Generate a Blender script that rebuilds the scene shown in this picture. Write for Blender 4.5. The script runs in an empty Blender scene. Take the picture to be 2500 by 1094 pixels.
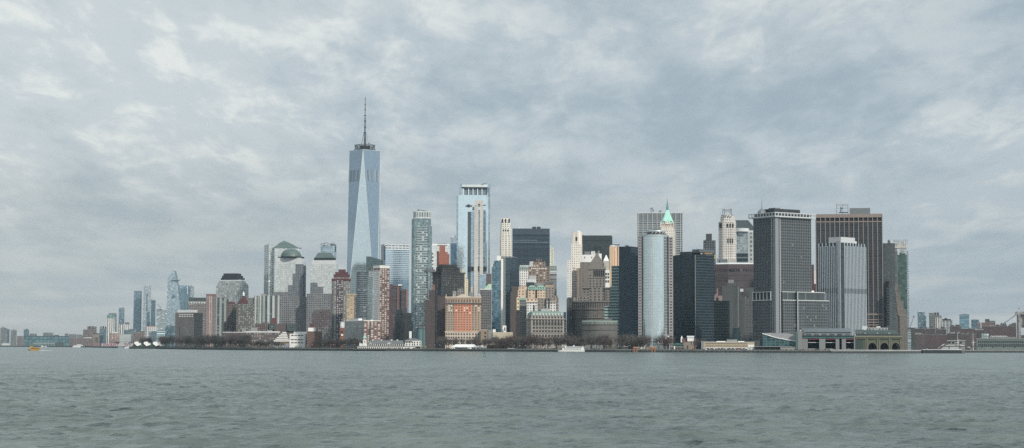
import bpy, math, random
import numpy as np
from math import sin, cos, tan, atan, atan2, pi, radians as R
random.seed(7)
SC = bpy.context.scene
COL = SC.collection
F = 4470.0; CH = 7.1; PITCH = atan((845.3-547)/F); G = 3.2; ROLL = .00326; CR, SR = cos(ROLL), sin(ROLL)
CP, SP = cos(PITCH), sin(PITCH)

# ---- a pixel of the 2500 x 1094 survey grid at distance Y becomes a point in metres
def ray(x, y):
    a, c = (x-1250)/F, (547-y)/F
    return a*CR-c*SR, c*CR+a*SR
def at(x, y, Y):
    dx, dy = ray(x, y)
    t = Y/(CP-dy*SP)
    return dx*t, Y, CH+t*(SP+dy*CP)
def kx(x, y=700):
    a, c = ray(x, y); return a/(CP-c*SP)
def zat(y, Y, x=1250): return at(x, y, Y)[2]

# ---------------------------------------------------------------- materials
MATS = {}
def lin(c):
    return tuple((v/12.92 if v <= .04045 else ((v+.055)/1.055)**2.4) for v in c)
def new_mat(name):
    m = bpy.data.materials.new(name); m.use_nodes = True
    nt = m.node_tree; b = nt.nodes['Principled BSDF']
    return m, nt, b
def mth(nt, op, a, b=None, c=None):
    n = nt.nodes.new('ShaderNodeMath'); n.operation = op
    for i, v in enumerate((a, b, c)):
        if v is None: continue
        if isinstance(v, (int, float)): n.inputs[i].default_value = v
        else: nt.links.new(v, n.inputs[i])
    return n.outputs[0]
def mixc(nt, f, a, b):
    n = nt.nodes.new('ShaderNodeMix'); n.data_type = 'RGBA'
    for i, v in ((0, f), (6, a), (7, b)):
        if isinstance(v, (int, float)): n.inputs[i].default_value = v
        elif isinstance(v, tuple): n.inputs[i].default_value = (*v[:3], 1)
        else: nt.links.new(v, n.inputs[i])
    return n.outputs[2]
def tone(c):   # darkens dark and middle base colours for contrast; pale ones keep theirs
    k = .74 if max(c) < .33 else .74+.26*min((max(c)-.33)/.25, 1)
    return tuple(v*k for v in c)
def plain(name, col=0, rough=.8, metal=0, noise=.25, scale=.08):
    if name in MATS: return MATS[name]
    col = tone(col)
    m, nt, b = new_mat(name)
    tc = nt.nodes.new('ShaderNodeTexCoord'); no = nt.nodes.new('ShaderNodeTexNoise')
    no.inputs['Scale'].default_value = scale; no.inputs['Detail'].default_value = 5
    nt.links.new(tc.outputs['Object'], no.inputs['Vector'])
    lo = tuple(v*(1-noise) for v in col); hi = tuple(min(v*(1+noise), .9) for v in col)
    nt.links.new(mixc(nt, no.outputs['Fac'], lo, hi), b.inputs['Base Color'])
    b.inputs['Roughness'].default_value = rough; b.inputs['Metallic'].default_value = metal
    m['bay'] = 3.0; m['fl'] = 3.5
    MATS[name] = m
    return m
# wall with a grid of windows: UV counts bays across and storeys down from the eaves
def fac(name, wall=0, glass=0, bay=0, fl=0, ww=0, wh=0, metal=0., rough=.15, lit=.06, blind=None, var=.35,
        band=None, bandn=0, pert=.02, pair=0, wallmetal=0., wallrough=.8, run=0):
    if name in MATS: return MATS[name]
    wall = tone(wall)
    if metal > .8: pert *= .35; var *= .6
    if band is not None: band = tone(band)
    if blind is None: blind = tuple(v*(1.12 if metal > .55 else 1.7)+(0 if metal > .55 else .07) for v in glass)
    if metal > .8: lit = 0.
    if sum(abs(p-q) for p, q in zip(wall, glass)) < .12: lit = 0.
    m, nt, b = new_mat(name); N = nt.nodes; L = nt.links
    uv = N.new('ShaderNodeUVMap'); uv.uv_map = 'UVMap'
    sp = N.new('ShaderNodeSeparateXYZ'); L.new(uv.outputs[0], sp.inputs[0])
    U, V = sp.outputs[0], sp.outputs[1]
    fu, fv = mth(nt, 'FRACT', U), mth(nt, 'FRACT', V)
    iu, iv = mth(nt, 'FLOOR', U), mth(nt, 'FLOOR', V)
    du = mth(nt, 'ABSOLUTE', mth(nt, 'SUBTRACT', fu, .5))
    if pair:   # two sashes either side of a mullion
        du = mth(nt, 'ABSOLUTE', mth(nt, 'SUBTRACT', du, .25)); hw = ww/4
    else: hw = ww/2
    dv = mth(nt, 'ABSOLUTE', mth(nt, 'SUBTRACT', fv, .5))
    mu = mth(nt, 'LESS_THAN', du, hw) if ww < 1 else 1.0
    mv = mth(nt, 'LESS_THAN', dv, wh/2) if wh < 1 else 1.0
    mask = mth(nt, 'MULTIPLY', mu, mv)
    cb = N.new('ShaderNodeCombineXYZ'); L.new(iu, cb.inputs[0]); L.new(iv, cb.inputs[1])
    wn = N.new('ShaderNodeTexWhiteNoise'); wn.noise_dimensions = '3D'; L.new(cb.outputs[0], wn.inputs['Vector'])
    oi = N.new('ShaderNodeObjectInfo'); L.new(mth(nt, 'MULTIPLY', oi.outputs['Random'], 91.7), cb.inputs[2])
    rnd = wn.outputs['Value']
    g0 = tuple(v*(1-var) for v in glass); g1 = tuple(min(v*(1+var), .95) for v in glass)
    gcol = mixc(nt, rnd, g0, g1)
    if run:    # whole storeys with blinds drawn or lights on
        cr = N.new('ShaderNodeCombineXYZ'); L.new(iv, cr.inputs[0]); L.new(mth(nt, 'FLOOR', mth(nt, 'DIVIDE', U, run)), cr.inputs[1])
        wr = N.new('ShaderNodeTexWhiteNoise'); wr.noise_dimensions = '3D'; L.new(cr.outputs[0], wr.inputs['Vector'])
        sel = mth(nt, 'GREATER_THAN', mth(nt, 'MULTIPLY_ADD', rnd, .3, mth(nt, 'MULTIPLY', wr.outputs['Value'], .7)), 1-lit*1.3)
    else:
        sel = mth(nt, 'GREATER_THAN', rnd, 1-lit)
    gcol = mixc(nt, sel, gcol, blind)
    tc = N.new('ShaderNodeTexCoord'); no = N.new('ShaderNodeTexNoise'); no.inputs['Scale'].default_value = .035
    no.inputs['Detail'].default_value = 6; mpp = N.new('ShaderNodeMapping'); mpp.inputs['Scale'].default_value = (2.2, 2.2, .5); L.new(tc.outputs['Object'], mpp.inputs[0]); L.new(mpp.outputs[0], no.inputs['Vector'])
    wcol = mixc(nt, no.outputs['Fac'], tuple(v*.6 for v in wall), tuple(min(v*1.4, .9) for v in wall))
    if band is not None:   # a storey in bandn has the colour of the band
        mb = mth(nt, 'LESS_THAN', mth(nt, 'FRACT', mth(nt, 'DIVIDE', mth(nt, 'ADD', iv, .5), bandn)), 1.0/bandn)
        wcol = mixc(nt, mb, wcol, band)
    L.new(mixc(nt, mask, wcol, gcol), b.inputs['Base Color'])
    L.new(mth(nt, 'MULTIPLY_ADD', mask, rough-wallrough, wallrough), b.inputs['Roughness'])
    if metal or wallmetal:
        L.new(mth(nt, 'MULTIPLY_ADD', mth(nt, 'MULTIPLY', mask, mth(nt, 'SUBTRACT', 1.0, sel)), metal-wallmetal, wallmetal), b.inputs['Metallic'])
    if pert:
        ge = N.new('ShaderNodeNewGeometry')
        vs = N.new('ShaderNodeVectorMath'); vs.operation = 'SUBTRACT'; L.new(wn.outputs['Color'], vs.inputs[0]); vs.inputs[1].default_value = (.5, .5, .5)
        vm = N.new('ShaderNodeVectorMath'); vm.operation = 'SCALE'; L.new(vs.outputs[0], vm.inputs[0]); L.new(mth(nt, 'MULTIPLY', mask, pert*2), vm.inputs[3])
        va = N.new('ShaderNodeVectorMath'); va.operation = 'ADD'; L.new(ge.outputs['Normal'], va.inputs[0]); L.new(vm.outputs[0], va.inputs[1])
        vn = N.new('ShaderNodeVectorMath'); vn.operation = 'NORMALIZE'; L.new(va.outputs[0], vn.inputs[0])
        L.new(vn.outputs[0], b.inputs['Normal'])
    m['bay'] = bay; m['fl'] = fl
    MATS[name] = m
    return m

# ---------------------------------------------------------------- mesh building
class MB:
    def __init__(s): s.v = []; s.f = []; s.uv = []; s.mi = []; s.mats = []; s.sm = []
    def mat(s, m):
        if m not in s.mats: s.mats.append(m)
        return s.mats.index(m)
    def face(s, pts, m, uvs=None, smooth=False):
        i = len(s.v); s.v += [tuple(p) for p in pts]; s.f.append(tuple(range(i, i+len(pts))))
        s.uv.append(uvs or [(p[0]/3, p[1]/3) for p in pts]); s.mi.append(s.mat(m)); s.sm.append(smooth)
    # rings: [(z, [(x, y) ...]) ...] counter-clockwise, bottom to top
    def loft(s, rings, m, cap=None, cum=False, smooth=False, ztop=None, open_=False):
        bay, fl = m['bay'], m['fl']; n = len(rings[0][1]); base = max((r[1] for r in rings), key=lambda r: sum(math.dist(r[j], r[(j+1) % n]) for j in range(n)))
        zt = rings[-1][0] if ztop is None else ztop
        us = [0.0]; tot = 0
        if cum:
            per = sum(math.dist(base[j], base[(j+1) % n]) for j in range(n)); k = max(1, round(per/bay))/per
            for j in range(n): tot += math.dist(base[j], base[(j+1) % n])*k; us.append(tot)
        for j in range(n - (1 if open_ else 0)):
            j2 = (j+1) % n; Lj = math.dist(base[j], base[j2])
            if cum: u0, u1 = us[j], us[j+1]
            else: u0, u1 = j*400.0, j*400.0+max(1, round(Lj/bay))
            for (za, A), (zb, B) in zip(rings, rings[1:]):
                va, vb = (zt-za)/fl, (zt-zb)/fl
                pts = [(*A[j], za), (*A[j2], za), (*B[j2], zb), (*B[j], zb)]
                uvs = [(u0, va), (u1, va), (u1, vb), (u0, vb)]
                if math.dist(B[j], B[j2]) < 1e-4: pts = pts[:3]; uvs = [(u0, va), (u1, va), ((u0+u1)/2, vb)]
                s.face(pts, m, uvs, smooth)
        if cap is not False and not open_:
            zz, top = rings[-1]
            if math.dist(top[0], top[n//2]) > 1e-3: s.face([(*p, zz) for p in top], cap or ROOF)
            s.face([(*p, rings[0][0]) for p in reversed(rings[0][1])], cap or ROOF)
        return s
    def box(s, x0, x1, y0, y1, z0, z1, m, cap=None):
        return s.loft([(z0, rect(x0, x1, y0, y1)), (z1, rect(x0, x1, y0, y1))], m, cap or (m if m['fl'] == 3.5 else None))
    def cyl(s, x, y, r, z0, z1, m, n=16, r1=None, cap=None, smooth=True):
        return s.loft([(z0, circ(x, y, r, n)), (z1, circ(x, y, r if r1 is None else max(r1, 1e-5), n))], m, cap or m, cum=True, smooth=smooth)
    def lathe(s, x, y, prof, m, n=16, cap=None, smooth=True):
        return s.loft([(z, circ(x, y, max(r, 1e-5), n)) for z, r in prof], m, cap or m, cum=True, smooth=smooth)
    def tube(s, p, q, r, m, r1=None, n=5):
        from mathutils import Vector
        p, q = Vector(p), Vector(q); d = (q-p).normalized(); a = d.cross(Vector((0, 0, 1)) if abs(d.z) < .9 else Vector((1, 0, 0))).normalized(); b = d.cross(a)
        r1 = r if r1 is None else r1
        A = [p+(a*cos(t)+b*sin(t))*r for t in [2*pi*i/n for i in range(n)]]; B = [q+(a*cos(t)+b*sin(t))*r1 for t in [2*pi*i/n for i in range(n)]]
        for i in range(n): s.face([A[i], B[i], B[(i+1) % n], A[(i+1) % n]], m)
        s.face(A, m); s.face(B[::-1], m)
        return s
    def build(s, name, parent=None, label=None):
        me = bpy.data.meshes.new(name); me.from_pydata(s.v, [], s.f)
        ul = me.uv_layers.new(name='UVMap'); ul.data.foreach_set('uv', [c for f in s.uv for p in f for c in p])
        me.polygons.foreach_set('material_index', s.mi); me.polygons.foreach_set('use_smooth', s.sm)
        for m in s.mats: me.materials.append(m)
        me.update()
        o = bpy.data.objects.new(name, me); COL.objects.link(o)
        if parent: o.parent = parent
        if label: o['label'] = label
        return o
def rect(x0, x1, y0, y1): return [(x0, y0), (x1, y0), (x1, y1), (x0, y1)]
def circ(x, y, r, n=16, ph=0): return [(x+r*cos(2*pi*i/n+ph), y+r*sin(2*pi*i/n+ph)) for i in range(n)]
def chamf(x0, x1, y0, y1, c): return [(x0+c, y0), (x1-c, y0), (x1, y0+c), (x1, y1-c), (x1-c, y1), (x0+c, y1), (x0, y1-c), (x0, y0+c)]

def thing(name, label, cat, loc=(0, 0, 0), rz=0, group=None):
    o = bpy.data.objects.new(name, None); COL.objects.link(o); o.location = loc; o.rotation_euler = (0, 0, rz)
    o['label'] = label; o['category'] = cat; o.empty_display_size = 5
    if group: o['group'] = group
    return o
def tag(o, label, cat, group=None):
    o['label'] = label; o['category'] = cat
    if group: o['group'] = group
    return o
def dup(root, loc, rz=0, scale=1, label=None, group=None):
    r = root.copy(); COL.objects.link(r); r.location = loc; r.rotation_euler = (0, 0, rz)
    r.scale = (scale,)*3 if not isinstance(scale, tuple) else scale
    if label: r['label'] = label
    if group: r['group'] = group
    for ch in list(root.children):
        c = ch.copy(); COL.objects.link(c); c.parent = r
        for g in list(ch.children):
            d = g.copy(); COL.objects.link(d); d.parent = c
    return r

# ---- a building: front corner at xc, left wall runs back to xl, right wall to xr, eaves at yt, at distance D
ALLB = []
class B:
    def __init__(s, name, label, xl, xc, xr, yt, D, th=None, dep=None, cat=None, group=None):
        if th is None: th = -atan(kx(xc if xl < xc else (xl+xr)/2, yt))
        else: th = R(th)
        s.D, s.th = D, th; s.yt = yt; s.xc = (xl+xr)/2 if xl == xc else xc
        X, Y, Z = at(xc, yt, D); s.C = (X, Y)
        s.b = s.U(xr) if xr > xc else (dep or 30.)
        s.a = s.V(xl) if xl < xc else (dep or min(max(.7*s.b, 18), 45))
        s.e = thing(name, label, cat or name.split('_')[-1], (X, Y, G), th, group)
        s.H = s.z(yt); s.flat = False; ALLB.append(s)
    def U(s, x, y=None):
        k = kx(x, s.yt if y is None else y); c, d = cos(s.th), sin(s.th)
        return (k*s.C[1]-s.C[0])/(c-k*d)
    def V(s, x, y=None):
        k = kx(x, s.yt if y is None else y); c, d = -sin(s.th), cos(s.th)
        return (k*s.C[1]-s.C[0])/(c-k*d)
    def z(s, y): return 0. if y is None else zat(y, s.D, s.xc)-G
    def put(s, mb, part, parent=None, label=None): return mb.build(part, parent or s.e, label)
    # box over fractions of the plan, heights by survey row; y0 None = ground
    def box(s, part, y1, m, u0=0., u1=1., v0=0., v1=1., y0=None, label=None, parent=None, cap=None):
        if part == 'wall' and abs(y1-s.yt) <= 1 and y0 is None: s.flat = True
        mb = MB(); mb.box(u0*s.b, u1*s.b, v0*s.a, v1*s.a, s.z(y0), s.z(y1), m, cap); return s.put(mb, part, parent, label)
    # box over survey columns on the front
    def px(s, part, x0, x1, y0, y1, m, v0=0., v1=1., label=None, parent=None, cap=None):
        mb = MB(); mb.box(s.U(x0), s.U(x1), v0*s.a, v1*s.a, s.z(y0), s.z(y1), m, cap); return s.put(mb, part, parent, label)
    def cornice(s, y0, y1, m, o=.8, part='cornice', u0=0., u1=1., v0=0., v1=1.):
        mb = MB(); mb.box(u0*s.b-o, u1*s.b+o, v0*s.a-o, v1*s.a+o, s.z(y0), s.z(y1), m); return s.put(mb, part)
    def windows(s, xs, ys, w, h, m, part='window', frame=None, arch=False, face='u', d=.12, parent=None):
        mb = MB()
        if arch:
            pr = [(-w/2, 0), (w/2, 0), (w/2, h-w/2)]+[(w/2*cos(t), h-w/2+w/2*sin(t)) for t in [pi*i/8 for i in range(1, 8)]]+[(-w/2, h-w/2)]
        else: pr = [(-w/2, 0), (w/2, 0), (w/2, h), (-w/2, h)]
        mb.face([(x, -d, z) for x, z in pr], m)
        for i in range(len(pr)):
            (x0, z0), (x1, z1) = pr[i], pr[(i+1) % len(pr)]; mb.face([(x0, -d, z0), (x0, .1, z0), (x1, .1, z1), (x1, -d, z1)], m)
        if frame:
            mb.box(-w/2-.25, w/2+.25, -d-.22, .1, -.35, 0.-.01, frame)
            mb.box(-.09, .09, -d-.06, -d+.02, 0, h*.92, frame)
        o0 = None; n = 0
        for y in ys:
            for x in xs:
                if n >= 100: return
                if o0 is None: o0 = o = mb.build(part, parent or s.e)
                else: o = o0.copy(); COL.objects.link(o); o.parent = parent or s.e
                if face == 'u': o.location = (s.U(x), 0, s.z(y))
                else: o.location = (0, s.V(x), s.z(y)); o.rotation_euler = (0, 0, -pi/2)
                n += 1
def spread_(x0, x1, n, e=.5): return [x0+(x1-x0)*(i+e)/(n-1+2*e) for i in range(n)]
ROOF = plain('roof_gravel', (.16, .16, .16))
# ---------------------------------------------------------------- camera, light, sky
from mathutils import Vector, Euler, Quaternion
cam = bpy.data.objects.new('camera', bpy.data.cameras.new('camera')); COL.objects.link(cam)
cam.location = (0, 0, CH); cam.rotation_euler = (pi/2+PITCH, 0, 0); cam.rotation_mode = 'QUATERNION'; cam.rotation_quaternion = Euler((pi/2+PITCH, 0, 0)).to_quaternion() @ Quaternion((0, 0, 1), ROLL)
cam.data.sensor_width = 36; cam.data.lens = 36*F/2500; cam.data.clip_end = 60000; cam.data.clip_start = 1
SC.camera = cam
SUN_AZ, SUN_EL = R(33), R(33)      # to the right of straight behind the camera
sd = (sin(SUN_AZ)*cos(SUN_EL), -cos(SUN_AZ)*cos(SUN_EL), sin(SUN_EL))
from mathutils import Vector
sl = bpy.data.lights.new('sun', 'SUN'); sl.energy = 3.3; sl.angle = R(3); sl.color = (1, .93, .82)
so = bpy.data.objects.new('sun', sl); COL.objects.link(so); so.rotation_euler = Vector(sd).to_track_quat('Z', 'Y').to_euler()
w = bpy.data.worlds.new('World'); SC.world = w; w.use_nodes = True
nt = w.node_tree; N = nt.nodes; L = nt.links; bg = N['Background']; bg.inputs[1].default_value = .1
sk = N.new('ShaderNodeTexSky'); sk.sky_type = 'NISHITA'; sk.sun_disc = False; sk.sun_elevation = SUN_EL; sk.sun_rotation = atan2(sd[0], sd[1]); sk.air_density = 1.5; sk.dust_density = 3
tc = N.new('ShaderNodeTexCoord'); sp = N.new('ShaderNodeSeparateXYZ'); L.new(tc.outputs['Generated'], sp.inputs[0])
zz = mth(nt, 'MAXIMUM', sp.outputs[2], 0.)
den = mth(nt, 'ADD', zz, .13)
px_, py_ = mth(nt, 'DIVIDE', sp.outputs[0], den), mth(nt, 'DIVIDE', sp.outputs[1], den)
def cn(sx, sy, scale, detail, rough, ox=0., oy=0., dist=0.):
    cb = N.new('ShaderNodeCombineXYZ'); L.new(mth(nt, 'MULTIPLY_ADD', px_, sx, ox), cb.inputs[0]); L.new(mth(nt, 'MULTIPLY_ADD', py_, sy, oy), cb.inputs[1])
    n = N.new('ShaderNodeTexNoise'); n.inputs['Scale'].default_value = scale; n.inputs['Detail'].default_value = detail; n.inputs['Roughness'].default_value = rough
    n.inputs['Distortion'].default_value = dist
    L.new(cb.outputs[0], n.inputs['Vector']); return n.outputs['Fac']
def ramp(f, a, b, smooth=True):
    n = N.new('ShaderNodeMapRange'); n.interpolation_type = 'SMOOTHSTEP' if smooth else 'LINEAR'; L.new(f, n.inputs[0])
    n.inputs[1].default_value = a; n.inputs[2].default_value = b; return n.outputs[0]
big = cn(1., .5, 1.25, 5, .5, 3.4, 1.75, .2)
mid = cn(1., .42, 4.4, 9, .6, 7.3, 2.2, .3)
wisp = cn(1., .42, 12., 8, .62, 1.3, 9.1, .4)
S = 10.0
c_ = lambda *v: tuple(x*S for x in lin(tuple(q/255 for q in v)))
dark, light, bright = c_(166, 182, 192), c_(204, 213, 217), c_(232, 236, 233)
f1 = mth(nt, 'ADD', mth(nt, 'MULTIPLY', big, .45), mth(nt, 'ADD', mth(nt, 'MULTIPLY', mid, .38), mth(nt, 'MULTIPLY', wisp, .17)))
col = mixc(nt, ramp(f1, .395, .555), dark, light)
f2 = mth(nt, 'MULTIPLY', ramp(mth(nt, 'MULTIPLY_ADD', wisp, .35, mth(nt, 'MULTIPLY', mid, .65)), .49, .62), ramp(big, .42, .56))
col = mixc(nt, f2, col, bright)
# thin gaps let a little of the blue sky through
gap = mth(nt, 'MULTIPLY', ramp(cn(1., 1., 1.3, 6, .6, 11., 4.), .70, .8), .5)
col = mixc(nt, gap, col, sk.outputs[0])
# low cloud near the horizon is greyer and duller, warmer too
hz = ramp(zz, .13, .0)
col = mixc(nt, mth(nt, 'MULTIPLY', hz, .72), col, c_(180, 184, 183))
col = mixc(nt, mth(nt, 'MULTIPLY', ramp(zz, .035, .0), .6), col, c_(180, 181, 178))
# the cloud deck is brighter in the west (low to the left) than in the east
side = ramp(mth(nt, 'MULTIPLY_ADD', sp.outputs[0], -1., .28), .0, .56)
col = mixc(nt, mth(nt, 'MULTIPLY', mth(nt, 'SUBTRACT', 1., side), .30), col, c_(150, 168, 182))
col = mixc(nt, mth(nt, 'MULTIPLY', mth(nt, 'MULTIPLY', side, ramp(zz, .16, .02)), .35), col, c_(190, 193, 189))
# thin level streaks low over the horizon
cs_k = N.new('ShaderNodeCombineXYZ'); L.new(mth(nt, 'MULTIPLY', sp.outputs[0], 7.), cs_k.inputs[0]); L.new(mth(nt, 'MULTIPLY_ADD', zz, 75., 4.2), cs_k.inputs[1]); L.new(mth(nt, 'MULTIPLY', sp.outputs[1], 2.), cs_k.inputs[2])
ns_k = N.new('ShaderNodeTexNoise'); ns_k.inputs['Scale'].default_value = 1.; ns_k.inputs['Detail'].default_value = 6; L.new(cs_k.outputs[0], ns_k.inputs['Vector'])
low = ramp(zz, .115, .03)
col = mixc(nt, mth(nt, 'MULTIPLY', mth(nt, 'MULTIPLY', ramp(ns_k.outputs['Fac'], .48, .66), low), .5), col, c_(203, 206, 202))
col = mixc(nt, mth(nt, 'MULTIPLY', mth(nt, 'MULTIPLY', ramp(ns_k.outputs['Fac'], .50, .36), low), .4), col, c_(163, 175, 183))
# the side of the sky where the sun stands behind the cloud is brighter
dp = N.new('ShaderNodeVectorMath'); dp.operation = 'DOT_PRODUCT'; L.new(tc.outputs['Generated'], dp.inputs[0]); dp.inputs[1].default_value = sd
gl = mth(nt, 'MULTIPLY', mth(nt, 'POWER', mth(nt, 'MAXIMUM', dp.outputs['Value'], 0.), 1.6), .75)
vm_ = N.new('ShaderNodeVectorMath'); vm_.operation = 'SCALE'; L.new(col, vm_.inputs[0]); L.new(mth(nt, 'ADD', gl, 1.), vm_.inputs[3])
L.new(vm_.outputs[0], bg.inputs[0])
SC.view_settings.view_transform = 'Standard'; SC.view_settings.look = 'None'; SC.view_settings.gamma = 1; SC.view_settings.use_curve_mapping = False
SC.view_settings.exposure = 0
SC.cycles.use_denoising = False; SC.cycles.denoising_prefilter = 'ACCURATE'; SC.cycles.max_bounces = 6; SC.cycles.volume_bounces = 0; SC.cycles.diffuse_bounces = 2; SC.cycles.glossy_bounces = 3

# ---------------------------------------------------------------- water: one sheet with a real wind sea near by
def make_water():
    xs = np.concatenate([np.linspace(-9000, -260, 20)[:-1], np.arange(-260, 260, .62), np.linspace(260, 9000, 20)])
    ys = [-300., -100., 0., 60., 95.]
    y = 100.
    while y < 900: ys.append(y); y += max(.42, .42*(y/150)**1.25)
    ys = np.array(ys+list(np.geomspace(905, 16000, 40)))
    X, Y = np.meshgrid(xs, ys); rng = np.random.default_rng(4)
    Z = np.zeros_like(X); DX = np.zeros_like(X); DY = np.zeros_like(X)
    wind = R(250)
    for i in range(90):
        lam = .9*(4.2/.9)**rng.random(); k = 2*pi/lam
        th = wind+rng.normal(0, .55); a = .0115*lam**.8*(.35+rng.random())
        ph = rng.random()*6.28
        P = k*(X*cos(th)+Y*sin(th))+ph
        # gustiness: packets
        E = .55+.45*np.sin(X*cos(th+1.2)*k*.09+Y*sin(th+1.2)*k*.09+rng.random()*6)
        Z += a*E*np.sin(P); DX += .8*a*E*cos(th)*np.cos(P); DY += .8*a*E*sin(th)*np.cos(P)
    fx = np.clip((255-np.abs(X))/20, 0, 1); fy = np.clip((Y-97)/10, 0, 1)*np.clip((880-Y)/400, 0, 1); Fd = fx*fy
    Z *= Fd; DX *= Fd; DY *= Fd
    nY, nX = X.shape
    co = np.stack([X+DX, Y+DY, Z], -1).reshape(-1, 3).astype(np.float32)
    me = bpy.data.meshes.new('water'); me.vertices.add(nX*nY); me.vertices.foreach_set('co', co.ravel())
    i = (np.arange(nY-1)[:, None]*nX+np.arange(nX-1)).ravel(); q = np.stack([i, i+1, i+nX+1, i+nX], -1)
    n = len(q); me.loops.add(n*4); me.loops.foreach_set('vertex_index', q.ravel().astype(np.int32))
    me.polygons.add(n); me.polygons.foreach_set('loop_start', np.arange(0, n*4, 4, dtype=np.int32))
    me.polygons.foreach_set('use_smooth', np.ones(n, bool)); me.update(calc_edges=True)
    m, nt, b = new_mat('river_water'); N = nt.nodes; L = nt.links
    b.inputs['Roughness'].default_value = .22; b.inputs['IOR'].default_value = 1.36
    tc = N.new('ShaderNodeTexCoord')
    def nz(scale, detail, sx=1., sy=1., rough=.6):
        mp = N.new('ShaderNodeMapping'); mp.inputs['Scale'].default_value = (sx, sy, 1); mp.inputs['Rotation'].default_value = (0, 0, R(18)); L.new(tc.outputs['Object'], mp.inputs[0])
        n = N.new('ShaderNodeTexNoise'); n.inputs['Scale'].default_value = scale; n.inputs['Detail'].default_value = detail; n.inputs['Roughness'].default_value = rough
        L.new(mp.outputs[0], n.inputs['Vector']); return n.outputs['Fac']
    def ramp_(f):
        n = N.new('ShaderNodeMapRange'); L.new(f, n.inputs[0]); n.inputs[1].default_value = .28; n.inputs[2].default_value = .72; return n.outputs[0]
    silt_streaks = nz(.05, 9, 1., .4, .66)  # silt tones, widened so that wave streaks are put into the colour
    L.new(mixc(nt, ramp_(silt_streaks), (.070, .092, .087), (.170, .208, .195)), b.inputs['Base Color'])
    h = nz(.045, 10, .42, 1., .53)
    bp = N.new('ShaderNodeBump'); bp.inputs['Strength'].default_value = 1; bp.inputs['Distance'].default_value = 15
    L.new(h, bp.inputs['Height']); L.new(bp.outputs[0], b.inputs['Normal'])
    me.materials.append(m)
    o = bpy.data.objects.new('water', me); COL.objects.link(o); o['kind'] = 'structure'
make_water()

# ---------------------------------------------------------------- land and haze
def shore(p): return [(at(x, 840, D)[0], D) for x, D in p]
SH = shore([(-500, 5900), (60, 5667), (170, 5567), (230, 4737), (330, 3734), (400, 3238), (620, 2620), (860, 2500), (1035, 2470), (1240, 2390), (1500, 2310), (1750, 2280), (2030, 2270), (2205, 2275), (2235, 2290), (2250, 2420), (2300, 2550), (2420, 2650), (2900, 2750)])
land_m = plain('pavement_ground', (.13, .13, .125), scale=.02)
mb = MB(); far = [(9000, 3500), (9000, 15500), (-9000, 15500), (-9000, 8600)]
mb.face([(x, y, G) for x, y in SH+far], land_m); o = mb.build('ground'); o['kind'] = 'structure'
wall_m = plain('sea_wall_stone', (.055, .065, .068), noise=.5, scale=.2)
cop = plain('granite_coping', (.30, .30, .28))
t = thing('sea_wall', 'long dark stone sea wall at the water edge with a pale coping', 'sea wall')
mb = MB(); mc = MB()
for (x0, y0), (x1, y1) in zip(SH, SH[1:]):
    mb.face([(x0, y0-.3, -2), (x1, y1-.3, -2), (x1, y1-.3, G-.2), (x0, y0-.3, G-.2)], wall_m)
    mc.face([(x0, y0-.7, G-.5), (x1, y1-.7, G-.5), (x1, y1-.7, G+.25), (x0, y0-.7, G+.25)], cop); mc.face([(x0, y0-.7, G+.25), (x1, y1-.7, G+.25), (x1, y1+.5, G+.25), (x0, y0+.5, G+.25)], cop)
mb.build('wall', t); mc.build('coping', t)
hm = bpy.data.materials.new('haze_air'); hm.use_nodes = True; hn = hm.node_tree
hn.nodes.remove(hn.nodes['Principled BSDF']); pv = hn.nodes.new('ShaderNodeVolumePrincipled'); hn.links.new(pv.outputs[0], hn.nodes['Material Output'].inputs['Volume'])
pv.inputs['Color'].default_value = (.55, .80, .98, 1); pv.inputs['Density'].default_value = 1.8e-5
mb = MB(); mb.box(-8800, 8800, -250, 12500, -4, 640, ROOF)
o = mb.build('haze'); o.data.materials.clear(); o.data.materials.append(hm); o['kind'] = 'stuff'
# ================================================================ far left: hazy city up the river
conc = plain('grey_concrete', (.30, .30, .29)); pale = plain('pale_metal_panel', (.55, .57, .57)); darkm = plain('dark_metal', (.035, .04, .045), .5)
white = plain('white_paint', (.72, .72, .70)); steel = plain('galvanised_steel', (.28, .30, .31), .5, .5)
verd = plain('verdigris_copper', (.27, .43, .37)); maroon = plain('maroon_panel', (.11, .045, .05)); slate = plain('slate_roof', (.14, .15, .16))
blackg = plain('dark_window_glass', (.02, .026, .03), .15)
M_fargrey = fac('far_grey_wall', (.20, .20, .19), (.08, .10, .11), 6, 6, .6, .5)
M_fartan = fac('far_brown_wall', (.20, .16, .15), (.07, .08, .09), 5, 5, .5, .5)
M_farwhite = fac('far_white_wall', (.55, .54, .52), (.14, .18, .20), 6, 5, .6, .55)
M_farstripe = fac('far_white_striped_wall', (.66, .62, .58), (.09, .10, .11), 6.5, 5, .5, 1.)
M_farglass = fac('far_blue_glass', (.14, .17, .185), (.23, .30, .34), 5, 5, .9, .8, .75, .2, .05)
M_farteal = fac('far_teal_glass', (.09, .12, .13), (.15, .23, .27), 5, 5, .9, .75, .7, .2, .05)
M_farpink = fac('far_pink_brick', (.19, .145, .14), (.12, .12, .12), 5, 5, .6, .5)

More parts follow.
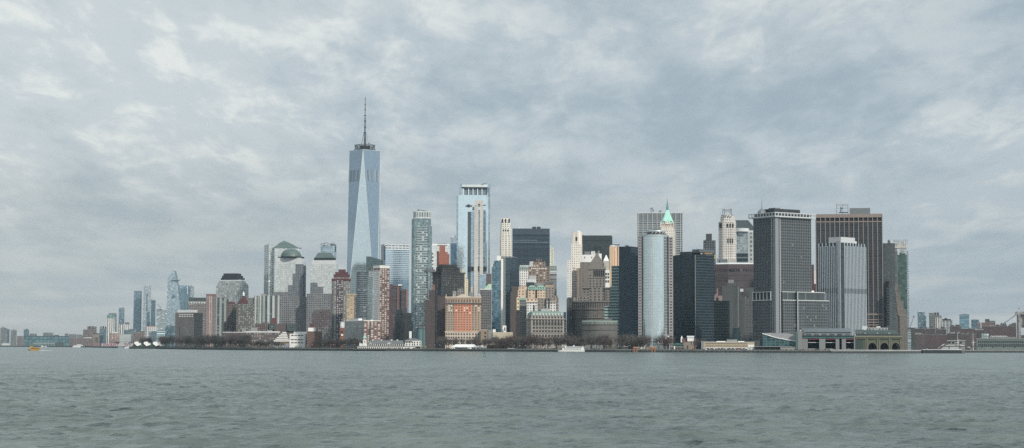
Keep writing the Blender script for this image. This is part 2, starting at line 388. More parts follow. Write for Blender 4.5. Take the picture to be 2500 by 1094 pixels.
def simple(name, label, x0, x1, y, D, m, cap=None, caps=(), th=None, dep=None, **k):
    b = B(name, label, x0, x0, x1, y, D, th, dep, **k)
    b.box('wall', y, m); b.cornice(y+.15, y-.6, cap or conc, .4, 'parapet')
    for (a, c, yy, mm) in caps: b.px('rooftop_plant', a, c, y-.7, yy, mm, .2, .8)
    return b
for a in [
 ('apartment_tower', 'broad hazy tower with a stepped roof hut, first of the far bank', 1, 17, 801, 8600, M_fargrey, [(5, 12, 797, conc)]),
 ('apartment_tower', 'narrow lower hazy tower against the side of the broad stepped one', 17.3, 23.5, 804, 8650, M_farteal, [(18, 22, 803, conc)]),
 ('apartment_tower', 'hazy tower with one square roof hut standing alone over the far bank', 26, 41, 806.5, 8500, M_fargrey, [(31, 37, 803.5, conc)]),
 ('apartment_tower', 'dark hazy tower with a low pointed roof hut behind the teal shed', 58, 71, 805, 8400, M_farteal, [(62, 68, 803, darkm)]),
 ('apartment_block', 'wide pale slab with a flat roof just right of the pointed dark tower', 72, 90, 815, 8600, M_fargrey, [(75, 80, 814, conc)]),
 ('apartment_block', 'largest flat hazy block above the middle of the teal shed', 105, 130, 813, 8500, M_fargrey, [(110, 124, 811.5, conc)]),
 ('apartment_block', 'lower flat dark block adjoining the largest hazy block', 130.4, 144, 818, 8450, M_farteal, [(133, 136, 817, conc)]),
 ('apartment_block', 'faintest pale block with a pointed hut at the far end of the teal shed', 158, 167, 815, 9000, M_fargrey, [(161, 164, 813.5, conc)]),
 ('apartment_block', 'faint low pale terrace between the pointed hut and the brown hospital', 168, 187, 816.5, 9000, M_fargrey, [(178, 181, 815, conc)]),
 ('apartment_block', 'faint low terrace touching the brown stepped block', 188, 203, 817.5, 8900, M_fargrey, [(192, 195, 816.5, conc)]),
 ('warehouse', 'low hazy warehouse with a red roofline between two hazy towers', 41.5, 57.5, 821, 8200, M_fartan, [(48, 56, 820, maroon)]),
 ('warehouse', 'lowest hazy warehouse in front of the first two towers', 4, 25, 838, 8000, M_farwhite, [(8, 14, 837, pale)]),
]: simple(*a[:7], caps=a[7])
b = B('pier_shed', 'very long teal glazed pier shed reaching across the far bank', 60, 60, 169, 820.5, 6900, dep=60, cat='pier shed')
teal = fac('teal_shed_cladding', (.075, .12, .13), (.085, .15, .17), 14, 12, .8, .7)
b.box('wall', 821, teal); b.cornice(821, 820.3, darkm, .5, 'roof'); b.px('end_tower', 59, 64, None, 820, teal, -.1, .2)
b = simple('hospital_block', 'brown brick block with a stepped roof, tallest left of the vent tower', 203, 236, 805, 6200, M_fartan, caps=[(213, 236, 797, M_fartan), (222, 229, 796, conc), (218, 220, 795.5, darkm)], cat='building')
simple('office_block', 'low brown warehouse with a pale roof beside the tan vent tower', 170, 228, 826, 5600, M_fartan, caps=[(205, 224, 824, pale)])
simple('pier_shed', 'low green and white pier shed with a long flat roof', 80, 134, 838, 6700, fac('green_shed', (.16, .24, .22), (.07, .10, .10), 12, 6, .7, .5), pale, [(100, 120, 837.6, pale)], cat='pier shed')
simple('pier_shed', 'dark windowless pier shed beside the small white tent', 134.6, 156, 836.5, 6600, plain('dark_blue_shed', (.07, .09, .10)), slate, [(144, 146, 831, darkm)], cat='pier shed')
b = B('vent_tower', 'tan brick tunnel vent tower with tall dark louvres at the river edge', 227, 227, 243, 815, 5750, cat='tower')
tanb = plain('tan_brick', (.25, .21, .18)); b.box('wall', 815, tanb); b.cornice(815.2, 813.8, darkm, 1, 'roof'); b.box('base', 838, plain('red_brown_base', (.26, .17, .15)), -.06, 1.06, -.1, 1.1)
for x in (232, 235, 238): b.px('louvre', x, x+1.2, 836, 824, blackg, -.02, 0)
# cluster round the letters
for a in [
 ('glass_apartment_block', 'blue green glazed block with three dark roof huts behind the vent tower', 243, 262, 803, 5900, M_farglass, [(245, 248, 797, darkm), (250, 254, 796.5, darkm), (256, 260, 797.5, darkm)]),
 ('glass_tower', 'grey framed tower rising just behind the white ribbed tower', 265, 285, 766, 6100, M_farglass, [(267, 284, 764, steel)]),
 ('glass_tower', 'slim blue tower with a spiky roof right of the white ribbed tower', 290, 304, 753, 7000, M_farglass, [(292, 295, 751, steel), (297, 303, 750.5, steel)]),
 ('apartment_block', 'white block with pink bays below the slim blue tower', 292, 302, 792, 5900, M_farstripe, [(293, 300, 788, slate)]),
 ('apartment_block', 'small dark block with a white gable grid near the leaning glass tower', 308, 316, 792, 5800, M_farstripe, [(305, 316, 787, slate)]),
 ('office_block', 'low dark teal office with plain roof between white and pale blocks', 303, 337, 806, 5700, M_farteal, [(316, 328, 803, slate)]),
 ('brick_warehouse', 'red and white banded brick block behind the pink letters', 269, 292, 813, 5600, fac('pink_banded_brick', (.24, .16, .145), (.50, .45, .42), 5, 6, .7, .35), [(273, 290, 811, white)]),
 ('storage_block', 'plain pale windowless box right of the banded brick block', 292, 320, 816, 5550, plain('pale_blue_panel', (.38, .42, .42)), [(296, 300, 815, white)]),
 ('brick_warehouse', 'small red brick house with white bay below the pale terraces', 329, 342, 812, 5500, M_farpink, [(336, 341, 811, white)]),
 ('apartment_block', 'dim grey-brown block behind the trees left of the white curved hotel', 318, 330, 810, 5600, M_fargrey, [(321, 326, 809, conc)]),
 ('office_block', 'pink and brown office between red brick house and white curved hotel', 342, 354, 808, 5600, M_fartan, [(344, 350, 806.5, pale)]),
 ('glass_office', 'low teal banded office with horizontal ribbons right of the white curved hotel', 383, 403, 807, 5200, fac('teal_bands', (.12, .17, .18), (.30, .40, .42), 30, 6, 1., .5), [(386, 397, 806, conc)]),
 ('glass_office', 'dim blue block tucked behind the grey faceted tower', 403, 427, 796, 5300, M_farteal, [(410, 421, 794, slate)]),
 ('apartment_block', 'small pale block in front of the teal banded office', 389, 399, 822, 5000, M_farwhite, [(391, 396, 821, pale)]),
]: simple(*a[:7], caps=a[7])
b = B('white_hotel', 'white curved hotel with a pink roofline near the pier sheds', 353, 353, 386, 799, 5400, cat='hotel')
mb = MB(); w_ = b.b; mb.loft([(0, [(0, 8), (w_*.15, 1), (w_*.5, -2), (w_*.85, 1), (w_, 8), (w_, 40), (0, 40)]), (b.z(799), [(0, 8), (w_*.15, 1), (w_*.5, -2), (w_*.85, 1), (w_, 8), (w_, 40), (0, 40)])], M_farwhite, cum=True); b.put(mb, 'wall')
b.px('roof', 356, 383, 799, 797, plain('pink_roof', (.5, .32, .28)), .1, .9); b.px('glass_wing', 366, 383, None, 808, M_farglass, -.2, 0)
b = B('residential_tower', 'white tower with tall pink ribs and a green top left of the letters', 261, 261, 281, 777, 5800, cat='tower')
b.box('wall', 777, M_farstripe); b.px('green_crown', 261, 280, 777, 769, fac('green_crown_glass', (.12, .20, .17), (.20, .32, .30), 5, 5, .7, .7), .05, .95)
# letters on the pier shed roof
b = B('pier_shed', 'dark pier shed carrying the tall pink letters', 246, 246, 330, 838, 5450, dep=30, cat='pier shed')
b.box('wall', 838.5, plain('purple_shed', (.10, .08, .10))); b.cornice(835, 834.4, darkm, 1, 'roof_rail')
b.px('truss_floor', 250, 330, 843, 842.4, pale, -.06, 0)
pink = plain('pink_letter_paint', (.34, .10, .17)); wht = plain('whitewashed_shed_front', (.42, .42, .42)); b.px('white_front', 248, 326, 846.5, 838.5, wht, -.05, 0)
t = thing('sign', 'tall pink letters reading I WANT TO along the pier shed', 'sign', (*b.C, G), b.th)
for word, x0, x1 in (('I', 251.5, 253.5), ('WANT', 256.5, 291), ('TO', 303, 318)):
    cu = bpy.data.curves.new('lettering', 'FONT'); cu.body = word; cu.size = 1; cu.extrude = .25; o = bpy.data.objects.new('lettering', cu); COL.objects.link(o)
    bpy.context.view_layer.update(); dx, dy = o.dimensions[0], o.dimensions[1]
    wd = b.U(x1)-b.U(x0); ht = b.z(838.2)-b.z(845.8); o.parent = t; o.rotation_euler = (pi/2, 0, 0); o.scale = (wd/dx, ht/dy, 1); o.location = (b.U(x0), -2.6, b.z(845.8)); cu.materials.append(pink)
    cu.offset = .012
    bpy.context.view_layer.update(); me = bpy.data.meshes.new_from_object(o.evaluated_get(bpy.context.evaluated_depsgraph_get())); mo = bpy.data.objects.new('lettering', me); COL.objects.link(mo)
    mo.parent = t; mo.rotation_euler = o.rotation_euler; mo.scale = o.scale; mo.location = o.location; bpy.data.objects.remove(o); mo.name = 'lettering'
# far glass towers
b = B('glass_tower', 'blue green glass tower with a dark side, left of the two-toned white tower', 327, 327, 346, 711, 9000, cat='tower')
mb = MB(); W, A = b.b, b.a; mb.loft([(0, rect(-W*.06, W*1.0, 0, A)), (b.H, rect(0, W, 0, A))], M_farglass); b.put(mb, 'wall'); b.px('side_strip', 344, 346.2, None, 712, fac('far_dark_glass', (.05, .07, .08), (.10, .15, .18), 6, 6, .9, .8, .4), -.03, 1); b.cornice(711, 709.8, steel, .3, 'parapet')
b = B('glass_tower', 'tall whitish slender tower split by a dark vertical notch', 351, 351, 369, 697, 8900, cat='tower')
mb = MB(); W, A = b.b, b.a; mb.loft([(0, rect(-W*.12, W, 0, A)), (b.H, rect(0, W, 0, A))], fac('far_pale_glass', (.30, .33, .33), (.42, .46, .48), 6, 6, .8, .8, .6)); b.put(mb, 'wall')
b.px('notch', 358, 361, 760, 718, M_farteal, -.03, .2); b.px('notch', 359, 367, None, 762, M_farteal, -.04, .2)
for x in (352, 357, 362, 367): b.px('roof_fin', x, x+1.6, 697, 695.3, pale, .1, .6)
simple('glass_tower', 'plain dark blue tower right of the slender whitish tower', 369, 380, 733, 9000, M_farteal, caps=[(369.5, 372, 730, conc)], cat='tower')
b = simple('office_tower', 'squat grey glass block below a rooftop crane and beside the leaning tower', 382, 408, 757, 8800, fac('far_grey_glass', (.25, .28, .28), (.35, .40, .42), 7, 7, .8, .6, .4), caps=[(382, 396, 755, darkm)])
t = thing('tower_crane', 'thin faint crane with a raised boom above the squat grey glass block', 'crane', (*at(391, 755, 8790)[:2], at(391, 755, 8790)[2]))
mb = MB(); mb.tube((0, 0, -3), (0, 0, 12), 1.2, darkm); mb.build('mast', t); mb = MB(); mb.tube((2, 0, 9), (-13, 0, 26), .9, darkm); mb.build('boom', t)
b = B('glass_tower', 'leaning glass skyscraper with a pointed top and a triangular deck high up', 408, 408, 441, 700, 9100, th=0, dep=50, cat='tower')
def P(x, y): return (b.U(x, y), b.z(y))
gl = fac('leaning_pale_glass', (.30, .35, .37), (.44, .52, .56), 6, 5, .9, .85, .8, .15, .03)
mb = MB()
for pts, v in (([(403, 842), (441, 842), (440, 757), (434, 700), (426, 661), (424, 661.5), (410, 676), (408.5, 700)], 0),):
    q = [P(*p) for p in pts]; n = len(q)
    mb.face([(x, 0, z) for x, z in q], gl, [(x/6, -z/5) for x, z in q]); mb.face([(x, 45, z) for x, z in q][::-1], gl)
    for i in range(n):
        (x0, z0), (x1, z1) = q[i], q[(i+1) % n]; mb.face([(x0, 0, z0), (x0, 45, z0), (x1, 45, z1), (x1, 0, z1)], M_farteal)
b.put(mb, 'wall')
mb = MB(); q = [P(416, 685.5), P(440.5, 683.5), P(433, 687)]; mb.face([(q[0][0], -6, q[0][1]), (q[1][0], 10, q[1][1]), (q[1][0], 12, q[1][1]+2), (q[0][0], -6, q[0][1]+2)], steel)
mb.face([(q[0][0], -6, q[0][1]), (q[2][0], -9, q[2][1]), (q[1][0], 10, q[1][1])], darkm); mb.face([(q[0][0], -6, q[0][1]+2), (q[2][0], -9, q[2][1]+4), (q[1][0], 10, q[1][1]+2)], steel); b.put(mb, 'observation_deck')
mb = MB(); q = [P(418, 730), P(423, 718), P(432, 725)]; mb.face([(x, -.8, z) for x, z in q], fac('far_dark_glass', (.05, .07, .08), (.10, .15, .18), 6, 6, .9, .8, .4)); b.put(mb, 'dark_facet')
mb = MB(); q = [P(425, 662), P(419, 662)]; mb.tube((q[0][0], 5, q[0][1]), (q[1][0], 5, q[1][1]+2), .9, darkm); b.put(mb, 'roof_crane')
b = B('glass_tower', 'blue glass tower with rounded corners half behind the leaning skyscraper', 434, 434, 471, 697, 9300, th=0, dep=45, cat='tower')
mb = MB(); W, A = b.b, b.a; mb.loft([(0, chamf(W*.05, W, 0, A, 8)), (b.z(705), chamf(0, W, 0, A, 8)), (b.z(699), chamf(2, W*.97, 2, A-2, 8))], fac('far_ribbed_blue_glass', (.14, .22, .26), (.33, .46, .54), 8, 40, .6, 1., .7)); b.put(mb, 'wall')
b.px('pale_corner', 464, 471.5, None, 699, fac('far_pale_glass', (.30, .33, .33), (.42, .46, .48), 6, 6, .8, .8, .6), -.05, .6)
for x in (436, 441, 446, 452, 458, 464): b.px('roof_fin', x, x+2.2, 699, 696.6, steel, .1, .5)
# ================================================================ the nearer left bank
b = B('stone_office_tower', 'grey faceted stone tower with a pale blank crown standing nearest the river trees', 428, 473, 487, 763, 4150, th=68, cat='tower')
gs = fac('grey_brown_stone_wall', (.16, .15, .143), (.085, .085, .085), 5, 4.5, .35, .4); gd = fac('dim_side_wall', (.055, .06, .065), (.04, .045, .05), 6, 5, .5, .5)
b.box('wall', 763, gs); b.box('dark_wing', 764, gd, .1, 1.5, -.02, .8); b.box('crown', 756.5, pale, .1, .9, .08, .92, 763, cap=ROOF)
b.windows([438+i*4 for i in range(9)], [769, 773.5], 2.0, 2.2, white, face='v', part='lit_window'); b.box('entrance_bay', 797, gs, -.08, 0, .2, .72)
b.windows([446+i*4.4 for i in range(4)], [828, 820, 812], 2.6, 5, blackg, face='v')
b = B('office_tower', 'wide brown tower with a dark ribbed top band behind the grey faceted tower', 461, 461, 506, 726, 4400, cat='tower')
b.box('wall', 737, fac('brown_grid_wall', (.17, .145, .14), (.26, .27, .26), 4.6, 4, .5, .4)); b.box('dark_crown', 726.5, fac('ribbed_dark_crown', (.10, .11, .11), (.04, .05, .05), 4, 30, .6, 1.), y0=737)
b.box('glass_band', 736.6, M_farwhite, -.005, 1.005, -.02, .5, y0=741)
b = B('slab_apartment', 'pink-edged slab with a deep red roof box rising beside the striped white slabs', 503, 503, 528, 722, 3900, cat='apartment')
b.box('wall', 722, fac('pink_slab_wall', (.27, .23, .225), (.10, .10, .10), 3.6, 3, .45, .6)); b.box('roof_box', 718, plain('brick_red_box', (.20, .10, .09)), .0, .98, .1, .9, y0=722)
b.px('pink_edge', 503.5, 510, None, 722, plain('pink_render', (.27, .22, .215)), -.08, 0)
b.px('white_fins', 511, 517, None, 723, fac('pink_striped_wall', (.55, .40, .36), (.07, .08, .08), 4, 3, .5, .8), -.06, 0)
b = B('slab_apartment', 'long white slab with dark vertical window stripes left of the brick towers', 528, 528, 561, 727, 3950, cat='apartment')
stripe = fac('white_striped_apartment', (.36, .38, .37), (.045, .07, .075), 11, 3, .52, .92, lit=.1)
b.box('wall', 727, stripe); b.cornice(727, 725.8, conc, .5, 'parapet'); b.px('roof_hut', 538, 548, 726, 723, conc, .2, .7)
b = B('stepped_tower', 'stepped glass office with a dark tiered flat top and no dome', 528, 593, 607, 693, 4150, th=74, cat='tower')
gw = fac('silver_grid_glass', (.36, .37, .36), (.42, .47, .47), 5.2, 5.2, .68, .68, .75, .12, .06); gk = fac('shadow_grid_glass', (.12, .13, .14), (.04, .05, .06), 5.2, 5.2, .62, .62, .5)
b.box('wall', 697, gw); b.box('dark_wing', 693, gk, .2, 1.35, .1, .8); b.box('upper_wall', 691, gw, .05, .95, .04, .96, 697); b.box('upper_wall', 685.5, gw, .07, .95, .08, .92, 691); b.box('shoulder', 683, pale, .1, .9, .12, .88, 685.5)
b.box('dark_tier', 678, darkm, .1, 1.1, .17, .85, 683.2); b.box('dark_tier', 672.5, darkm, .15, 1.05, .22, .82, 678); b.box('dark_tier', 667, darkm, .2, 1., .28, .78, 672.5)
b = B('brick_apartment', 'dark red brick tower with tiny windows left of the tower with the lantern', 554, 554, 582, 742, 3650, cat='apartment')
bk = fac('cloud_shaded_red_brick', (.105, .07, .068), (.20, .21, .20), 3.6, 3.2, .35, .4); b.box('wall', 742, bk); b.px('roof_tier', 556, 574, 742, 737, maroon, .1, .9); b.px('side_wing', 545, 556, None, 785, bk, -.1, .6)  # reds on this bank are darkened: cloud shade put into the brick colour
b.px('dark_corner', 571, 577, None, 750, fac('dark_recess', (.05, .055, .05), (.12, .14, .14), 4, 3.2, .6, .5), -.05, .1)
b = B('brick_apartment', 'grey brick tower with a red stepped top crowned by a small white lantern', 577, 577, 622, 742, 3600, cat='apartment')
bg_ = fac('grey_tan_brick', (.14, .138, .122), (.38, .40, .38), 4.2, 3.3, .55, .42, lit=.5, blind=(.07, .08, .08)); b.box('wall', 742, bg_); b.px('roof_tier', 583, 605, 742, 733, maroon, .1, .8); b.px('roof_tier', 586, 602, 733, 728, maroon, .15, .7)
b.px('roof_tier', 590, 599, 728, 722, maroon, .2, .6); mb = MB(); c = ((b.U(594.5)), b.a*.4); r = b.U(597)-b.U(594.5)
mb.lathe(*c, [(b.z(722), r), (b.z(716), r), (b.z(715), r*.7), (b.z(711), .2)], white, 10); b.put(mb, 'lantern')
b.px('red_corner', 577, 581, None, 745, bk, -.05, .2)
b = B('slab_apartment', 'wide slab with white and dark stripes in front of the domed tower', 601, 601, 693, 726, 3750, cat='apartment')
b.px('left_block', 601, 620, None, 727, plain('dim_grey_render', (.20, .20, .20)), .1, 1); b.px('wall', 620, 693, None, 722, stripe, 0, 1); b.px('stair_tower', 636, 650, 722, 717, conc, .1, .9)
for x in (622, 634, 653, 665, 678): b.px('pier', x, x+4.2, None, 721.5, fac('pale_balcony_stack', (.50, .52, .50), (.26, .28, .28), 12, 3, .5, .4), -.06, 0)
b = B('brick_terrace', 'long low brown terrace with arched doors and white lintels above the esplanade', 600, 600, 683, 812, 3300, cat='terrace')
bt = fac('brown_terrace_brick', (.14, .11, .105), (.30, .30, .29), 4.6, 4.2, .5, .5, lit=.35, blind=(.06, .07, .07)); b.box('wall', 812, bt); b.cornice(812, 809, pale, .6, 'parapet'); b.px('roof_hut', 612, 628, 809, 800, conc, .2, .7); b.px('roof_hut', 653, 665, 809, 806, conc, .2, .7)
dgb = fac('dark_green_bay_glass', (.04, .06, .06), (.08, .12, .12), 4, 3.4, .8, .5)
b = B('brick_terrace', 'long dark red terrace with green glazing below the striped slab', 622, 622, 722, 790, 3450, cat='terrace'); b.box('wall', 790, bk); b.px('turret', 662, 674, 790, 776, plain('red_brick', (.15, .06, .06)), .1, .5); b.px('glazed_bay', 657, 672, 805, 791, dgb, -.08, 0); b.px('glazed_bay', 700, 720, 808, 791, dgb, -.08, 0)
b = B('brick_apartment', 'small red brick block half hidden by the esplanade trees at the grey tower', 545, 545, 600, 812, 3500, cat='apartment'); b.box('wall', 812, fac('low_red_brick', (.10, .07, .068), (.10, .10, .10), 4.5, 3.6, .45, .4)); b.cornice(812, 810.5, pale, .4, 'parapet'); b.px('turret', 590, 600, 812, 803, conc, .1, .5)
b = simple('brick_apartment', 'low dim red blocks tucked behind the trees under the stepped glass office', 525, 550, 830, 3700, bk, caps=[(530, 538, 828, conc)], cat='apartment')
# ================================================================ granite and glass towers with copper roofs
def two_tone(b, yb, wall_m):
    pass
b = B('pyramid_tower', 'glass grid tower under a stepped pyramid roof behind the domed tower', 657, 671, 736, 604, 4000, th=18, cat='tower')
gw2 = fac('bright_silver_grid_glass', (.48, .49, .47), (.78, .82, .79), 4.4, 4.4, .72, .72, .85, .1, .05, pert=.012)
b.box('wall', 616, gw2); b.box('left_wing', 595, fac('side_grid_glass', (.42, .44, .43), (.66, .71, .70), 4.4, 4.4, .7, .7, .7), -.16, .3, .3, 1.1); b.box('upper_wall', 604, gw2, .0, .93, .02, .98, 616)
mb = MB(); W, A = b.b, b.a; cx, cy = W*.46, A*.5
st = [(604, .44), (599, .36), (598.9, .34), (594, .25), (593.9, .23), (589, .12), (588.9, .11), (584.8, .0)]
mats_ = [verd, pale, verd, pale, verd, pale, verd]
rings = [(b.z(y), rect(cx-W*f, cx+W*f, cy-A*f*1., cy+A*f*1.)) for y, f in st]
st_m = plain('grey_green_copper', (.12, .17, .16), .5)
for i in range(len(rings)-1): mb.loft(rings[i:i+2], st_m if i % 2 == 0 else pale, cap=False)
b.put(mb, 'pyramid_roof')
b.cornice(605, 603.5, st_m, .8)

b = B('domed_tower', 'glass grid tower under a low green copper dome', 670, 741, 747, 640, 3750, th=80, cat='tower')
gridlo = fac('granite_grid_base', (.25, .25, .255), (.06, .065, .075), 4.4, 4.4, .5, .52)
b.box('wall', 640, gw2, 0, 1, 0, 1); b.box('granite_base', 725, gridlo, -.1, 1.4, -.12, 1.02); b.box('dark_corner', 648, fac('dark_red_edge', (.10, .07, .08), (.03, .03, .04), 4, 4.4, .6, .6), 0, .9, -.015, .02)
b.box('granite_reflection_bay', 645, fac('dark_grid_reflection_bay', (.22, .235, .245), (.12, .14, .165), 4.4, 4.4, .62, .62, .3), -.02, 0, .0, .27, y0=None); b.box('granite_reflection_bay', 668, fac('dark_grid_reflection_bay', 0, 0, 0, 0, 0, 0), -.0205, 0, .271, .37)  # stepped dark bays paint reflections onto the glass, partly real granite storeys
b.box('granite_reflection_bay', 696, fac('dark_grid_reflection_bay', 0, 0, 0, 0, 0, 0), -.021, 0, .371, .52)
b.box('granite_reflection_bay', 713, gridlo, -.022, 0, .521, 1.0)
b.box('shoulder', 629, pale, .0, 1., .08, .9, 640); b.cornice(629, 626.5, darkm, .3, v0=.06, v1=.88)
mb = MB(); W, A = b.b, b.a; cx, cy = W*.5, A*.47; r = A*.35
mb.loft([(b.z(626.5), circ(cx, cy, r, 28)), (b.z(620), circ(cx, cy, r*.94, 28)), (b.z(614), circ(cx, cy, r*.8, 28)), (b.z(609.5), circ(cx, cy, r*.55, 28)), (b.z(607.5), circ(cx, cy, r*.3, 28)), (b.z(606.7), circ(cx, cy, .01, 28))], st_m, cum=True, smooth=True)
b.put(mb, 'dome_roof')

b = B('mansard_tower', 'glass grid tower under a flat-topped green copper roof', 758, 822, 826, 645, 3700, th=80, cat='tower')
b.box('wall', 645, gw2); b.box('granite_base', 717, gridlo, -.1, 1.4, .0, 1.13)
b.box('granite_reflection_bay', 700, gridlo, -.021, 0, .5, 1.0); b.box('granite_reflection_bay', 690, fac('dark_grid_reflection_bay', 0, 0, 0, 0, 0, 0), -.022, 0, .72, 1.0)  # darker bays again stand for reflections in the glass, partly granite
b.box('granite_reflection_bay', 730, fac('dark_grid_reflection_bay', 0, 0, 0, 0, 0, 0), -.023, 0, .34, .5)
b.box('shoulder', 635, pale, .0, 1., .06, .95, 645); b.cornice(635, 629.5, darkm, .3, v0=.1, v1=.86)
mb = MB(); W, A = b.b, b.a
mb.loft([(b.z(629.5), rect(-W*.1, W*1.1, A*.12, A*.84)), (b.z(616.5), rect(W*.2, W*.8, A*.27, A*.72))], st_m, cap=st_m); b.put(mb, 'copper_roof')
b = B('glass_tower', 'pale blue glass box with a slanted open crown behind the green flat roof', 783, 783, 817, 600, 4200, th=-5, cat='tower')
sky_g = fac('sky_blue_glass', (.25, .30, .32), (.50, .60, .66), 4.5, 4.2, .9, .86, .88, .08, .03)
b.box('wall', 600, sky_g); b.px('side_fin', 806, 817, 615, 596, M_farteal, .1, .9); mb = MB(); z0, z1 = b.z(600), b.z(593)
for x0, x1, za, zb_ in ((783, 800, 596, 592.5), (800, 817, 596.5, 593)): mb.tube((b.U(x0), 0, b.z(za)), (b.U(x1), 0, b.z(zb_)), .6, steel)
for x in (784, 792, 800, 808, 816.5): mb.tube((b.U(x), 0, z0), (b.U(x), 0, b.z(594.5)), .5, steel)
b.put(mb, 'open_crown')
b = B('brick_apartment', 'low maroon and grey stepped block below the flat-topped copper roof tower', 762, 762, 808, 764, 3450, cat='apartment')
b.box('wall', 764, fac('maroon_grey_wall', (.10, .07, .075), (.13, .14, .15), 3.4, 3.2, .4, .4)); b.px('roof_tier', 764, 780, 764, 757, plain('grey_green_panel', (.12, .13, .13)), .1, .9); b.px('roof_tier', 784, 806, 764, 755, bk, .1, .9); b.px('lower_wing', 756, 766, None, 790, maroon, -.1, .8)
b = B('brick_terrace', 'orange red brick block with a white penthouse behind the white terraced museum', 750, 750, 786, 809, 3100, cat='terrace'); b.box('wall', 809, fac('orange_brick', (.18, .10, .08), (.10, .10, .10), 4, 3.4, .4, .4)); b.px('penthouse', 752, 770, 809, 800, white, .2, .8); b.px('penthouse', 776, 784, 809, 805, pale, .3, .8)
b = B('brick_apartment', 'grey and dark balcony block between the museum and the curved brick wing', 786, 786, 812, 800, 3200, cat='apartment'); b.box('wall', 800, fac('dim_balcony_wall', (.10, .10, .10), (.24, .25, .25), 4, 3.2, .6, .4, lit=.4, blind=(.05, .05, .06))); b.cornice(800, 799, conc, .4, 'parapet')
# museum
b = B('white_museum', 'white ziggurat-roofed museum with stacked slit windows behind bare trees', 665, 665, 775, 812, 3150, cat='museum')
offw = plain('white_stone_panel', (.66, .65, .62), noise=.1); b.px('wall', 707, 745, None, 815, offw, 0, 1); b.px('wing', 745, 774, None, 812, offw, .1, 1); b.px('penthouse', 717, 774, 815, 810, offw, .3, .9)
for i in range(6):
    f = i*.065; x0, x1 = 668+i*4.2, 707-i*1.6; y = 834-i*4.1
    b.px('roof_step', x0, x1, y, y-2.9, offw, .0+f, 1-f); b.px('slit_window', x0+1, x1-1, y-2.9, y-4.1, blackg, .04+f, .95-f)
b.px('lower_wall', 667, 707, None, 838, plain('grey_museum_base', (.30, .30, .29)), .05, .95)
b.windows(spread_(710, 742, 4), [820, 830.5, 838], 4.6, 1.6, blackg); b.windows(spread_(747, 772, 4), [819, 827, 835, 841], 3.6, 2.6, blackg); b.px('entrance_column', 740, 745, None, 815, offw, -.1, 0)
b = B('museum_wing', 'small dark red domed-arch pavilion right of the museum', 806, 806, 836, 836, 3000, cat='pavilion'); b.box('wall', 836, plain('dark_red_brick_plain', (.15, .06, .055))); b.windows(spread_(809, 833, 3), [849], 4.5, 5, blackg, arch=True); b.cornice(836, 835, maroon, .5, 'roof')
# ================================================================ one tall tapering tower with the mast
WD = 3950.
b = B('tapering_skyscraper', 'tallest tower, blue glass triangles tapering to a ring and tall mast', 847, 847, 923, 362, WD, th=-4, dep=62, cat='tower')
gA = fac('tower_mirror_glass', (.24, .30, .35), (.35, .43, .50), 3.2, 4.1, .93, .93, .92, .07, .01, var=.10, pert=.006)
gB = fac('tower_sky_reflection_glass', (.42, .48, .50), (.64, .73, .77), 3.2, 4.1, .93, .93, .93, .09, .02, var=.10, pert=.010)  # brighter copy of the same glass: reflected sky put into upright facets
a_ = b.U(923)/2; cx, cy = a_, a_
zb_, zt_ = b.z(800), b.z(365); Bq = [(cx-a_, cy-a_), (cx+a_, cy-a_), (cx+a_, cy+a_), (cx-a_, cy+a_)]
Tq = [(cx, cy-a_), (cx+a_, cy), (cx, cy+a_), (cx-a_, cy)]
ap = b.U(886, 400)-a_; Tq = [(cx+(ap), cy-a_), (cx+a_, cy+ap), (cx-ap, cy+a_), (cx-a_, cy-ap)]
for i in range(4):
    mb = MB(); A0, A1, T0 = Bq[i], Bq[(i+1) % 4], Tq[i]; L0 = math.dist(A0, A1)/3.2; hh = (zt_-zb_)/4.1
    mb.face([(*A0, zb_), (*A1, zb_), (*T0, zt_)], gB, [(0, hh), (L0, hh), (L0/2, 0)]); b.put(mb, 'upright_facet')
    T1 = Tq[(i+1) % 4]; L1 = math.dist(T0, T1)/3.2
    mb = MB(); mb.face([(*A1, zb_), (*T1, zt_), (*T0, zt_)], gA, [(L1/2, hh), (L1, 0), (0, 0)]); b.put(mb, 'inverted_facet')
mb = MB()
for i in range(4):
    A0, A1, T0 = Bq[i], Bq[(i+1) % 4], Tq[i]
    for q in (A0, A1): mb.tube((*q, zb_), (*T0, zt_), .55, pale)
    mb.tube((*Tq[i], zt_), (*Tq[(i+1) % 4], zt_), .5, pale)
b.put(mb, 'edge_trim')
mb = MB(); mb.loft([(0, Bq), (zb_, Bq)], M_farteal); b.put(mb, 'podium')
mb = MB(); mb.face([(*q, zt_-.3) for q in Tq], ROOF); b.put(mb, 'roof')
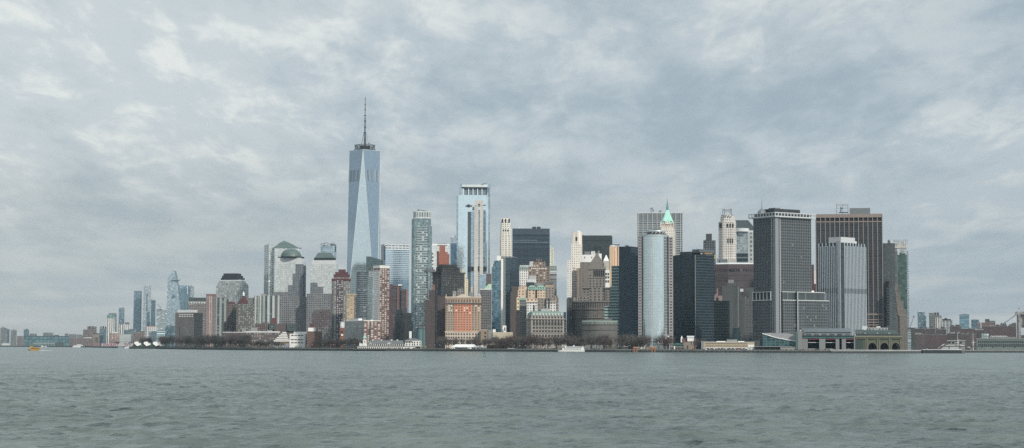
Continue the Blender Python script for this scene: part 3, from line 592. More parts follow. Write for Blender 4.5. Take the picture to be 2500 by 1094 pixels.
# dark plant storeys near the top as louvre panels lying on the four outer facets
lv = fac('louvre_storeys', (.235, .295, .345), (.24, .30, .355), 6, 40, .8, 1., .5, .3, .0)
mb = MB()
for i in range(4):
    A1, T1, T0 = Bq[(i+1) % 4], Tq[(i+1) % 4], Tq[i]
    def pt(f, s_):   # f up the facet, s_ across
        x = [A1[k]+(T0[k]+(T1[k]-T0[k])*s_-A1[k])*f for k in (0, 1)]; d = (x[0]-cx, x[1]-cy); n = math.hypot(*d); return (x[0]+d[0]/n*.5, x[1]+d[1]/n*.5, zb_+(zt_-zb_)*f)
    f0, f1 = (800-442)/435, (800-414)/435
    mb.face([pt(f0, .03), pt(f1, .03), pt(f1, .97), pt(f0, .97)][::-1], lv, [(8, 2), (8, 1), (0, 1), (0, 2)])
b.put(mb, 'louvre_band')
Z = b.z; ppm = WD/F
mb = MB()
for y, r0 in ((361.5, 30), (358, 25), (354, 27), (351, 25)):
    R_ = r0*ppm*.87; n = 40
    for i in range(n):
        t0, t1 = 2*pi*i/n, 2*pi*(i+1)/n; mb.tube((cx+R_*cos(t0), cy+R_*sin(t0), Z(y)), (cx+R_*cos(t1), cy+R_*sin(t1), Z(y)), .6 if y < 361 else .5, darkm)
for i in range(28):
    t0 = 2*pi*i/28; mb.tube((cx+24*ppm*cos(t0), cy+24*ppm*sin(t0), zt_), (cx+25*ppm*cos(t0+.1), cy+25*ppm*sin(t0+.1), Z(349.5)), .35, darkm)
b.put(mb, 'antenna_ring')
mb = MB(); mb.cyl(cx, cy, 12*ppm, zt_, Z(353), darkm); mb.cyl(cx, cy, 23*ppm, zt_, Z(360), darkm, r1=20*ppm); b.put(mb, 'roof_drum')
mb = MB(); pr = [(355, 2.2), (345, 2.6), (338, 2.6), (325, 1.5), (316, 1.7), (306, 1.7), (296, 1.5), (290, 1.8), (280, 1.1), (276.5, 1.1), (274, .9), (264, .9), (262, 1.1), (250, .9), (238, .55), (230, .25), (226, .1)]
mb.lathe(cx, cy, [(Z(y), r*ppm) for y, r in pr], plain('mast_steel', (.11, .13, .15), .5, .3), 8, smooth=False); b.put(mb, 'mast')
mb = MB()
for y, r in ((323, 3.6), (319.5, 3.9), (306, 3), (291.5, 2.8), (277.5, 2.8), (263.5, 2.2), (249.8, 1.9), (236, 1.6)): mb.cyl(cx, cy, r*ppm, Z(y+.9), Z(y-.5), darkm, 8)
for i in range(18):
    y = 285+i*1.6; t0 = i*2.1; mb.tube((cx, cy, Z(y)), (cx+3*ppm*cos(t0), cy+3*ppm*sin(t0), Z(y)), .3, steel)
b.put(mb, 'mast_collar')
for t0 in (.2, pi-.2, pi*1.3, pi*1.7):
    mb = MB(); mb.tube((cx+3*ppm*cos(t0), cy+3*ppm*sin(t0), Z(323)), (cx+10.5*ppm*cos(t0), cy+10.5*ppm*sin(t0), Z(351)), .38, steel); b.put(mb, 'mast_strut')
# ================================================================ between the tall tower and the rounded glass tower
b = B('curved_glass_tower', 'dark curved glass tower with pale floor lines below the tallest tower', 870, 870, 896, 666, 3250, dep=26, cat='tower')
mb = MB(); W = b.b; pts = [(0, 10), (W*.15, 3), (W*.4, 0), (W*.7, 0), (W, 5), (W, 28), (0, 28)]; cg = fac('dark_banded_glass', (.30, .33, .34), (.07, .09, .11), 6, 3.4, .97, .72, .4, .15, .1)
mb.loft([(0, pts), (b.z(668), pts)], cg, cum=True); b.put(mb, 'wall'); mb = MB(); mb.loft([(b.z(668), [(x*.96+.5, y+1) for x, y in pts]), (b.z(664.5), [(x*.9+.5, y+2) for x, y in pts])], darkm); b.put(mb, 'roof_screen')
b = B('glass_tower', 'dark green glass tower with slanting top just in front of the tallest tower', 894, 894, 936, 640, 3500, th=-2, cat='tower')
dg = fac('dark_green_glass', (.12, .15, .15), (.08, .12, .13), 3.4, 3.6, .9, .7, .6, .1, .12); mb = MB(); W, A = b.b, b.a; zr = b.z(636)
mb.loft([(0, rect(0, W, 0, A)), (zr, rect(0, W, 0, A))], dg); b.put(mb, 'wall'); mb = MB(); x0 = b.U(903)
mb.loft([(zr, rect(0, W, 0, A)), (b.z(626), [(0, 0), (x0, 0), (x0, A), (0, A)])], dg); b.put(mb, 'slanted_top'); b.cornice(627.3, 626, steel, .2, 'roof_rim', 0, .22)
b = B('blue_office_tower', 'broad blue mirror tower with white roof lines right of the tallest tower', 924, 939, 999, 597, 4300, th=14, cat='tower')
bm = fac('blue_mirror_floors', (.50, .55, .58), (.42, .53, .62), 5, 4.4, .96, .72, .9, .08, .05, var=.12, pert=.006)
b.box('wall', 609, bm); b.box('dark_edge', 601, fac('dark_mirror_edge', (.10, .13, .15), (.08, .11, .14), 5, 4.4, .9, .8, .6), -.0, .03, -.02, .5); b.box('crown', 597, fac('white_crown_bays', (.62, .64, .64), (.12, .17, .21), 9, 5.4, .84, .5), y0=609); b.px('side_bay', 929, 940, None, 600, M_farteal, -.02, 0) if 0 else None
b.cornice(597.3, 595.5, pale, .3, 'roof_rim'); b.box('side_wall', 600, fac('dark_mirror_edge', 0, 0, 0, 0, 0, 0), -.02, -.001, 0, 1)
for x in spread_(941, 998, 9): b.px('roof_post', x, x+.5, 595.5, 593, steel, .1, .12)
b = B('brick_white_apartment', 'tall apartment tower, half white grid and half red brick', 901, 927, 951, 652, 3000, th=40, cat='apartment')
wg = fac('white_grid_apartment', (.66, .67, .64), (.20, .25, .26), 3.3, 3.0, .66, .45, 0, .15, .35, (.38, .42, .42)); rb = fac('red_brick_white_windows', (.24, .135, .115), (.56, .58, .55), 5.2, 3.1, .55, .58, lit=.3, blind=(.10, .12, .13))
mb = MB(); W, A = b.b, b.a; mb.loft([(0, rect(0, W, 0, A)), (b.z(655), rect(0, W, 0, A))], rb); b.put(mb, 'brick_wall')
mb = MB(); mb.box(-.5, W*.12, 0.2, A+.2, 0, b.z(660), wg); b.put(mb, 'white_wall'); mb = MB(); mb.box(-1.6, 5, A*.55, A*1.05, 0, b.z(675), fac('green_glass_bay', (.46, .50, .50), (.22, .30, .32), 3.2, 3, .8, .6, .4)); b.put(mb, 'glass_bay')
b.box('roof_band', 648, offw, -.01, 1.01, -.02, .62, 654.5); b.box('roof_plant', 646.8, conc, .3, .8, .2, .5, 648)
b = B('apartment_wing', 'low wide wing with banded grey balconies at the foot of the brick and white tower', 840, 888, 928, 784, 2900, th=22, cat='apartment')
b.box('wall', 784, rb); b.box('balcony_wing', 784.5, fac('grey_balcony_bands', (.38, .39, .38), (.12, .15, .15), 14, 3.1, .96, .5), -.005, 0, 0, 1); b.cornice(784, 782, offw, .3, 'parapet'); b.px('roof_hut', 890, 899, 782, 777, white, .3, .8); b.px('roof_hut', 920, 926, 782, 780, white, .3, .8)
b.px('brick_front', 903, 928, None, 786, rb, -.03, 0)
b = B('apartment_wing', 'narrow block with a lit orange brick side at the end of the banded wing', 831, 831, 841, 786, 2930, cat='apartment'); b.px('wall', 831, 841, None, 800, plain('orange_red_brick', (.26, .11, .075))); b.px('glass_top', 831.5, 841, 800, 786, wg); b.px('window', 833, 838, 812, 808, blackg, -.02, 0); b.px('window', 833, 838, 820, 816, white, -.02, 0)
b = B('crowned_apartment', 'grey and purple apartment tower under a stepped maroon roof', 810, 810, 856, 686, 3050, cat='apartment')
gp = fac('grey_pier_apartment', (.24, .235, .225), (.44, .46, .45), 3.7, 3.05, .42, .5, lit=.4, blind=(.09, .10, .11)); b.box('wall', 686, gp); b.px('purple_bay', 822, 838, None, 684, fac('purple_bay_wall', (.12, .09, .10), (.46, .47, .46), 3.5, 3.05, .52, .5, lit=.25, blind=(.05, .05, .06)), -.06, 0); b.px('purple_bay', 811, 814, None, 690, fac('dark_bay_wall', (.08, .08, .09), (.2, .2, .2), 3.4, 3.05, .5, .5), -.05, 0)
b.cornice(686, 680, maroon, .6, 'crown_band'); b.px('crown', 814, 854, 680, 670, maroon, .06, .94); b.px('crown', 818, 850, 670, 664, maroon, .12, .88); b.px('crown', 826, 844, 664, 657.5, maroon, .2, .8)
for x in spread_(812, 855, 14): b.px('crown_post', x, x+.7, 680.5, 677, pale, -.06, -.04)
b = B('tan_apartment', 'yellow tan brick tower between the maroon-roofed tower and the curved dark glass', 847, 847, 870, 718, 2990, cat='apartment')
ty = fac('yellow_tan_brick', (.42, .33, .22), (.22, .20, .16), 4.4, 3.1, .45, .55, lit=.3, blind=(.42, .38, .28)); b.box('wall', 720, ty); b.cornice(720, 717.5, plain('tan_cornice', (.46, .38, .28)), .5); b.px('dark_side', 866, 870, None, 721, fac('dark_bay_wall', 0, 0, 0, 0, 0, 0), -.04, 0)
b = B('dark_office', 'dark glass and red-striped block behind the red brick tower', 951, 951, 995, 706, 3150, cat='office'); ds = fac('dark_ribbon_office', (.15, .10, .10), (.05, .065, .07), 20, 3.4, 1., .6)
b.px('wall', 956, 980, None, 697, ds, .2, 1); b.px('lower_wall', 980.2, 994, None, 706, ds, .0, 1); b.px('red_stripe', 970, 973, None, 700, plain('pink_red_pier', (.32, .15, .14)), .1, .2); b.px('red_stripe', 991, 995, 752, 706, plain('pink_red_pier', 0), -.05, .1); b.px('red_corner', 952, 957, None, 694, plain('dark_red_corner', (.13, .06, .07)), 0, .3); b.px('water_tank', 957, 963, 697, 693.5, slate, .5, .9); b.px('roof_hut', 972, 981, 697, 694, white, .4, .8)
b = B('old_office', 'grey stone office with a rounded attic below the dark red-striped block', 959, 959, 1004, 766, 3000, cat='office')
og = fac('old_grey_stone', (.15, .145, .14), (.06, .07, .07), 3.8, 3.7, .45, .5); b.px('wall', 960, 986, None, 772, og); b.px('right_wall', 984, 1004, None, 764, fac('beige_ornate_wall', (.24, .22, .20), (.08, .085, .085), 4.2, 3.8, .45, .5), .05, 1)
mb = MB(); c = b.U(975); r = b.U(984)-c; mb.lathe(c, b.a*.4, [(b.z(773), r), (b.z(765), r), (b.z(758), r*.7), (b.z(755), r*.3), (b.z(752), .1)], slate, 14); b.put(mb, 'dome'); b.px('dark_glass_bay', 967, 977, None, 785, blackg, -.05, 0); b.cornice(772.5, 771, conc, .5, u1=.58)
# rounded glass tower
b = B('rounded_glass_tower', 'slender pale glass tower with rounded corners and white balcony bands', 1006, 1006, 1054, 525, 2950, dep=30, cat='tower')
rgm = fac('balcony_band_glass', (.46, .50, .49), (.13, .18, .19), 3.3, 3.85, .86, .6, .55, .1, .18, (.55, .60, .58), pert=.02, wallmetal=.5, wallrough=.25)
rgs = fac('sky_side_glass', (.22, .27, .28), (.24, .32, .33), 3.3, 3.85, .88, .7, .75, .08, .1, pert=.02)
def rr(x0, x1, y0, y1, r, n=4):
    o = []
    for cx_, cy_, t0 in ((x1-r, y0+r, -pi/2), (x1-r, y1-r, 0), (x0+r, y1-r, pi/2), (x0+r, y0+r, pi)):
        for i in range(n+1): o.append((cx_+r*cos(t0+pi/2*i/n), cy_+r*sin(t0+pi/2*i/n)))
    return o
W, A = b.b, b.a; mb = MB(); base = rr(0, W, 0, A, 9); mb.loft([(0, base), (b.z(553), base)], rgm, cum=True, smooth=True); b.put(mb, 'wall')
mb = MB(); up = rr(W*.06, W*.97, 1, A-1, 8); mb.loft([(b.z(553), up), (b.z(533), up)], rgs, cum=True, smooth=True, ztop=b.z(525)); b.put(mb, 'upper_wall')
mb = MB(); up = rr(W*.06, W*.97, 1, A-1, 8); mb.loft([(b.z(533), up), (b.z(515.5), up)], fac('open_crown_screen', (.52, .55, .54), (.20, .23, .24), 4, 11, .7, .7), cum=True, smooth=True); b.put(mb, 'crown_screen')
mb = MB(); mb.loft([(0, rr(-.5, W*.3, -.6, A, 6)), (b.z(535), rr(-.5, W*.3, -.6, A, 6))], rgs, cum=True, smooth=True); b.put(mb, 'glass_corner')
mb = MB(); mb.loft([(0, rr(W*.78, W+.5, -.6, A, 6)), (b.z(552), rr(W*.78, W+.5, -.6, A, 6))], rgs, cum=True, smooth=True); b.put(mb, 'glass_corner')
mb = MB(); mb.tube((W*.45, A/2, b.z(517)), (W*.25, A/2, b.z(510)), .45, darkm); mb.tube((W*.3, A/2, b.z(510.5)), (W*.75, A/2, b.z(514)), .35, darkm); mb.tube((W*.5, A/2, b.z(517)), (W*.6, A/2, b.z(512)), .4, darkm); b.put(mb, 'roof_crane')
b = B('glass_podium', 'low teal ribbed glass hall at the foot of the rounded glass tower', 1016, 1016, 1040, 803, 2860, cat='hall'); b.box('wall', 803, fac('teal_ribbed_hall', (.13, .18, .19), (.10, .19, .21), 3, 30, .6, 1.)); b.cornice(803, 801, teal, .5, 'roof')
b = B('billboard', 'tall narrow white board beside the teal ribbed hall', 999, 999, 1005, 809, 2800, dep=3, cat='billboard'); b.px('panel', 999, 1005, 826, 809, white); b.px('post', 1001, 1002.5, None, 826, steel, .2, .8)
# ================================================================ centre
b = B('gridded_tower', 'pale white gridded tower half hidden behind the rounded glass tower', 1054, 1054, 1097, 597, 3800, cat='tower')
b.box('wall', 600, fac('pale_fine_grid_wall', (.58, .60, .60), (.35, .40, .42), 2.6, 3.6, .5, .5)); b.px('left_bay', 1055, 1058.5, None, 615, fac('white_black_bays', (.6, .62, .62), (.03, .04, .05), 8, 7.5, .8, .5), -.04, 0); b.cornice(600, 595.5, white, .3, 'roof_band'); b.px('roof_mesh', 1067, 1092, 599.5, 598, darkm, -.02, .1)
for x in (1066, 1074, 1082): b.px('roof_crane', x, x+9, 595, 592.6+.8, steel, .2, .22)
b = B('stepped_brick_tower', 'bright red brick tower with stepped shoulders in front of the pale grid tower', 1067, 1067, 1097, 620, 3550, cat='tower')
rbk = fac('bright_red_brick', (.36, .13, .085), (.28, .14, .10), 3.4, 3.7, .35, .5); b.box('wall', 620, rbk); b.px('stepped_top', 1070, 1093, 620, 615, rbk, .1, .9); b.px('stepped_top', 1072.5, 1087, 615, 600, rbk, .2, .8); b.px('dark_side', 1066.5, 1071, None, 613, plain('dark_red_side', (.10, .05, .045)), -.02, .5)
b = B('blue_glass_tower', 'narrow dark blue glass tower with slanting grey top', 1100, 1100, 1115, 594, 3850, dep=30, cat='tower'); W, A = b.b, b.a
mb = MB(); mb.loft([(0, rect(0, W, 0, A)), (b.z(594), rect(0, W, 0, A))], fac('deep_blue_glass', (.08, .12, .16), (.12, .20, .27), 3, 4, .9, .85, .75)); b.put(mb, 'wall')
mb = MB(); zl, zr, z0 = b.z(579), b.z(573), b.z(594); q = [(0, z0), (W, z0), (W, zr), (0, zl)]; gsl = fac('grey_glass_top', (.32, .36, .38), (.36, .42, .45), 3, 4, .8, .8, .5)
mb.face([(x, 0, z) for x, z in q], gsl, [(x/3, -z/4) for x, z in q]); mb.face([(x, A, z) for x, z in q][::-1], gsl); mb.face([(0, 0, zl), (W, 0, zr), (W, A, zr), (0, A, zl)], ROOF); mb.face([(0, 0, z0), (0, 0, zl), (0, A, zl), (0, A, z0)], gsl); mb.face([(W, 0, z0), (W, A, z0), (W, A, zr), (W, 0, zr)], gsl); b.put(mb, 'slanted_top')
# tall pale blue glass office with a framed crown
b = B('pale_glass_skyscraper', 'second tallest tower, pale blue glass with framed louvred crown', 1116, 1119, 1197, 476, 3950, th=3, dep=50, cat='tower')
pg = fac('pale_sky_glass', (.58, .66, .68), (.76, .86, .88), 3.2, 4.2, .93, .92, .93, .06, .02, var=.07, pert=.006)
b.px('wall', 1119, 1191, None, 476, pg, 0, 1); b.px('side_wing', 1191, 1197, None, 462, fac('side_sky_glass', (.30, .36, .40), (.42, .52, .58), 3, 4.2, .9, .9, .88), .05, .95); b.px('edge_column', 1190, 1191.6, None, 470, pale, -.02, 0); b.px('edge_column', 1115.5, 1119, None, 478, fac('side_sky_glass', 0, 0, 0, 0, 0, 0), -.01, .3)
b.px('crown_core', 1133, 1191, 476, 458, fac('crown_louvres', (.12, .17, .21), (.24, .31, .36), 60, 1.9, 1., .5, .3), .1, .9); b.px('crown_core', 1125, 1133, 476, 458, pg, .14, .9)
for x in (1132, 1144, 1155, 1166, 1177, 1190): b.px('crown_post', x-.8, x+1, 476, 457.5, white, .07, .1)
b.px('crown_beam', 1130, 1191, 458, 455.8, darkm, .05, .95); b.px('crown_screen', 1128, 1191, 455.8, 450, plain('pale_screen', (.55, .60, .60), .4), .05, .95)
for x in (1124, 1194.5): b.px('corner_fin', x, x+2.6, 476 if x > 1150 else 476, 448.5, fac('side_sky_glass', 0, 0, 0, 0, 0, 0), 0, .95)
mb = MB(); mb.tube((b.U(1176), 5, b.z(450)), (b.U(1189), 5, b.z(445.5)), .5, steel); mb.tube((b.U(1178), 5, b.z(446.5)), (b.U(1189), 5, b.z(446.5)), .3, steel); mb.tube((b.U(1180), 5, b.z(450)), (b.U(1180), 5, b.z(446)), .5, steel); b.put(mb, 'roof_crane')
b = B('concrete_core_tower', 'unfinished slender tower with bare concrete core before the pale glass skyscraper', 1150, 1150, 1187, 500, 3200, dep=28, cat='tower')
cc = plain('raw_concrete', (.52, .49, .46), noise=.15); cf = fac('core_concrete_floors', (.52, .50, .47), (.44, .43, .41), 3, 8, 1., .08)
b.px('core_wall', 1158, 1168, None, 502, cf, 0, .9); b.px('core_wall', 1171.5, 1180, None, 502, cf, 0, .9); b.px('core_head', 1158, 1180, 502, 489.5, cc, -.02, .9)
b.px('window_strip', 1168, 1171.5, None, 512, fac('strip_windows', (.40, .45, .46), (.16, .22, .26), 6, 3.6, .9, .6, .4), .04, .9); b.px('slot', 1168, 1171.6, 500.5, 497.5, blackg, -.04, 0)
b.px('glass_wing', 1150.4, 1158, 700, 516, fac('light_blue_glass', (.32, .40, .45), (.40, .52, .60), 3, 3.6, .9, .85, .85, pert=.01), .1, .9); b.px('glass_wing', 1180, 1185.5, 700, 512, fac('deep_blue_glass2', (.12, .2, .25), (.20, .32, .40), 3, 3.6, .9, .85, .8), .1, .9)
b.px('open_frame', 1142, 1150.2, None, 517, fac('hoist_frame_dark', (.11, .13, .14), (.05, .06, .065), 2.4, 3.6, .6, .6), .1, .8); b.px('hoist_mast', 1185.8, 1187, None, 517, steel, .1, .2); b.px('formwork', 1136, 1153, 503.5, 500, steel, .1, .6); b.px('formwork', 1141, 1147, 505, 499, darkm, .1, .6); b.px('formwork', 1180, 1186, 501, 499.5, steel, .1, .6)
b.px('formwork', 1153, 1158, 512, 505, conc, .1, .6); b.px('lower_wall', 1150.4, 1187, None, 700, cf, .1, .9)
for x in (1143, 1151, 1181): b.px('terrace_void', x, x+7, 661, 651, blackg, .0, .12)
b.px('terrace_void', 1168, 1171.6, 661, 650, blackg, -.04, 0)
b = B('glass_annex', 'small pale glass block at the right foot of the concrete core tower', 1172, 1172, 1187, 671, 3100, cat='office'); b.box('wall', 671, fac('light_blue_glass', 0, 0, 0, 0, 0, 0)); b.cornice(671, 669.5, pale, .3, 'parapet')
b = B('brown_office', 'plain brown-grey slab between the glass annex and the narrow teal glass tower', 1187, 1187, 1200, 669, 3250, cat='office'); b.box('wall', 669, fac('brown_plain_slab', (.16, .13, .13), (.11, .10, .10), 5, 3.5, .6, .4)); b.cornice(669, 668, conc, .3, 'parapet')
# wrapped dark tower and its neighbours
b = B('scaffolded_tower', 'dark old tower wrapped in black netting and scaffolding', 1057, 1079, 1134, 666, 2850, th=35, cat='tower')
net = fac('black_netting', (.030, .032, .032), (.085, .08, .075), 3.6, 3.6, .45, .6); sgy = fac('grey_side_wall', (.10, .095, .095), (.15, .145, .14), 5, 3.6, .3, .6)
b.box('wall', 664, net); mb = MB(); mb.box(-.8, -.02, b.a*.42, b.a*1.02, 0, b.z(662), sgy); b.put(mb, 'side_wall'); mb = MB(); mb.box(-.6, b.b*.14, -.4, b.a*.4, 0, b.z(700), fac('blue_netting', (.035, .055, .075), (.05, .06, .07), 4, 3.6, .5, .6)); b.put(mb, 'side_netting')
b.px('upper_tier', 1082, 1124, 664, 652, net, .1, .8); b.px('upper_tier', 1086, 1121, 652, 645, net, .2, .7); b.cornice(667, 664, darkm, 1.2, 'scaffold_deck')
mb = MB()
for i in range(19):
    x = b.U(1076)+(b.U(1134)-b.U(1076))*i/18; mb.tube((x, -1.6, b.z(720)), (x, -1.6, b.z(663-random.random()*3)), .16, steel, n=4)
for y in range(668, 720, 6): mb.tube((b.U(1076), -1.6, b.z(y)), (b.U(1134), -1.6, b.z(y)), .14, steel, n=4)
for i in range(14):
    x = b.U(1084)+(b.U(1124)-b.U(1084))*i/13; mb.tube((x, b.a*.09, b.z(664)), (x, b.a*.09, b.z(643-random.random()*3)), .18, darkm, n=4)
b.put(mb, 'scaffold')
mb = MB(); mb.lathe(b.U(1066), b.a*.75, [(b.z(664), 9), (b.z(658), 8), (b.z(655), 4), (b.z(654), .1)], slate, 12); b.put(mb, 'corner_dome')
b = B('brown_brick_block', 'tall dark brown brick slab at the left foot of the netted tower', 1038, 1038, 1062, 732, 2800, cat='office'); brn = fac('dark_brown_slab', (.095, .07, .068), (.05, .05, .055), 4, 3.6, .4, .45); b.box('wall', 732, brn); b.px('upper_tier', 1047, 1062, 732, 708, brn, .2, 1); b.px('tall_tier', 1056, 1062, 708, 695, plain('rust_red_brick', (.24, .12, .09)), .3, 1); b.cornice(732, 730.5, conc, .4, 'parapet', u1=.4)
b = B('cream_tower', 'cream stepped block lit beside the netted tower', 1124, 1124, 1143, 682, 3050, cat='office'); crm = fac('cream_block', (.74, .60, .45), (.30, .25, .20), 4, 4, .3, .5); b.box('wall', 682, crm); b.px('upper_tier', 1126, 1137, 682, 663, crm, .1, .9); b.px('upper_tier', 1128, 1133, 663, 657.5, crm, .3, .8)
b = B('red_stone_office', 'broad office with bright red brick centre, tan wings and a low gable', 1088, 1088, 1174, 726, 2620, dep=28, cat='office')
tan_w = plain('tan_terracotta', (.46, .33, .235), noise=.12, scale=.15); red_w = plain('salmon_red_brick', (.56, .215, .12), noise=.12, scale=.15); st_w = plain('cream_limestone', (.54, .47, .40), noise=.12)
W, A = b.b, b.a; mb = MB(); mb.box(0, W, 0, A, 0, b.z(727), tan_w, ROOF); b.put(mb, 'wall'); mb = MB(); mb.box(b.U(1110.5), b.U(1151.5), -.35, 0, b.z(809), b.z(743), red_w); b.put(mb, 'red_brick_panel')
b.px('stone_base', 1087.8, 1174.2, None, 810, st_w, -.025, 0); b.cornice(742.5, 739.5, plain('dark_balcony', (.11, .10, .11)), 1.2, 'balcony'); b.cornice(727, 724.5, st_w, .9); b.cornice(811, 809.5, st_w, 1.1)
xs = [1091, 1096.7, 1102.5, 1107.8, 1114, 1120.6, 1127.4, 1134, 1141, 1147.6, 1155.2, 1162, 1169]
dkw = plain('brownish_window', (.10, .085, .08), .2); wsh = plain('white_blind', (.62, .60, .55))
b.windows(xs, [738], 2.1, 4.6, dkw, arch=True, frame=st_w, d=.45)
rows = [806, 800.2, 794.4, 788.6, 782.8, 777, 771.2, 765.4, 759.6, 753.8, 748]
b.windows([x for x in xs if True], rows[:7], 1.9, 1.9, dkw, frame=wsh, d=.45)
mb = MB()
for y in rows[7:]:
    for x in xs:
        mb.box(b.U(x)-.95, b.U(x)+.95, -.5, -.35, b.z(y), b.z(y)+1.9, dkw if random.random() < .7 else wsh)
        mb.box(b.U(x)-1.05, b.U(x)+1.05, -.62, -.3, b.z(y)-.3, b.z(y)-.02, wsh)
o = b.put(mb, 'upper_windows'); o['kind'] = 'stuff'
mb = MB()
for x in xs:
    for y in (818, 826, 834, 842): mb.box(b.U(x)-1.1, b.U(x)+1.1, -.9, -.7, b.z(y), b.z(y)+2.4, dkw)
o = b.put(mb, 'base_windows'); o['kind'] = 'stuff'
mb = MB(); g0, g1, g2 = b.U(1112), b.U(1150), b.U(1131)
mb.face([(g0, -.3, b.z(724.5)), (g1, -.3, b.z(724.5)), (g2, -.3, b.z(717.5))], st_w); mb.face([(g0, 6, b.z(724.5)), (g2, 6, b.z(717.5)), (g1, 6, b.z(724.5))], st_w); mb.face([(g0, -.3, b.z(724.5)), (g2, -.3, b.z(717.5)), (g2, 6, b.z(717.5)), (g0, 6, b.z(724.5))], slate); mb.face([(g2, -.3, b.z(717.5)), (g1, -.3, b.z(724.5)), (g1, 6, b.z(724.5)), (g2, 6, b.z(717.5))], slate); b.put(mb, 'gable')
for x in (1088.5, 1107, 1172): b.px('roof_finial', x, x+1.6, 724.5, 719, st_w, .0, .05)
b.px('roof_plant', 1117, 1131, 724.5, 704, fac('grey_attic', (.30, .29, .28), (.06, .06, .06), 4, 4, .5, .5), .5, .9); b.px('roof_plant', 1105, 1114, 724.5, 710, conc, .5, .9); b.px('roof_plant', 1146, 1154, 724.5, 713, steel, .4, .8); b.px('roof_mesh_frame', 1157, 1172, 724.5, 716, fac('thin_mesh', (.2, .2, .2), (.5, .5, .5), 1.4, 1.4, .8, .8), .3, .35)
b = B('side_wing', 'narrow dark blue-brown block filling the gap left of the red brick centred office', 1068, 1068, 1088, 722, 2680, cat='office'); b.box('wall', 722, fac('dark_brown_slab', 0, 0, 0, 0, 0, 0)); b.cornice(722, 720, darkm, .4, 'parapet')
b = B('green_roofed_office', 'grey stone office with pale green peaked roof right of the red brick centred office', 1172, 1172, 1199, 706, 2820, cat='office')
b.box('wall', 706, fac('grey_stone_pairs', (.19, .185, .18), (.045, .05, .055), 6.2, 3.9, .62, .5, pair=1)); b.cornice(708, 705, pale, .6)
mb = MB(); x0, x1 = b.U(1183), b.U(1199.5); mb.loft([(b.z(705), rect(x0, x1, 2, 22)), (b.z(698), rect(x0+(x1-x0)*.35, x1, 7, 17)), (b.z(693), rect(x0+(x1-x0)*.6, x1, 9, 15))], plain('pale_green_copper', (.36, .50, .34)), cap=verd); b.put(mb, 'roof')
b = B('tan_annex', 'low tan annex between the red brick office and the grey stone office', 1174, 1174, 1190, 806, 2600, cat='annex'); b.box('wall', 806, plain('tan_annex_wall', (.33, .26, .19))); b.windows([1185], [815, 824, 833, 842], 2.6, 2.4, blackg); b.cornice(806, 804.8, st_w, .4)
b = B('low_cream_hall', 'long low cream hall with a white stair tower behind the park trees', 1203, 1203, 1252, 811, 2600, cat='hall'); b.box('wall', 811, plain('cream_hall_wall', (.50, .44, .34))); b.px('stair_tower', 1227, 1236, 811, 795, white, .2, .8); b.windows([1232.5], [808], 1.6, 5, blackg, part='slot_window'); b.px('side_block', 1203.5, 1210, 811, 804, white, .1, .6); b.px('side_block', 1192, 1203, None, 806, conc, .1, .9)
b = B('narrow_glass_tower', 'narrow teal glass tower with a bright white side wall', 1201, 1201, 1223, 640, 2950, cat='tower')
tg = fac('teal_mirror_tower', (.09, .14, .17), (.13, .22, .27), 3, 3.7, .9, .8, .65, .1, .06); b.px('wall', 1201, 1218, None, 652, tg, 0, 1); b.px('upper_wall', 1206, 1222, 652, 637, tg, .1, 1); b.px('right_wall', 1211, 1223.5, None, 636, tg, .02, 1); b.px('white_side_wall', 1223.5, 1228.5, None, 632, plain('bright_white_render', (.80, .76, .70), noise=.06), .05, 1); b.px('white_hut', 1201, 1208, 652, 644, white, .3, .8); b.px('white_hut', 1213, 1223, 636, 624, white, .3, .9)
b = B('cream_art_tower', 'slim cream limestone tower with arched top openings and faceted shoulders', 1221, 1221, 1250, 576, 3550, cat='tower')
ca = fac('cream_limestone_tower', (.74, .68, .59), (.16, .14, .12), 5.4, 4.2, .38, .48, lit=.05); W, A = b.b, b.a
mb = MB()
for x0, x1, y0, y1 in ((1221, 1250, 900, 576), (1221.5, 1248.5, 576, 556), (1222, 1246, 556, 540)): mb.loft([(max(0, b.z(y0)) if y0 < 900 else 0, chamf(b.U(x0), b.U(x1), 0, A, 2.5)), (b.z(y1), chamf(b.U(x0), b.U(x1), 0, A, 2.5))], ca)
b.put(mb, 'wall'); b.px('crown', 1224, 1244.5, 540, 533, plain('cream_stone_plain', (.76, .70, .61), noise=.1), .1, .9); b.windows([1227, 1234.5, 1243], [544], 2.6, 8, blackg, arch=True, d=.5, part='crown_opening'); b.windows([1229, 1234.5, 1240], [565], 2.4, 3.6, blackg, arch=True, d=.5, part='crown_opening')
b.px('side_shadow_bay', 1220.4, 1223.5, None, 580, fac('cream_side_windows', (.42, .38, .34), (.12, .11, .10), 3, 4.2, .6, .5), -.03, .2)
b = B('black_slab_tower', 'broad navy black slab with faint light strips and rooftop boxes', 1251, 1251, 1342, 558, 3450, dep=38, cat='tower')
bs = fac('navy_steel_slab', (.035, .055, .075), (.03, .045, .06), 60, 4.3, 1., .55, .2, .2, .12, (.16, .20, .23), run=5, pert=.004); b.box('wall', 572, bs); b.box('crown', 558, plain('navy_crown_panel', (.05, .075, .10), .5), y0=572)
for x in (1269, 1287.5, 1305.5, 1324): b.px('joint', x-.25, x+.25, None, 558.2, darkm, -.006, 0)
for x0 in (1299.5, 1310.5): b.px('roof_box', x0, x0+9.5, 558, 553, darkm, .2, .7)
for y in (586.5, 591.5): b.px('lit_strip', 1253, 1340 if y > 590 else 1312, y+.7, y-.5, plain('pale_blue_strip', (.22, .27, .31)), -.007, -.002)
b.px('white_vent', 1266, 1268.5, 558, 555.5, white, .4, .5)
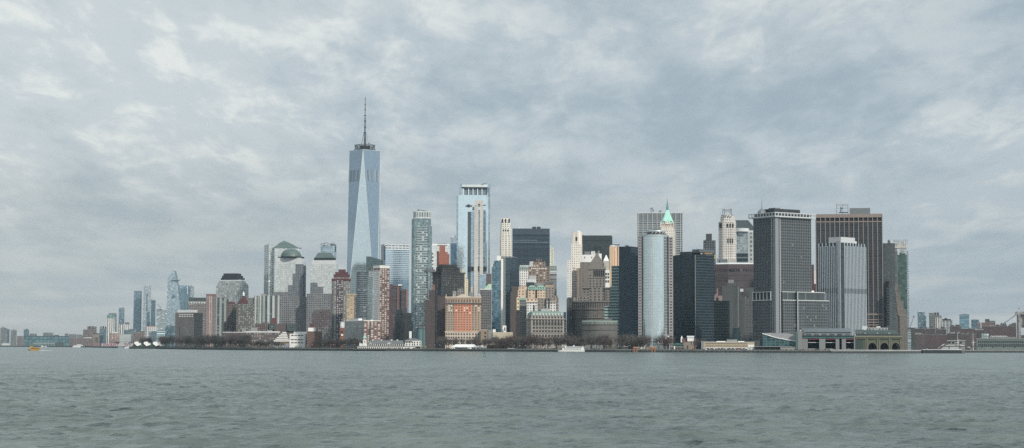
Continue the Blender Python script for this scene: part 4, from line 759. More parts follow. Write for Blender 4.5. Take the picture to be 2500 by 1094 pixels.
b = B('dark_glass_office', 'dark blue glass office overlapping the lower left corner of the black slab', 1235, 1235, 1262, 629, 3050, cat='office'); dbg = fac('dim_blue_glass_office', (.05, .075, .10), (.045, .07, .09), 3.4, 3.8, .8, .6, .4, .2, .06, (.14, .2, .24)); b.box('wall', 629, dbg); b.px('right_wall', 1248, 1264, None, 656, fac('navy_steel_slab', 0, 0, 0, 0, 0, 0), -.1, .9); b.cornice(629, 628, steel, .3, 'parapet')
b = B('gothic_tower', 'cream gothic tower sliver with green pinnacles behind the black slab', 1340, 1340, 1351.5, 608, 4050, dep=20, cat='tower')
cg_ = fac('cream_gothic_wall', (.72, .68, .56), (.40, .38, .30), 3, 4, .4, .6); b.box('wall', 608, cg_); b.px('buttress', 1342.5, 1345.5, 650, 600, cg_, -.1, .2); b.px('buttress', 1348.5, 1351, 650, 604, cg_, -.1, .2)
mb = MB()
for x, y0, y1, r in ((1344, 608, 594, 1.6), (1349.5, 606, 599, 1.2), (1341, 608, 590, 1.6)): mb.loft([(b.z(y0), circ(b.U(x), 4, r, 6)), (b.z(y1), circ(b.U(x), 4, .05, 6))], verd)
b.put(mb, 'pinnacle')
# the cluster with copper cornices
b = B('white_office', 'white-walled office with green copper cornice right of the dark blue glass office', 1268, 1268, 1293, 660, 3050, cat='office'); wo = fac('white_glazed_brick', (.75, .73, .68), (.13, .14, .14), 3.6, 3.9, .42, .55); b.box('wall', 660, wo); b.box('copper_storey', 652, fac('green_copper_storey', (.30, .37, .34), (.10, .12, .12), 3.6, 4, .5, .5), -.02, 1.02, -.03, 1, 660); b.px('colonnade', 1269, 1293, 652, 647.5, fac('green_white_colonnade', (.5, .55, .52), (.25, .32, .30), 1.6, 6, .5, .8), .05, .9)
b.px('roof_block', 1293, 1303, 652, 638, plain('grey_white_block', (.50, .50, .48)), .2, .8); b.px('lower_wall', 1290, 1303, None, 652, wo, .1, .9)
b = B('brown_stepped_office', 'brown brick tower with crown of small stepped turrets', 1290, 1290, 1342, 651, 2980, cat='office')
bb = fac('warm_brown_brick', (.29, .215, .175), (.06, .06, .06), 5.4, 4.1, .45, .5, lit=.25, blind=(.5, .48, .42)); b.box('wall', 651, bb); b.px('upper_tier', 1301, 1331, 651, 640, bb, .1, .9); b.px('upper_tier', 1309, 1322, 640, 634, bb, .3, .8)
for x in (1302, 1309, 1314, 1321, 1328): b.px('turret', x, x+2.2, 640 if x in (1302, 1328) else 634, 637.5 if x in (1302, 1328) else 632, bb, .1, .2)
b.windows(spread_(1296, 1335, 8), [657], 1.8, 1.8, plain('lit_blind', (.75, .72, .62)), part='lit_window')
b = B('copper_corniced_office', 'grey banded office with pale green copper cornice at the sky gap', 1341, 1341, 1359, 661, 3020, cat='office'); gc = fac('grey_banded_office', (.30, .30, .29), (.10, .12, .13), 12, 4, 1., .5); b.box('wall', 668, gc); b.box('copper_storey', 649, fac('green_copper_storey', 0, 0, 0, 0, 0, 0), -.02, 1.02, -.03, 1, 662); b.px('upper_wall', 1335, 1341, 668, 652, wo, .2, .9); b.box('white_band', 662, pale, -.01, 1.01, -.03, .9, 665)
b = B('mansard_office', 'beige office with bright green copper mansards and white plant boxes', 1258, 1258, 1361, 716, 2850, dep=45, cat='office')
be = fac('beige_brick_office', (.60, .47, .35), (.12, .11, .10), 5, 4, .42, .5, lit=.12, blind=(.5, .5, .46)); bg2 = fac('greyer_beige_office', (.33, .29, .26), (.08, .08, .08), 4.4, 4, .42, .5)
b.px('left_wall', 1264, 1289, None, 709, be, 0, 1); b.px('left_tier', 1266, 1287, 709, 700, be, .1, .9); b.px('left_cap', 1270, 1284, 700, 696.5, plain('beige_cap', (.42, .34, .27)), .3, .8); b.px('middle_wall', 1289, 1307, None, 707, be, -.1, 1); b.px('middle_wall', 1311, 1331, None, 707, be, -.1, 1); b.px('recess', 1306, 1312, None, 707, fac('dark_recess_wall', (.12, .10, .09), (.04, .04, .04), 3, 4, .5, .5), 0, 1)
for x0, x1 in ((1289, 1309), (1309.5, 1331.5)):
    mb = MB(); a0, a1 = b.U(x0), b.U(x1); mb.loft([(b.z(707.5), rect(a0-.6, a1+.6, -b.a*.13, 20)), (b.z(700), rect(a0+1, a1-1, -b.a*.08, 18)), (b.z(697), rect(a0+4, a1-4, -b.a*.02, 14))], verd, cap=verd); b.put(mb, 'mansard_roof')
    b.windows(spread_(x0+2, x1-2, 3), [706], 2., 2.6, blackg, part='dormer_window', d=5)
b.px('right_wall', 1331, 1353, None, 701, bg2, -.05, 1); b.px('right_wing', 1350, 1362, None, 722, bg2, -.08, .9); b.px('right_mansard', 1332, 1350, 694, 689.5, slate, .0, .8) ; b.px('right_tier', 1331, 1352, 701, 694, plain('beige_cap', 0), .02, .9)
b.px('plant_box', 1284, 1304, 709, 688, plain('dark_louvre', (.05, .055, .06)), .45, .8); b.px('plant_box', 1292, 1309, 697, 671, plain('pale_grey_box', (.42, .43, .43)), .6, .9, cap=ROOF); b.px('plant_box', 1286, 1309, 697, 681, pale, .5, .62); b.px('plant_box', 1304, 1330, 697, 689, conc, .5, .9)
b = B('brown_office_slab', 'dark brown flank slab with a narrow lit beige edge', 1246, 1246, 1268, 708, 2780, cat='office')
bf = fac('brown_flank_wall', (.115, .09, .082), (.07, .065, .065), 5, 3.8, .3, .45); b.px('wall', 1246, 1263, None, 712, bf, 0, 1); b.px('upper_tier', 1249, 1264, 712, 699, bf, .1, .9); b.px('lit_edge', 1261.5, 1268.5, 757, 726, fac('lit_beige_edge', (.74, .56, .38), (.12, .09, .07), 12, 6, .4, .5), -.02, .9); b.px('lower_edge', 1261.5, 1268, None, 757, plain('black_brown_wall', (.05, .04, .045)), -.02, .9); b.px('tall_left', 1244, 1250, None, 722, bf, .1, .9)
b = B('grey_party_wall', 'grey ribbed blank slab with a green copper edge beside the white ornate office', 1268, 1268, 1286, 730, 2700, cat='office'); b.box('wall', 730, fac('grey_ribbed_blank_wall', (.16, .165, .165), (.20, .205, .20), 30, 3.4, 1., .3)); b.box('copper_edge', 727.5, verd, -.03, 1.05, -.05, .3, 733); b.px('lower_wall', 1283, 1297, None, 770, fac('grey_ribbed_blank_wall', 0, 0, 0, 0, 0, 0), -.2, .5)
b = B('white_ornate_office', 'ornate office with white corner bays and dark fire escapes behind the customs hall', 1285, 1285, 1364, 740, 2660, dep=30, cat='office')
wor = fac('white_ornate_wall', (.74, .72, .67), (.10, .10, .10), 3.8, 3.8, .42, .55); b.px('corner_bay', 1286, 1312, None, 737, wor, -.1, 1); b.px('corner_bay', 1335, 1357, None, 737, wor, -.1, 1); b.px('wall', 1312, 1335, None, 728, bg2, .05, 1); b.px('wing', 1356, 1364, None, 742, bg2, 0, .9)
b.px('upper_storey', 1284.5, 1312.5, 737, 729, be, -.12, .9); b.px('upper_storey', 1334.5, 1364, 737, 727, bg2, -.12, .9)
for x0, x1 in ((1284.5, 1313), (1334, 1358)): b.px('cornice', x0, x1, 738.5, 736.4, st_w, -.16, .9)
b.px('fire_escape', 1339.5, 1342, None, 728, darkm, -.18, -.12); b.px('fire_escape', 1303.5, 1305.5, None, 745, darkm, -.18, -.12)
b = B('customs_hall', 'grand stone customs building with green mansard roof and dormers before the ornate office', 1286, 1297, 1377, 778, 2560, th=14, cat='hall')
cs = plain('grey_beige_granite', (.38, .35, .315), noise=.12, scale=.1); W, A = b.b, b.a
b.box('wall', 778, cs); b.cornice(779.5, 776.8, cs, 1.6); b.cornice(814, 812.6, cs, .7, 'string_course', v1=1.)
b.box('attic', 770, cs, .01, .99, .02, .98, 776.8)
mb = MB(); mb.loft([(b.z(770), rect(0, W, .3, A)), (b.z(762), rect(2.5, W-2.5, 3.5, A-3)), (b.z(759.5), rect(6, W-6, 8, A-8))], plain('green_grey_copper', (.24, .34, .30), noise=.35), cap=verd); b.put(mb, 'mansard_roof')
xs = spread_(1301, 1373, 10, .3)
b.windows(xs, [776], 2.0, 2.2, blackg, part='attic_window', d=.2); b.windows(xs, [769.6], 1.8, 2.8, pale, part='dormer', d=-2.2+2.9)
b.windows(xs, [794.5], 2.9, 5.6, blackg, frame=cs, arch=True, part='arched_window', d=.3); b.windows(xs, [784.5], 2.2, 1.8, blackg, d=.3); b.windows(xs, [802.5, 811, 822, 832], 2.6, 2.9, blackg, frame=cs, d=.3)
for x in [x+4 for x in xs[:-1]]: b.px('half_column', x-.7, x+.7, 812, 780, cs, -.03, 0)
b.px('roof_hut', 1326, 1346, 764, 753, plain('pale_grey_box', 0), .4, .8); b.windows([1290, 1293.5], [794, 803, 812, 823, 832], 2.2, 3, blackg, face='v')
b = B('street_end_block', 'small blue glass strip and striped corner at the foot of the sky gap', 1376, 1376, 1382, 763, 3300, cat='office'); b.box('wall', 763, fac('blue_strip_glass', (.14, .22, .30), (.16, .28, .38), 3, 4, .9, .8, .5)); b.cornice(763, 762, steel, .2, 'parapet')
b = simple('street_corner_block', 'striped low corner block between the customs hall and the grey curved tower', 1377.5, 1382.5, 782, 2750, fac('zebra_corner', (.45, .43, .40), (.08, .08, .08), 10, 3.6, 1., .5), caps=[(1378, 1382, 781, conc)], dep=10, cat='office')
# right of the sky gap
b = B('white_slim_tower', 'slim bright white tower just right of the sky gap', 1384, 1384, 1395, 649, 3500, cat='tower'); ws = fac('bright_white_windows', (.80, .77, .70), (.20, .19, .18), 3.8, 4.2, .4, .5); b.box('wall', 649, ws); b.px('upper_tier', 1385, 1394.5, 649, 635, ws, .1, .9); b.cornice(653, 651.5, white, .4)
b = B('cream_fluted_tower', 'tall cream fluted tower with chamfered top beside a wide black slab', 1395, 1395, 1421.5, 566, 3350, cat='tower')
cfl = fac('cream_fluted_wall', (.80, .69, .59), (.27, .22, .18), 4.2, 4.2, .38, .48); W, A = b.b, b.a; mb = MB(); mb.loft([(0, rect(-b.b*.02, W, 0, A)), (b.z(596), rect(0, W, 0, A))], cfl); b.put(mb, 'wall')
mb = MB(); mb.loft([(b.z(596), chamf(.3, W-.3, .3, A, 2)), (b.z(567), chamf(.8, W-.8, .8, A, 3))], fac('cream_fluted_top', (.80, .69, .59), (.52, .44, .37), 3, 60, .45, 1.)); b.put(mb, 'fluted_crown'); b.windows([1407.5], [588], 3, 7, blackg, part='crown_opening', d=.1); b.px('roof_hut', 1410, 1417, 567, 563, white, .2, .5)
b = B('black_slab_tower', 'wide plain black slab behind the cream fluted tower', 1421, 1421, 1495, 576, 3600, dep=40, cat='tower')
bs2 = fac('charcoal_steel_slab', (.045, .055, .06), (.035, .045, .05), 3, 4, .7, .6, .3, .2, .03, (.12, .13, .14), run=8, pert=.004); mb = MB(); W, A = b.b, b.a; mb.loft([(0, rect(0, W, 0, A)), (b.z(579), rect(0, W, 0, A)), (b.z(575), rect(0, W-1.5, 0, A))], bs2); b.put(mb, 'wall')
for y, x0, x1 in ((587, 1421, 1494), (603.5, 1448, 1470), (608.5, 1448, 1470), (613.5, 1448, 1470)): b.px('dark_band', x0, x1, y+1.2, y-1.2, blackg, -.008, -.002)
b.px('roof_pipe', 1421, 1426, 576, 574, steel, .1, .2)
b = B('white_stepped_block', 'white block with roof tanks behind the pyramid-roofed tower', 1419, 1419, 1453, 622, 3200, cat='office'); b.box('wall', 622, fac('white_blank_tall', (.74, .71, .65), (.20, .20, .18), 12, 10, .15, .35)); b.px('roof_tank', 1427, 1441, 622, 614, steel, .2, .7); b.px('roof_tank', 1443, 1453, 622, 613, pale, .2, .7); b.px('right_block', 1453, 1469, None, 619, white, .3, .8); b.px('right_block', 1459, 1464, 619, 612, conc, .3, .7)
b = B('pointed_white_tower', 'small pale tower with a sharp white pyramid roof behind the pyramid-roofed tower', 1473, 1473, 1487, 645, 3250, cat='tower'); b.box('wall', 637, fac('pale_grey_mass', (.46, .45, .42), (.40, .39, .37), 4, 4, .4, .4)); W, A = b.b, b.a; b.px('base', 1473, 1488, None, 660, white, -.1, .9)
mb = MB(); mb.loft([(b.z(637), rect(0, W, 0, A)), (b.z(622), rect(W*.45, W*.55, A*.45, A*.55))], white, cap=white); b.put(mb, 'roof'); b.windows([1480, 1485], [690, 680, 672], 2.5, 4, blackg, part='window', d=2)
b = B('tan_striped_tower', 'orange tan tower with dark red vertical window strips and rooftop masts', 1488, 1488, 1512, 600, 3100, cat='tower')
b.box('wall', 602, fac('orange_tan_wall', (.66, .48, .33), (.42, .22, .16), 5.6, 40, .35, 1.)); b.px('left_pier', 1488, 1497, None, 601, plain('orange_tan_plain', (.55, .41, .28), noise=.1), -.02, 0); b.px('crown', 1490, 1502, 602, 599, white, .1, .9); b.px('roof_deck', 1493, 1514, 597.5, 595.5, steel, .2, .6); b.windows([1494, 1502], [612], 2.4, 3.6, plain('cream_lit', (.7, .6, .45)), part='window')
mb = MB()
for x in (1496, 1500, 1504, 1508, 1511): mb.tube((b.U(x), 10, b.z(600)), (b.U(x), 10, b.z(593.5)), .35, white)
b.put(mb, 'roof_mast')
b = B('tan_blank_tower', 'tan and grey block with a flat roof left of the pyramid-roofed tower', 1410, 1410, 1446, 641, 2950, cat='office'); tb = fac('dim_tan_block', (.30, .25, .20), (.24, .20, .17), 5, 3.8, .35, .45); b.px('right_wall', 1416, 1446, None, 641, fac('grey_tan_side', (.22, .19, .17), (.10, .09, .08), 9, 4, .22, .5), .0, .9); b.px('wall', 1409, 1423, None, 655, tb, .05, 1); b.cornice(641, 640, conc, .4, 'parapet', u0=.2)
b = B('white_bay_tower', 'narrow cream block with rows of paired windows right of the sky gap', 1396, 1396, 1411, 661, 2980, cat='office'); cw = fac('cream_paired_windows', (.58, .51, .44), (.10, .09, .08), 6, 4, .6, .6, pair=1); b.box('wall', 661, cw); b.px('roof_turret', 1399, 1405, 661, 652, cw, .2, .7); b.px('roof_turret', 1406, 1411, 661, 654, cw, .2, .7)
b = B('pyramid_capped_tower', 'grey limestone tower with stepped pyramid cap and dark finial above curved wings', 1437, 1437, 1478, 656, 2800, dep=32, cat='tower')
gl_ = fac('grey_limestone_punched', (.25, .227, .208), (.045, .045, .045), 5.6, 4.2, .42, .56); gp_ = plain('grey_limestone_plain', (.24, .22, .203), noise=.15); W, A = b.b, b.a
b.box('wall', 656, gl_); b.box('shoulder', 650.5, gp_, .0, 1, 0, 1, 656); b.cornice(657.5, 655.5, gp_, .8); b.box('tier', 645, gp_, .08, .92, .08, .92, 650.5)
xs = spread_(1451, 1475, 5, .3); b.windows(xs, [674], 2.2, 9, blackg, part='loggia_opening', d=.4)
for x in [xs[0]-2.6]+[x+2.6 for x in xs]: b.px('loggia_column', x-.5, x+.5, 675, 659, gp_, -.05, 0)
b.cornice(679, 677.5, gp_, .7, 'balcony'); mb = MB()
for i, (y, f) in enumerate(((645, .40), (641, .36), (637.5, .30), (634, .25), (630.5, .19), (627, .14), (623.5, .10), (620, .07))):
    mb.box(W/2-W*f, W/2+W*f, A/2-A*f, A/2+A*f, b.z(y), b.z(y-3.7), gp_)
b.put(mb, 'stepped_pyramid'); mb = MB(); mb.lathe(W/2, A/2, [(b.z(622), 2.6), (b.z(618), 2.0), (b.z(617), 1.6), (b.z(614), 1.4), (b.z(613), 2.0), (b.z(610), .3)], darkm, 8); b.put(mb, 'finial')
for y in (645, 650.5):
    for x in (1440, 1474): b.px('corner_urn', x-1, x+1, y, y-3, gp_, .03, .1)
b = B('curved_office', 'huge curved grey limestone building with colonnades around the pyramid-capped tower', 1395, 1395, 1494, 736, 2740, dep=44, cat='office')
W, A = b.b, b.a; arc = [(W*t, 24*(1-t)**2.0) for t in [i/14 for i in range(15)]]+[(W, A+12), (0, A+12)]
cl1 = fac('curved_limestone_wall', (.20, .183, .167), (.07, .068, .066), 3.6, 4.0, .40, .5); cl2 = fac('curved_limestone_colonnade', (.215, .197, .18), (.055, .052, .05), 3.6, 9.5, .5, .8)
mb = MB(); mb.loft([(0, arc), (b.z(755), arc)], cl1, cum=True); b.put(mb, 'wall'); mb = MB(); mb.loft([(b.z(755), arc), (b.z(737), arc)], cl2, cum=True); b.put(mb, 'colonnade')
def off(p, o): return [(x, y-o) for x, y in p[:-2]]+[p[-2], p[-1]]
for y0, y1, n_ in ((738, 734.5, 'cornice'), (756, 754.5, 'string_course'), (777, 775.5, 'string_course')):
    mb = MB(); mb.loft([(b.z(y0), off(arc, 1.2)), (b.z(y1), off(arc, 1.2))], gp_, cum=True, cap=ROOF); b.put(mb, n_)
b.px('rear_wing', 1422, 1440, 736, 702, gl_, .5, 1.2); b.px('rear_wing', 1437, 1478, 736, 700, gl_, .55, 1.2) ; b.px('rear_wing', 1478, 1492, 736, 702, gl_, .5, 1.2); b.px('rear_wing', 1414, 1440, 736, 724, gl_, .45, 1.1); b.px('wing_cornice', 1421, 1441, 703, 700.5, gp_, .45, 1.2); b.px('wing_cornice', 1477, 1493, 703, 700.5, gp_, .45, 1.2)
b.px('left_flank', 1384.5, 1397, None, 726, fac('dark_flank_strip', (.045, .055, .06), (.13, .14, .14), 5, 4, .3, .5), .3, 1); b.px('left_flank', 1383, 1390, None, 730, plain('dim_flank', (.10, .10, .10)), .2, .9)
for x in (1400, 1408, 1432): b.px('roof_hut', x, x+5, 735, 726, conc, .5, .7)
b = B('banded_glass_office', 'stepped office of alternating pale green bands and dark glass', 1493, 1493, 1511, 649, 2660, cat='office'); gbm = fac('green_white_bands', (.40, .50, .46), (.03, .07, .08), 30, 4.25, 1., .56, .3); b.box('wall', 649, gbm); b.px('lower_wing', 1476, 1511, None, 748, gbm, -.5, .6); b.px('middle_wing', 1489.5, 1511, 748, 700, gbm, -.2, .8)
b = B('low_stone_rotunda', 'low rounded stone hall with a green balustrade at the foot of banded office', 1421, 1421, 1508, 791, 2480, dep=40, cat='hall'); W, A = b.b, b.a; arc = [(W*t, 14*(2*t-1)**2) for t in [i/14 for i in range(15)]]+[(W, A), (0, A)]
dst = plain('dim_grey_stone', (.15, .147, .14), noise=.15)
mb = MB(); mb.loft([(0, arc), (b.z(793), arc)], fac('dim_stone_windows', (.15, .147, .14), (.09, .09, .09), 7, 12, .35, .2), cum=True); b.put(mb, 'wall'); mb = MB(); mb.loft([(b.z(793), off(arc, .8)), (b.z(791), off(arc, .8))], dst, cum=True); b.put(mb, 'cornice'); mb = MB(); mb.loft([(b.z(806), off(arc, .8)), (b.z(804), off(arc, .8))], dst, cum=True); b.put(mb, 'string_course')
mb = MB(); mb.loft([(b.z(791), off(arc, -2)), (b.z(785), off(arc, -2))], fac('balustrade_trellis', (.24, .28, .26), (.10, .11, .11), 2.4, 4.4, .5, .6), cum=True); b.put(mb, 'attic'); mb = MB(); mb.loft([(b.z(785), off(arc, -2)), (b.z(782.5), off(arc, -5))], plain('green_grey_roof', (.24, .32, .28)), cum=True); b.put(mb, 'roof'); b.px('lantern', 1478, 1494, 783, 777, dst, .4, .7)
# ================================================================ right of centre
b = B('black_glass_tower', 'smooth black glass tower directly left of the curved mirror tower', 1511, 1540, 1558, 603, 2620, th=62, cat='tower')
bgm = fac('near_black_glass', (.012, .022, .034), (.012, .024, .038), 2.4, 3.9, .8, .7, .25, .12, .05, (.06, .07, .08), pert=.004); b.box('wall', 603, bgm); b.cornice(603, 601.6, darkm, .3, 'parapet')
b = B('curved_mirror_tower', 'curved pale blue mirror-glass tower with ringed crown at the park edge', 1558, 1558, 1643, 573, 2480, dep=34, th=-5, cat='tower')
mir = fac('curved_mirror_glass', (.38, .44, .45), (.64, .72, .73), 2.9, 3.9, .9, .88, .88, .10, .0, var=.08, pert=.007)
pkb = fac('pink_grey_stack', (.36, .33, .34), (.06, .07, .08), 9, 3.9, .55, .5)
W, A = b.b, b.a; x0, x1 = b.U(1566), b.U(1632); n = 22
arc = [(x0+(x1-x0)*(.5-.5*cos(pi*i/n)), 12-16*math.sin(pi*i/n)) for i in range(n+1)]+[(x1, A), (x0, A)]
mb = MB(); mb.loft([(0, arc), (b.z(578), arc)], mir, cum=True, smooth=True, cap=ROOF); b.put(mb, 'curved_wall'); mb = MB(); a2 = [(x, y-.25) for x, y in arc[:-2]]+arc[-2:]; mb.loft([(b.z(578), a2), (b.z(573), a2)], plain('brushed_pale_metal', (.46, .52, .53), .4, .4), cum=True, smooth=True, cap=ROOF); b.put(mb, 'roof_band')
b.px('stair_stack', 1632.2, 1643, None, 579, pkb, .1, .95); b.px('stair_stack', 1558, 1566, None, 576, pkb, .15, .95); b.px('black_strip', 1563.5, 1567, None, 640, fac('dark_corner_glass', (.03, .05, .06), (.04, .07, .08), 3, 3.9, .8, .7, .4), .2, .3); b.px('stack_top', 1633, 1643, 579, 573.5, pale, .1, .9)
mb = MB(); c = (b.U(1602), A*.35); p = 2480/F; Z = b.z
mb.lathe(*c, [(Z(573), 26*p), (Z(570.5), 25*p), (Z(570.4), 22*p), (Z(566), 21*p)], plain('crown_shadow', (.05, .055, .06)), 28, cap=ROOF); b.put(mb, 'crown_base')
mb = MB(); mb.lathe(*c, [(Z(566.5), 22*p), (Z(565), 23*p), (Z(562.5), 22*p), (Z(562), 18*p)], plain('brushed_pale_metal', 0), 28, cap=ROOF); b.put(mb, 'crown_ring')
mb = MB()
for i in range(14): t0 = 2*pi*i/14; mb.tube((c[0]+21.5*p*cos(t0), c[1]+21.5*p*sin(t0), Z(573)), (c[0]+21.5*p*cos(t0+.3), c[1]+21.5*p*sin(t0+.3), Z(566)), .5, pale)
b.put(mb, 'crown_strut'); mb = MB(); mb.cyl(*c, 12*p, Z(562.3), Z(560), darkm, 20); mb.tube((*c, Z(560)), (*c, Z(547)), .25, darkm); b.put(mb, 'roof_mast')
b = B('gridded_slab_tower', 'broad grey slab with white grid of columns behind the green pyramid roof', 1555, 1555, 1667, 521, 3450, dep=40, cat='tower')
sl_ = fac('grey_slab_storeys', (.34, .36, .375), (.12, .135, .145), 70, 4.3, 1., .55, .2, .3, .06, (.3, .31, .31), run=4); cap_ = plain('blue_grey_louvre', (.20, .22, .235), noise=.1)
b.box('wall', 538, sl_); b.box('louvred_crown', 520.5, cap_, y0=538)
for x in (1555.6, 1558.7, 1569.5, 1581, 1592.3, 1603.8, 1615.5, 1627, 1638, 1649.5, 1661.2, 1666.3): b.px('column', x-.45, x+.5, None, 519, pale, -.03, 0)
b.cornice(521, 519.3, pale, .4, 'parapet')
mb = MB()
for x, y in ((1589, 508), (1592, 506), (1595, 511), (1610, 515), (1613, 513)): mb.tube((b.U(x), 10, b.z(520)), (b.U(x), 10, b.z(y)), .4, darkm); mb.tube((b.U(x)-2, 10, b.z(y+1)), (b.U(x)+2, 10, b.z(y+2)), .5, darkm)
b.put(mb, 'roof_mast')
b = B('green_pyramid_tower', 'cream tower with steep bright green copper pyramid and needle spire', 1612, 1612, 1648, 556, 3200, dep=26, cat='tower')
pk = fac('pinkish_cream_wall', (.78, .67, .58), (.16, .13, .12), 3.8, 3.9, .36, .48); W, A = b.b, b.a; mint = plain('bright_mint_copper', (.36, .66, .57), noise=.08)
b.box('wall', 563, pk); b.px('wall_tier', 1613, 1646.5, 563, 554, pk, .02, .98); b.px('crown_tier', 1614, 1645, 554, 545, fac('crown_arches', (.60, .50, .42), (.18, .15, .12), 3, 5, .6, .7), .04, .96)
cx, cy = (b.U(1614)+b.U(1645))/2, A/2; hw = (b.U(1645)-b.U(1614))/2; Z = b.z; p = 3200/F
mb = MB()
for y0, f0, y1, f1 in ((545, .96, 536, .80), (536, .80, 525, .50), (525, .50, 512, .20)):
    mb.loft([(Z(y0), chamf(cx-hw*f0, cx+hw*f0, cy-hw*f0, cy+hw*f0, hw*f0*.25)), (Z(y1), chamf(cx-hw*f1, cx+hw*f1, cy-hw*f1, cy+hw*f1, hw*f1*.25))], mint, cap=mint)
b.put(mb, 'pyramid_roof'); mb = MB(); dk = plain('dark_mint_copper', (.13, .36, .30)); mb.lathe(cx, cy, [(Z(512), 2.9*p), (Z(505), 2.7*p), (Z(504.5), 2.9*p), (Z(503), 2.2*p), (Z(498), 1.9*p), (Z(496), 1.5*p), (Z(490), .6*p), (Z(481), .08*p)], dk, 8, smooth=False); b.put(mb, 'spire')
for k, (y, f, xs) in enumerate(((542, 1, (-.68, -.5, .5, .68)), (538.5, 1, (-.6, .6)), (532, 1, (-.35, 0, .35)), (527, 1, (-.2, .2)), (521.5, 1, (0,)))):
    for x in xs: mb = MB(); mb.box(cx+x*hw-.5, cx+x*hw+.5, cy-hw*(.98-.0*k)+k*2.2, cy, Z(y), Z(y)+1.6, darkm); b.put(mb, 'dormer')
b.px('gable', 1624, 1634, 548, 540, pk, .0, .3); b.px('corner_turret', 1612, 1615, 556, 541, pk, .0, .1); b.px('corner_turret', 1643.5, 1646, 556, 541, pk, .0, .1)
b = B('black_glass_tower', 'broad dark glass office with faint floor lines, roof deck and yellow crane cab', 1643, 1697, 1743, 622, 2660, th=38, cat='tower')
dl = fac('dark_teal_floor_lines', (.045, .065, .078), (.008, .018, .027), 5.6, 4.05, 1., .66, .25, .15, .06, (.045, .06, .065), pert=.004); b.box('wall', 622, dl)
b.box('left_bay', 621, fac('plain_dark_glass', (.02, .03, .038), (.012, .022, .03), 4, 4.05, .9, .8, .3), -.012, 0, .62, 1.02); b.box('roof_deck', 613, darkm, .1, .7, .35, .75, 622); b.box('roof_deck', 608, plain('grey_louvre_box', (.13, .14, .15)), .2, 1.0, -.02, .3, 616); b.box('yellow_cab', 615.5, plain('yellow_paint', (.50, .34, .10)), .5, .9, .0, .1, 618.5); b.box('corner_mullion', 622, conc, -.012, .008, -.012, .008)
b = B('dark_brick_apartment', 'dark slate tower with rows of tiny lit windows and a tall windowless roof block', 1717, 1717, 1747, 587, 2950, cat='apartment'); b.box('wall', 587, fac('slate_dotted_wall', (.055, .065, .075), (.17, .19, .20), 4.2, 3.7, .42, .42, lit=.3, blind=(.03, .03, .04))); b.px('roof_block', 1723.5, 1738, 587, 570.5, plain('dark_slate_block', (.07, .07, .075)), .2, .8); b.px('lit_sign_panel', 1744, 1746.5, 632, 622, plain('yellow_paint', 0), -.02, .0)
b = B('chamfered_limestone_tower', 'grey white limestone tower with chamfered corners under an open steel frame', 1754, 1754, 1797, 541, 3050, cat='tower')
cl = fac('pale_limestone_grid', (.56, .53, .49), (.15, .15, .16), 3.7, 4., .42, .5); W, A = b.b, b.a; pls = plain('pale_limestone_plain', (.48, .46, .43), noise=.1)
mb = MB(); mb.loft([(0, chamf(0, W, 0, A, 7)), (b.z(541), chamf(0, W, 0, A, 7))], cl); b.put(mb, 'wall'); mb = MB(); mb.loft([(b.z(541), chamf(W*.1, W*.93, 2, A-2, 6)), (b.z(528), chamf(W*.12, W*.9, 3, A-3, 6))], cl); b.put(mb, 'upper_wall'); mb = MB(); mb.loft([(b.z(528), chamf(W*.17, W*.85, 4, A-4, 6)), (b.z(524), chamf(W*.2, W*.82, 5, A-5, 6))], pls); b.put(mb, 'crown')
b.windows([1776, 1782.5, 1789], [556], 2.6, 7, blackg, arch=True, part='crown_opening', d=.3); b.windows([1757, 1760, 1763], [555], 1.6, 7, blackg, arch=True, part='crown_opening', d=-4.0); b.windows([1777, 1782.5, 1788], [594], 2.2, 8, blackg, part='tall_window', d=.2)
for x in (1761, 1766, 1772, 1779, 1786): b.px('crown_merlon', x, x+1.6, 528, 525, darkm, -.0, .12)
mb = MB(); Z = b.z
for x in (1764.5, 1768.5, 1783, 1786):
    mb.tube((b.U(x), A*.4, Z(525)), (b.U(x), A*.4, Z(508.5)), .5, steel)
for y in (511, 514): mb.tube((b.U(1764.5), A*.4, Z(y)), (b.U(1786), A*.4, Z(y)), .4, steel)
mb.tube((b.U(1769), A*.4, Z(518)), (b.U(1776), A*.4, Z(514)), .3, steel); mb.tube((b.U(1776), A*.4, Z(514)), (b.U(1783), A*.4, Z(518)), .3, steel)
b.put(mb, 'open_steel_frame'); b.px('low_wing', 1750, 1757, None, 631, conc, 0, .5); b.px('low_wing', 1757, 1775, 650, 633, plain('glassy_wing', (.20, .23, .24), .3), -.1, .2); b.px('low_wing', 1775, 1798, None, 633, pls, -.15, .2)
b = B('mansard_bank_tower', 'pale pillared tower with dark sloping mansard roof between limestone and gridded towers', 1797, 1797, 1842, 562, 3150, cat='tower'); W, A = b.b, b.a
b.px('glass_bay', 1798, 1825, None, 568, fac('grey_reflective_glass', (.36, .40, .41), (.30, .35, .37), 3.4, 4.2, .9, .75, .5), 0, 1); b.px('pier', 1825, 1842, None, 564, fac('pale_pier_bays', (.46, .48, .48), (.12, .14, .15), 11, 7.5, .3, .6), -.03, 1); b.px('attic_band', 1797, 1842, 568, 563, pale, -.04, 1); mb = MB(); mb.loft([(b.z(563), rect(0, W, 0, A)), (b.z(552), rect(0, W*.92, 2, A-2)), (b.z(537), rect(W*-.03, W*.66, 8, A-8))], plain('dark_blue_slate', (.045, .065, .075), .5), cap=ROOF); b.put(mb, 'mansard_roof')
mb = MB(); mb.cyl(W*.3, 3, 13, b.z(566), b.z(558), pale, 24); b.put(mb, 'barrel_pediment'); b.px('lower_dark_bay', 1797, 1826, None, 618, fac('dark_blue_banded', (.16, .19, .20), (.025, .045, .055), 30, 8, 1., .7, .3), -.08, 0)
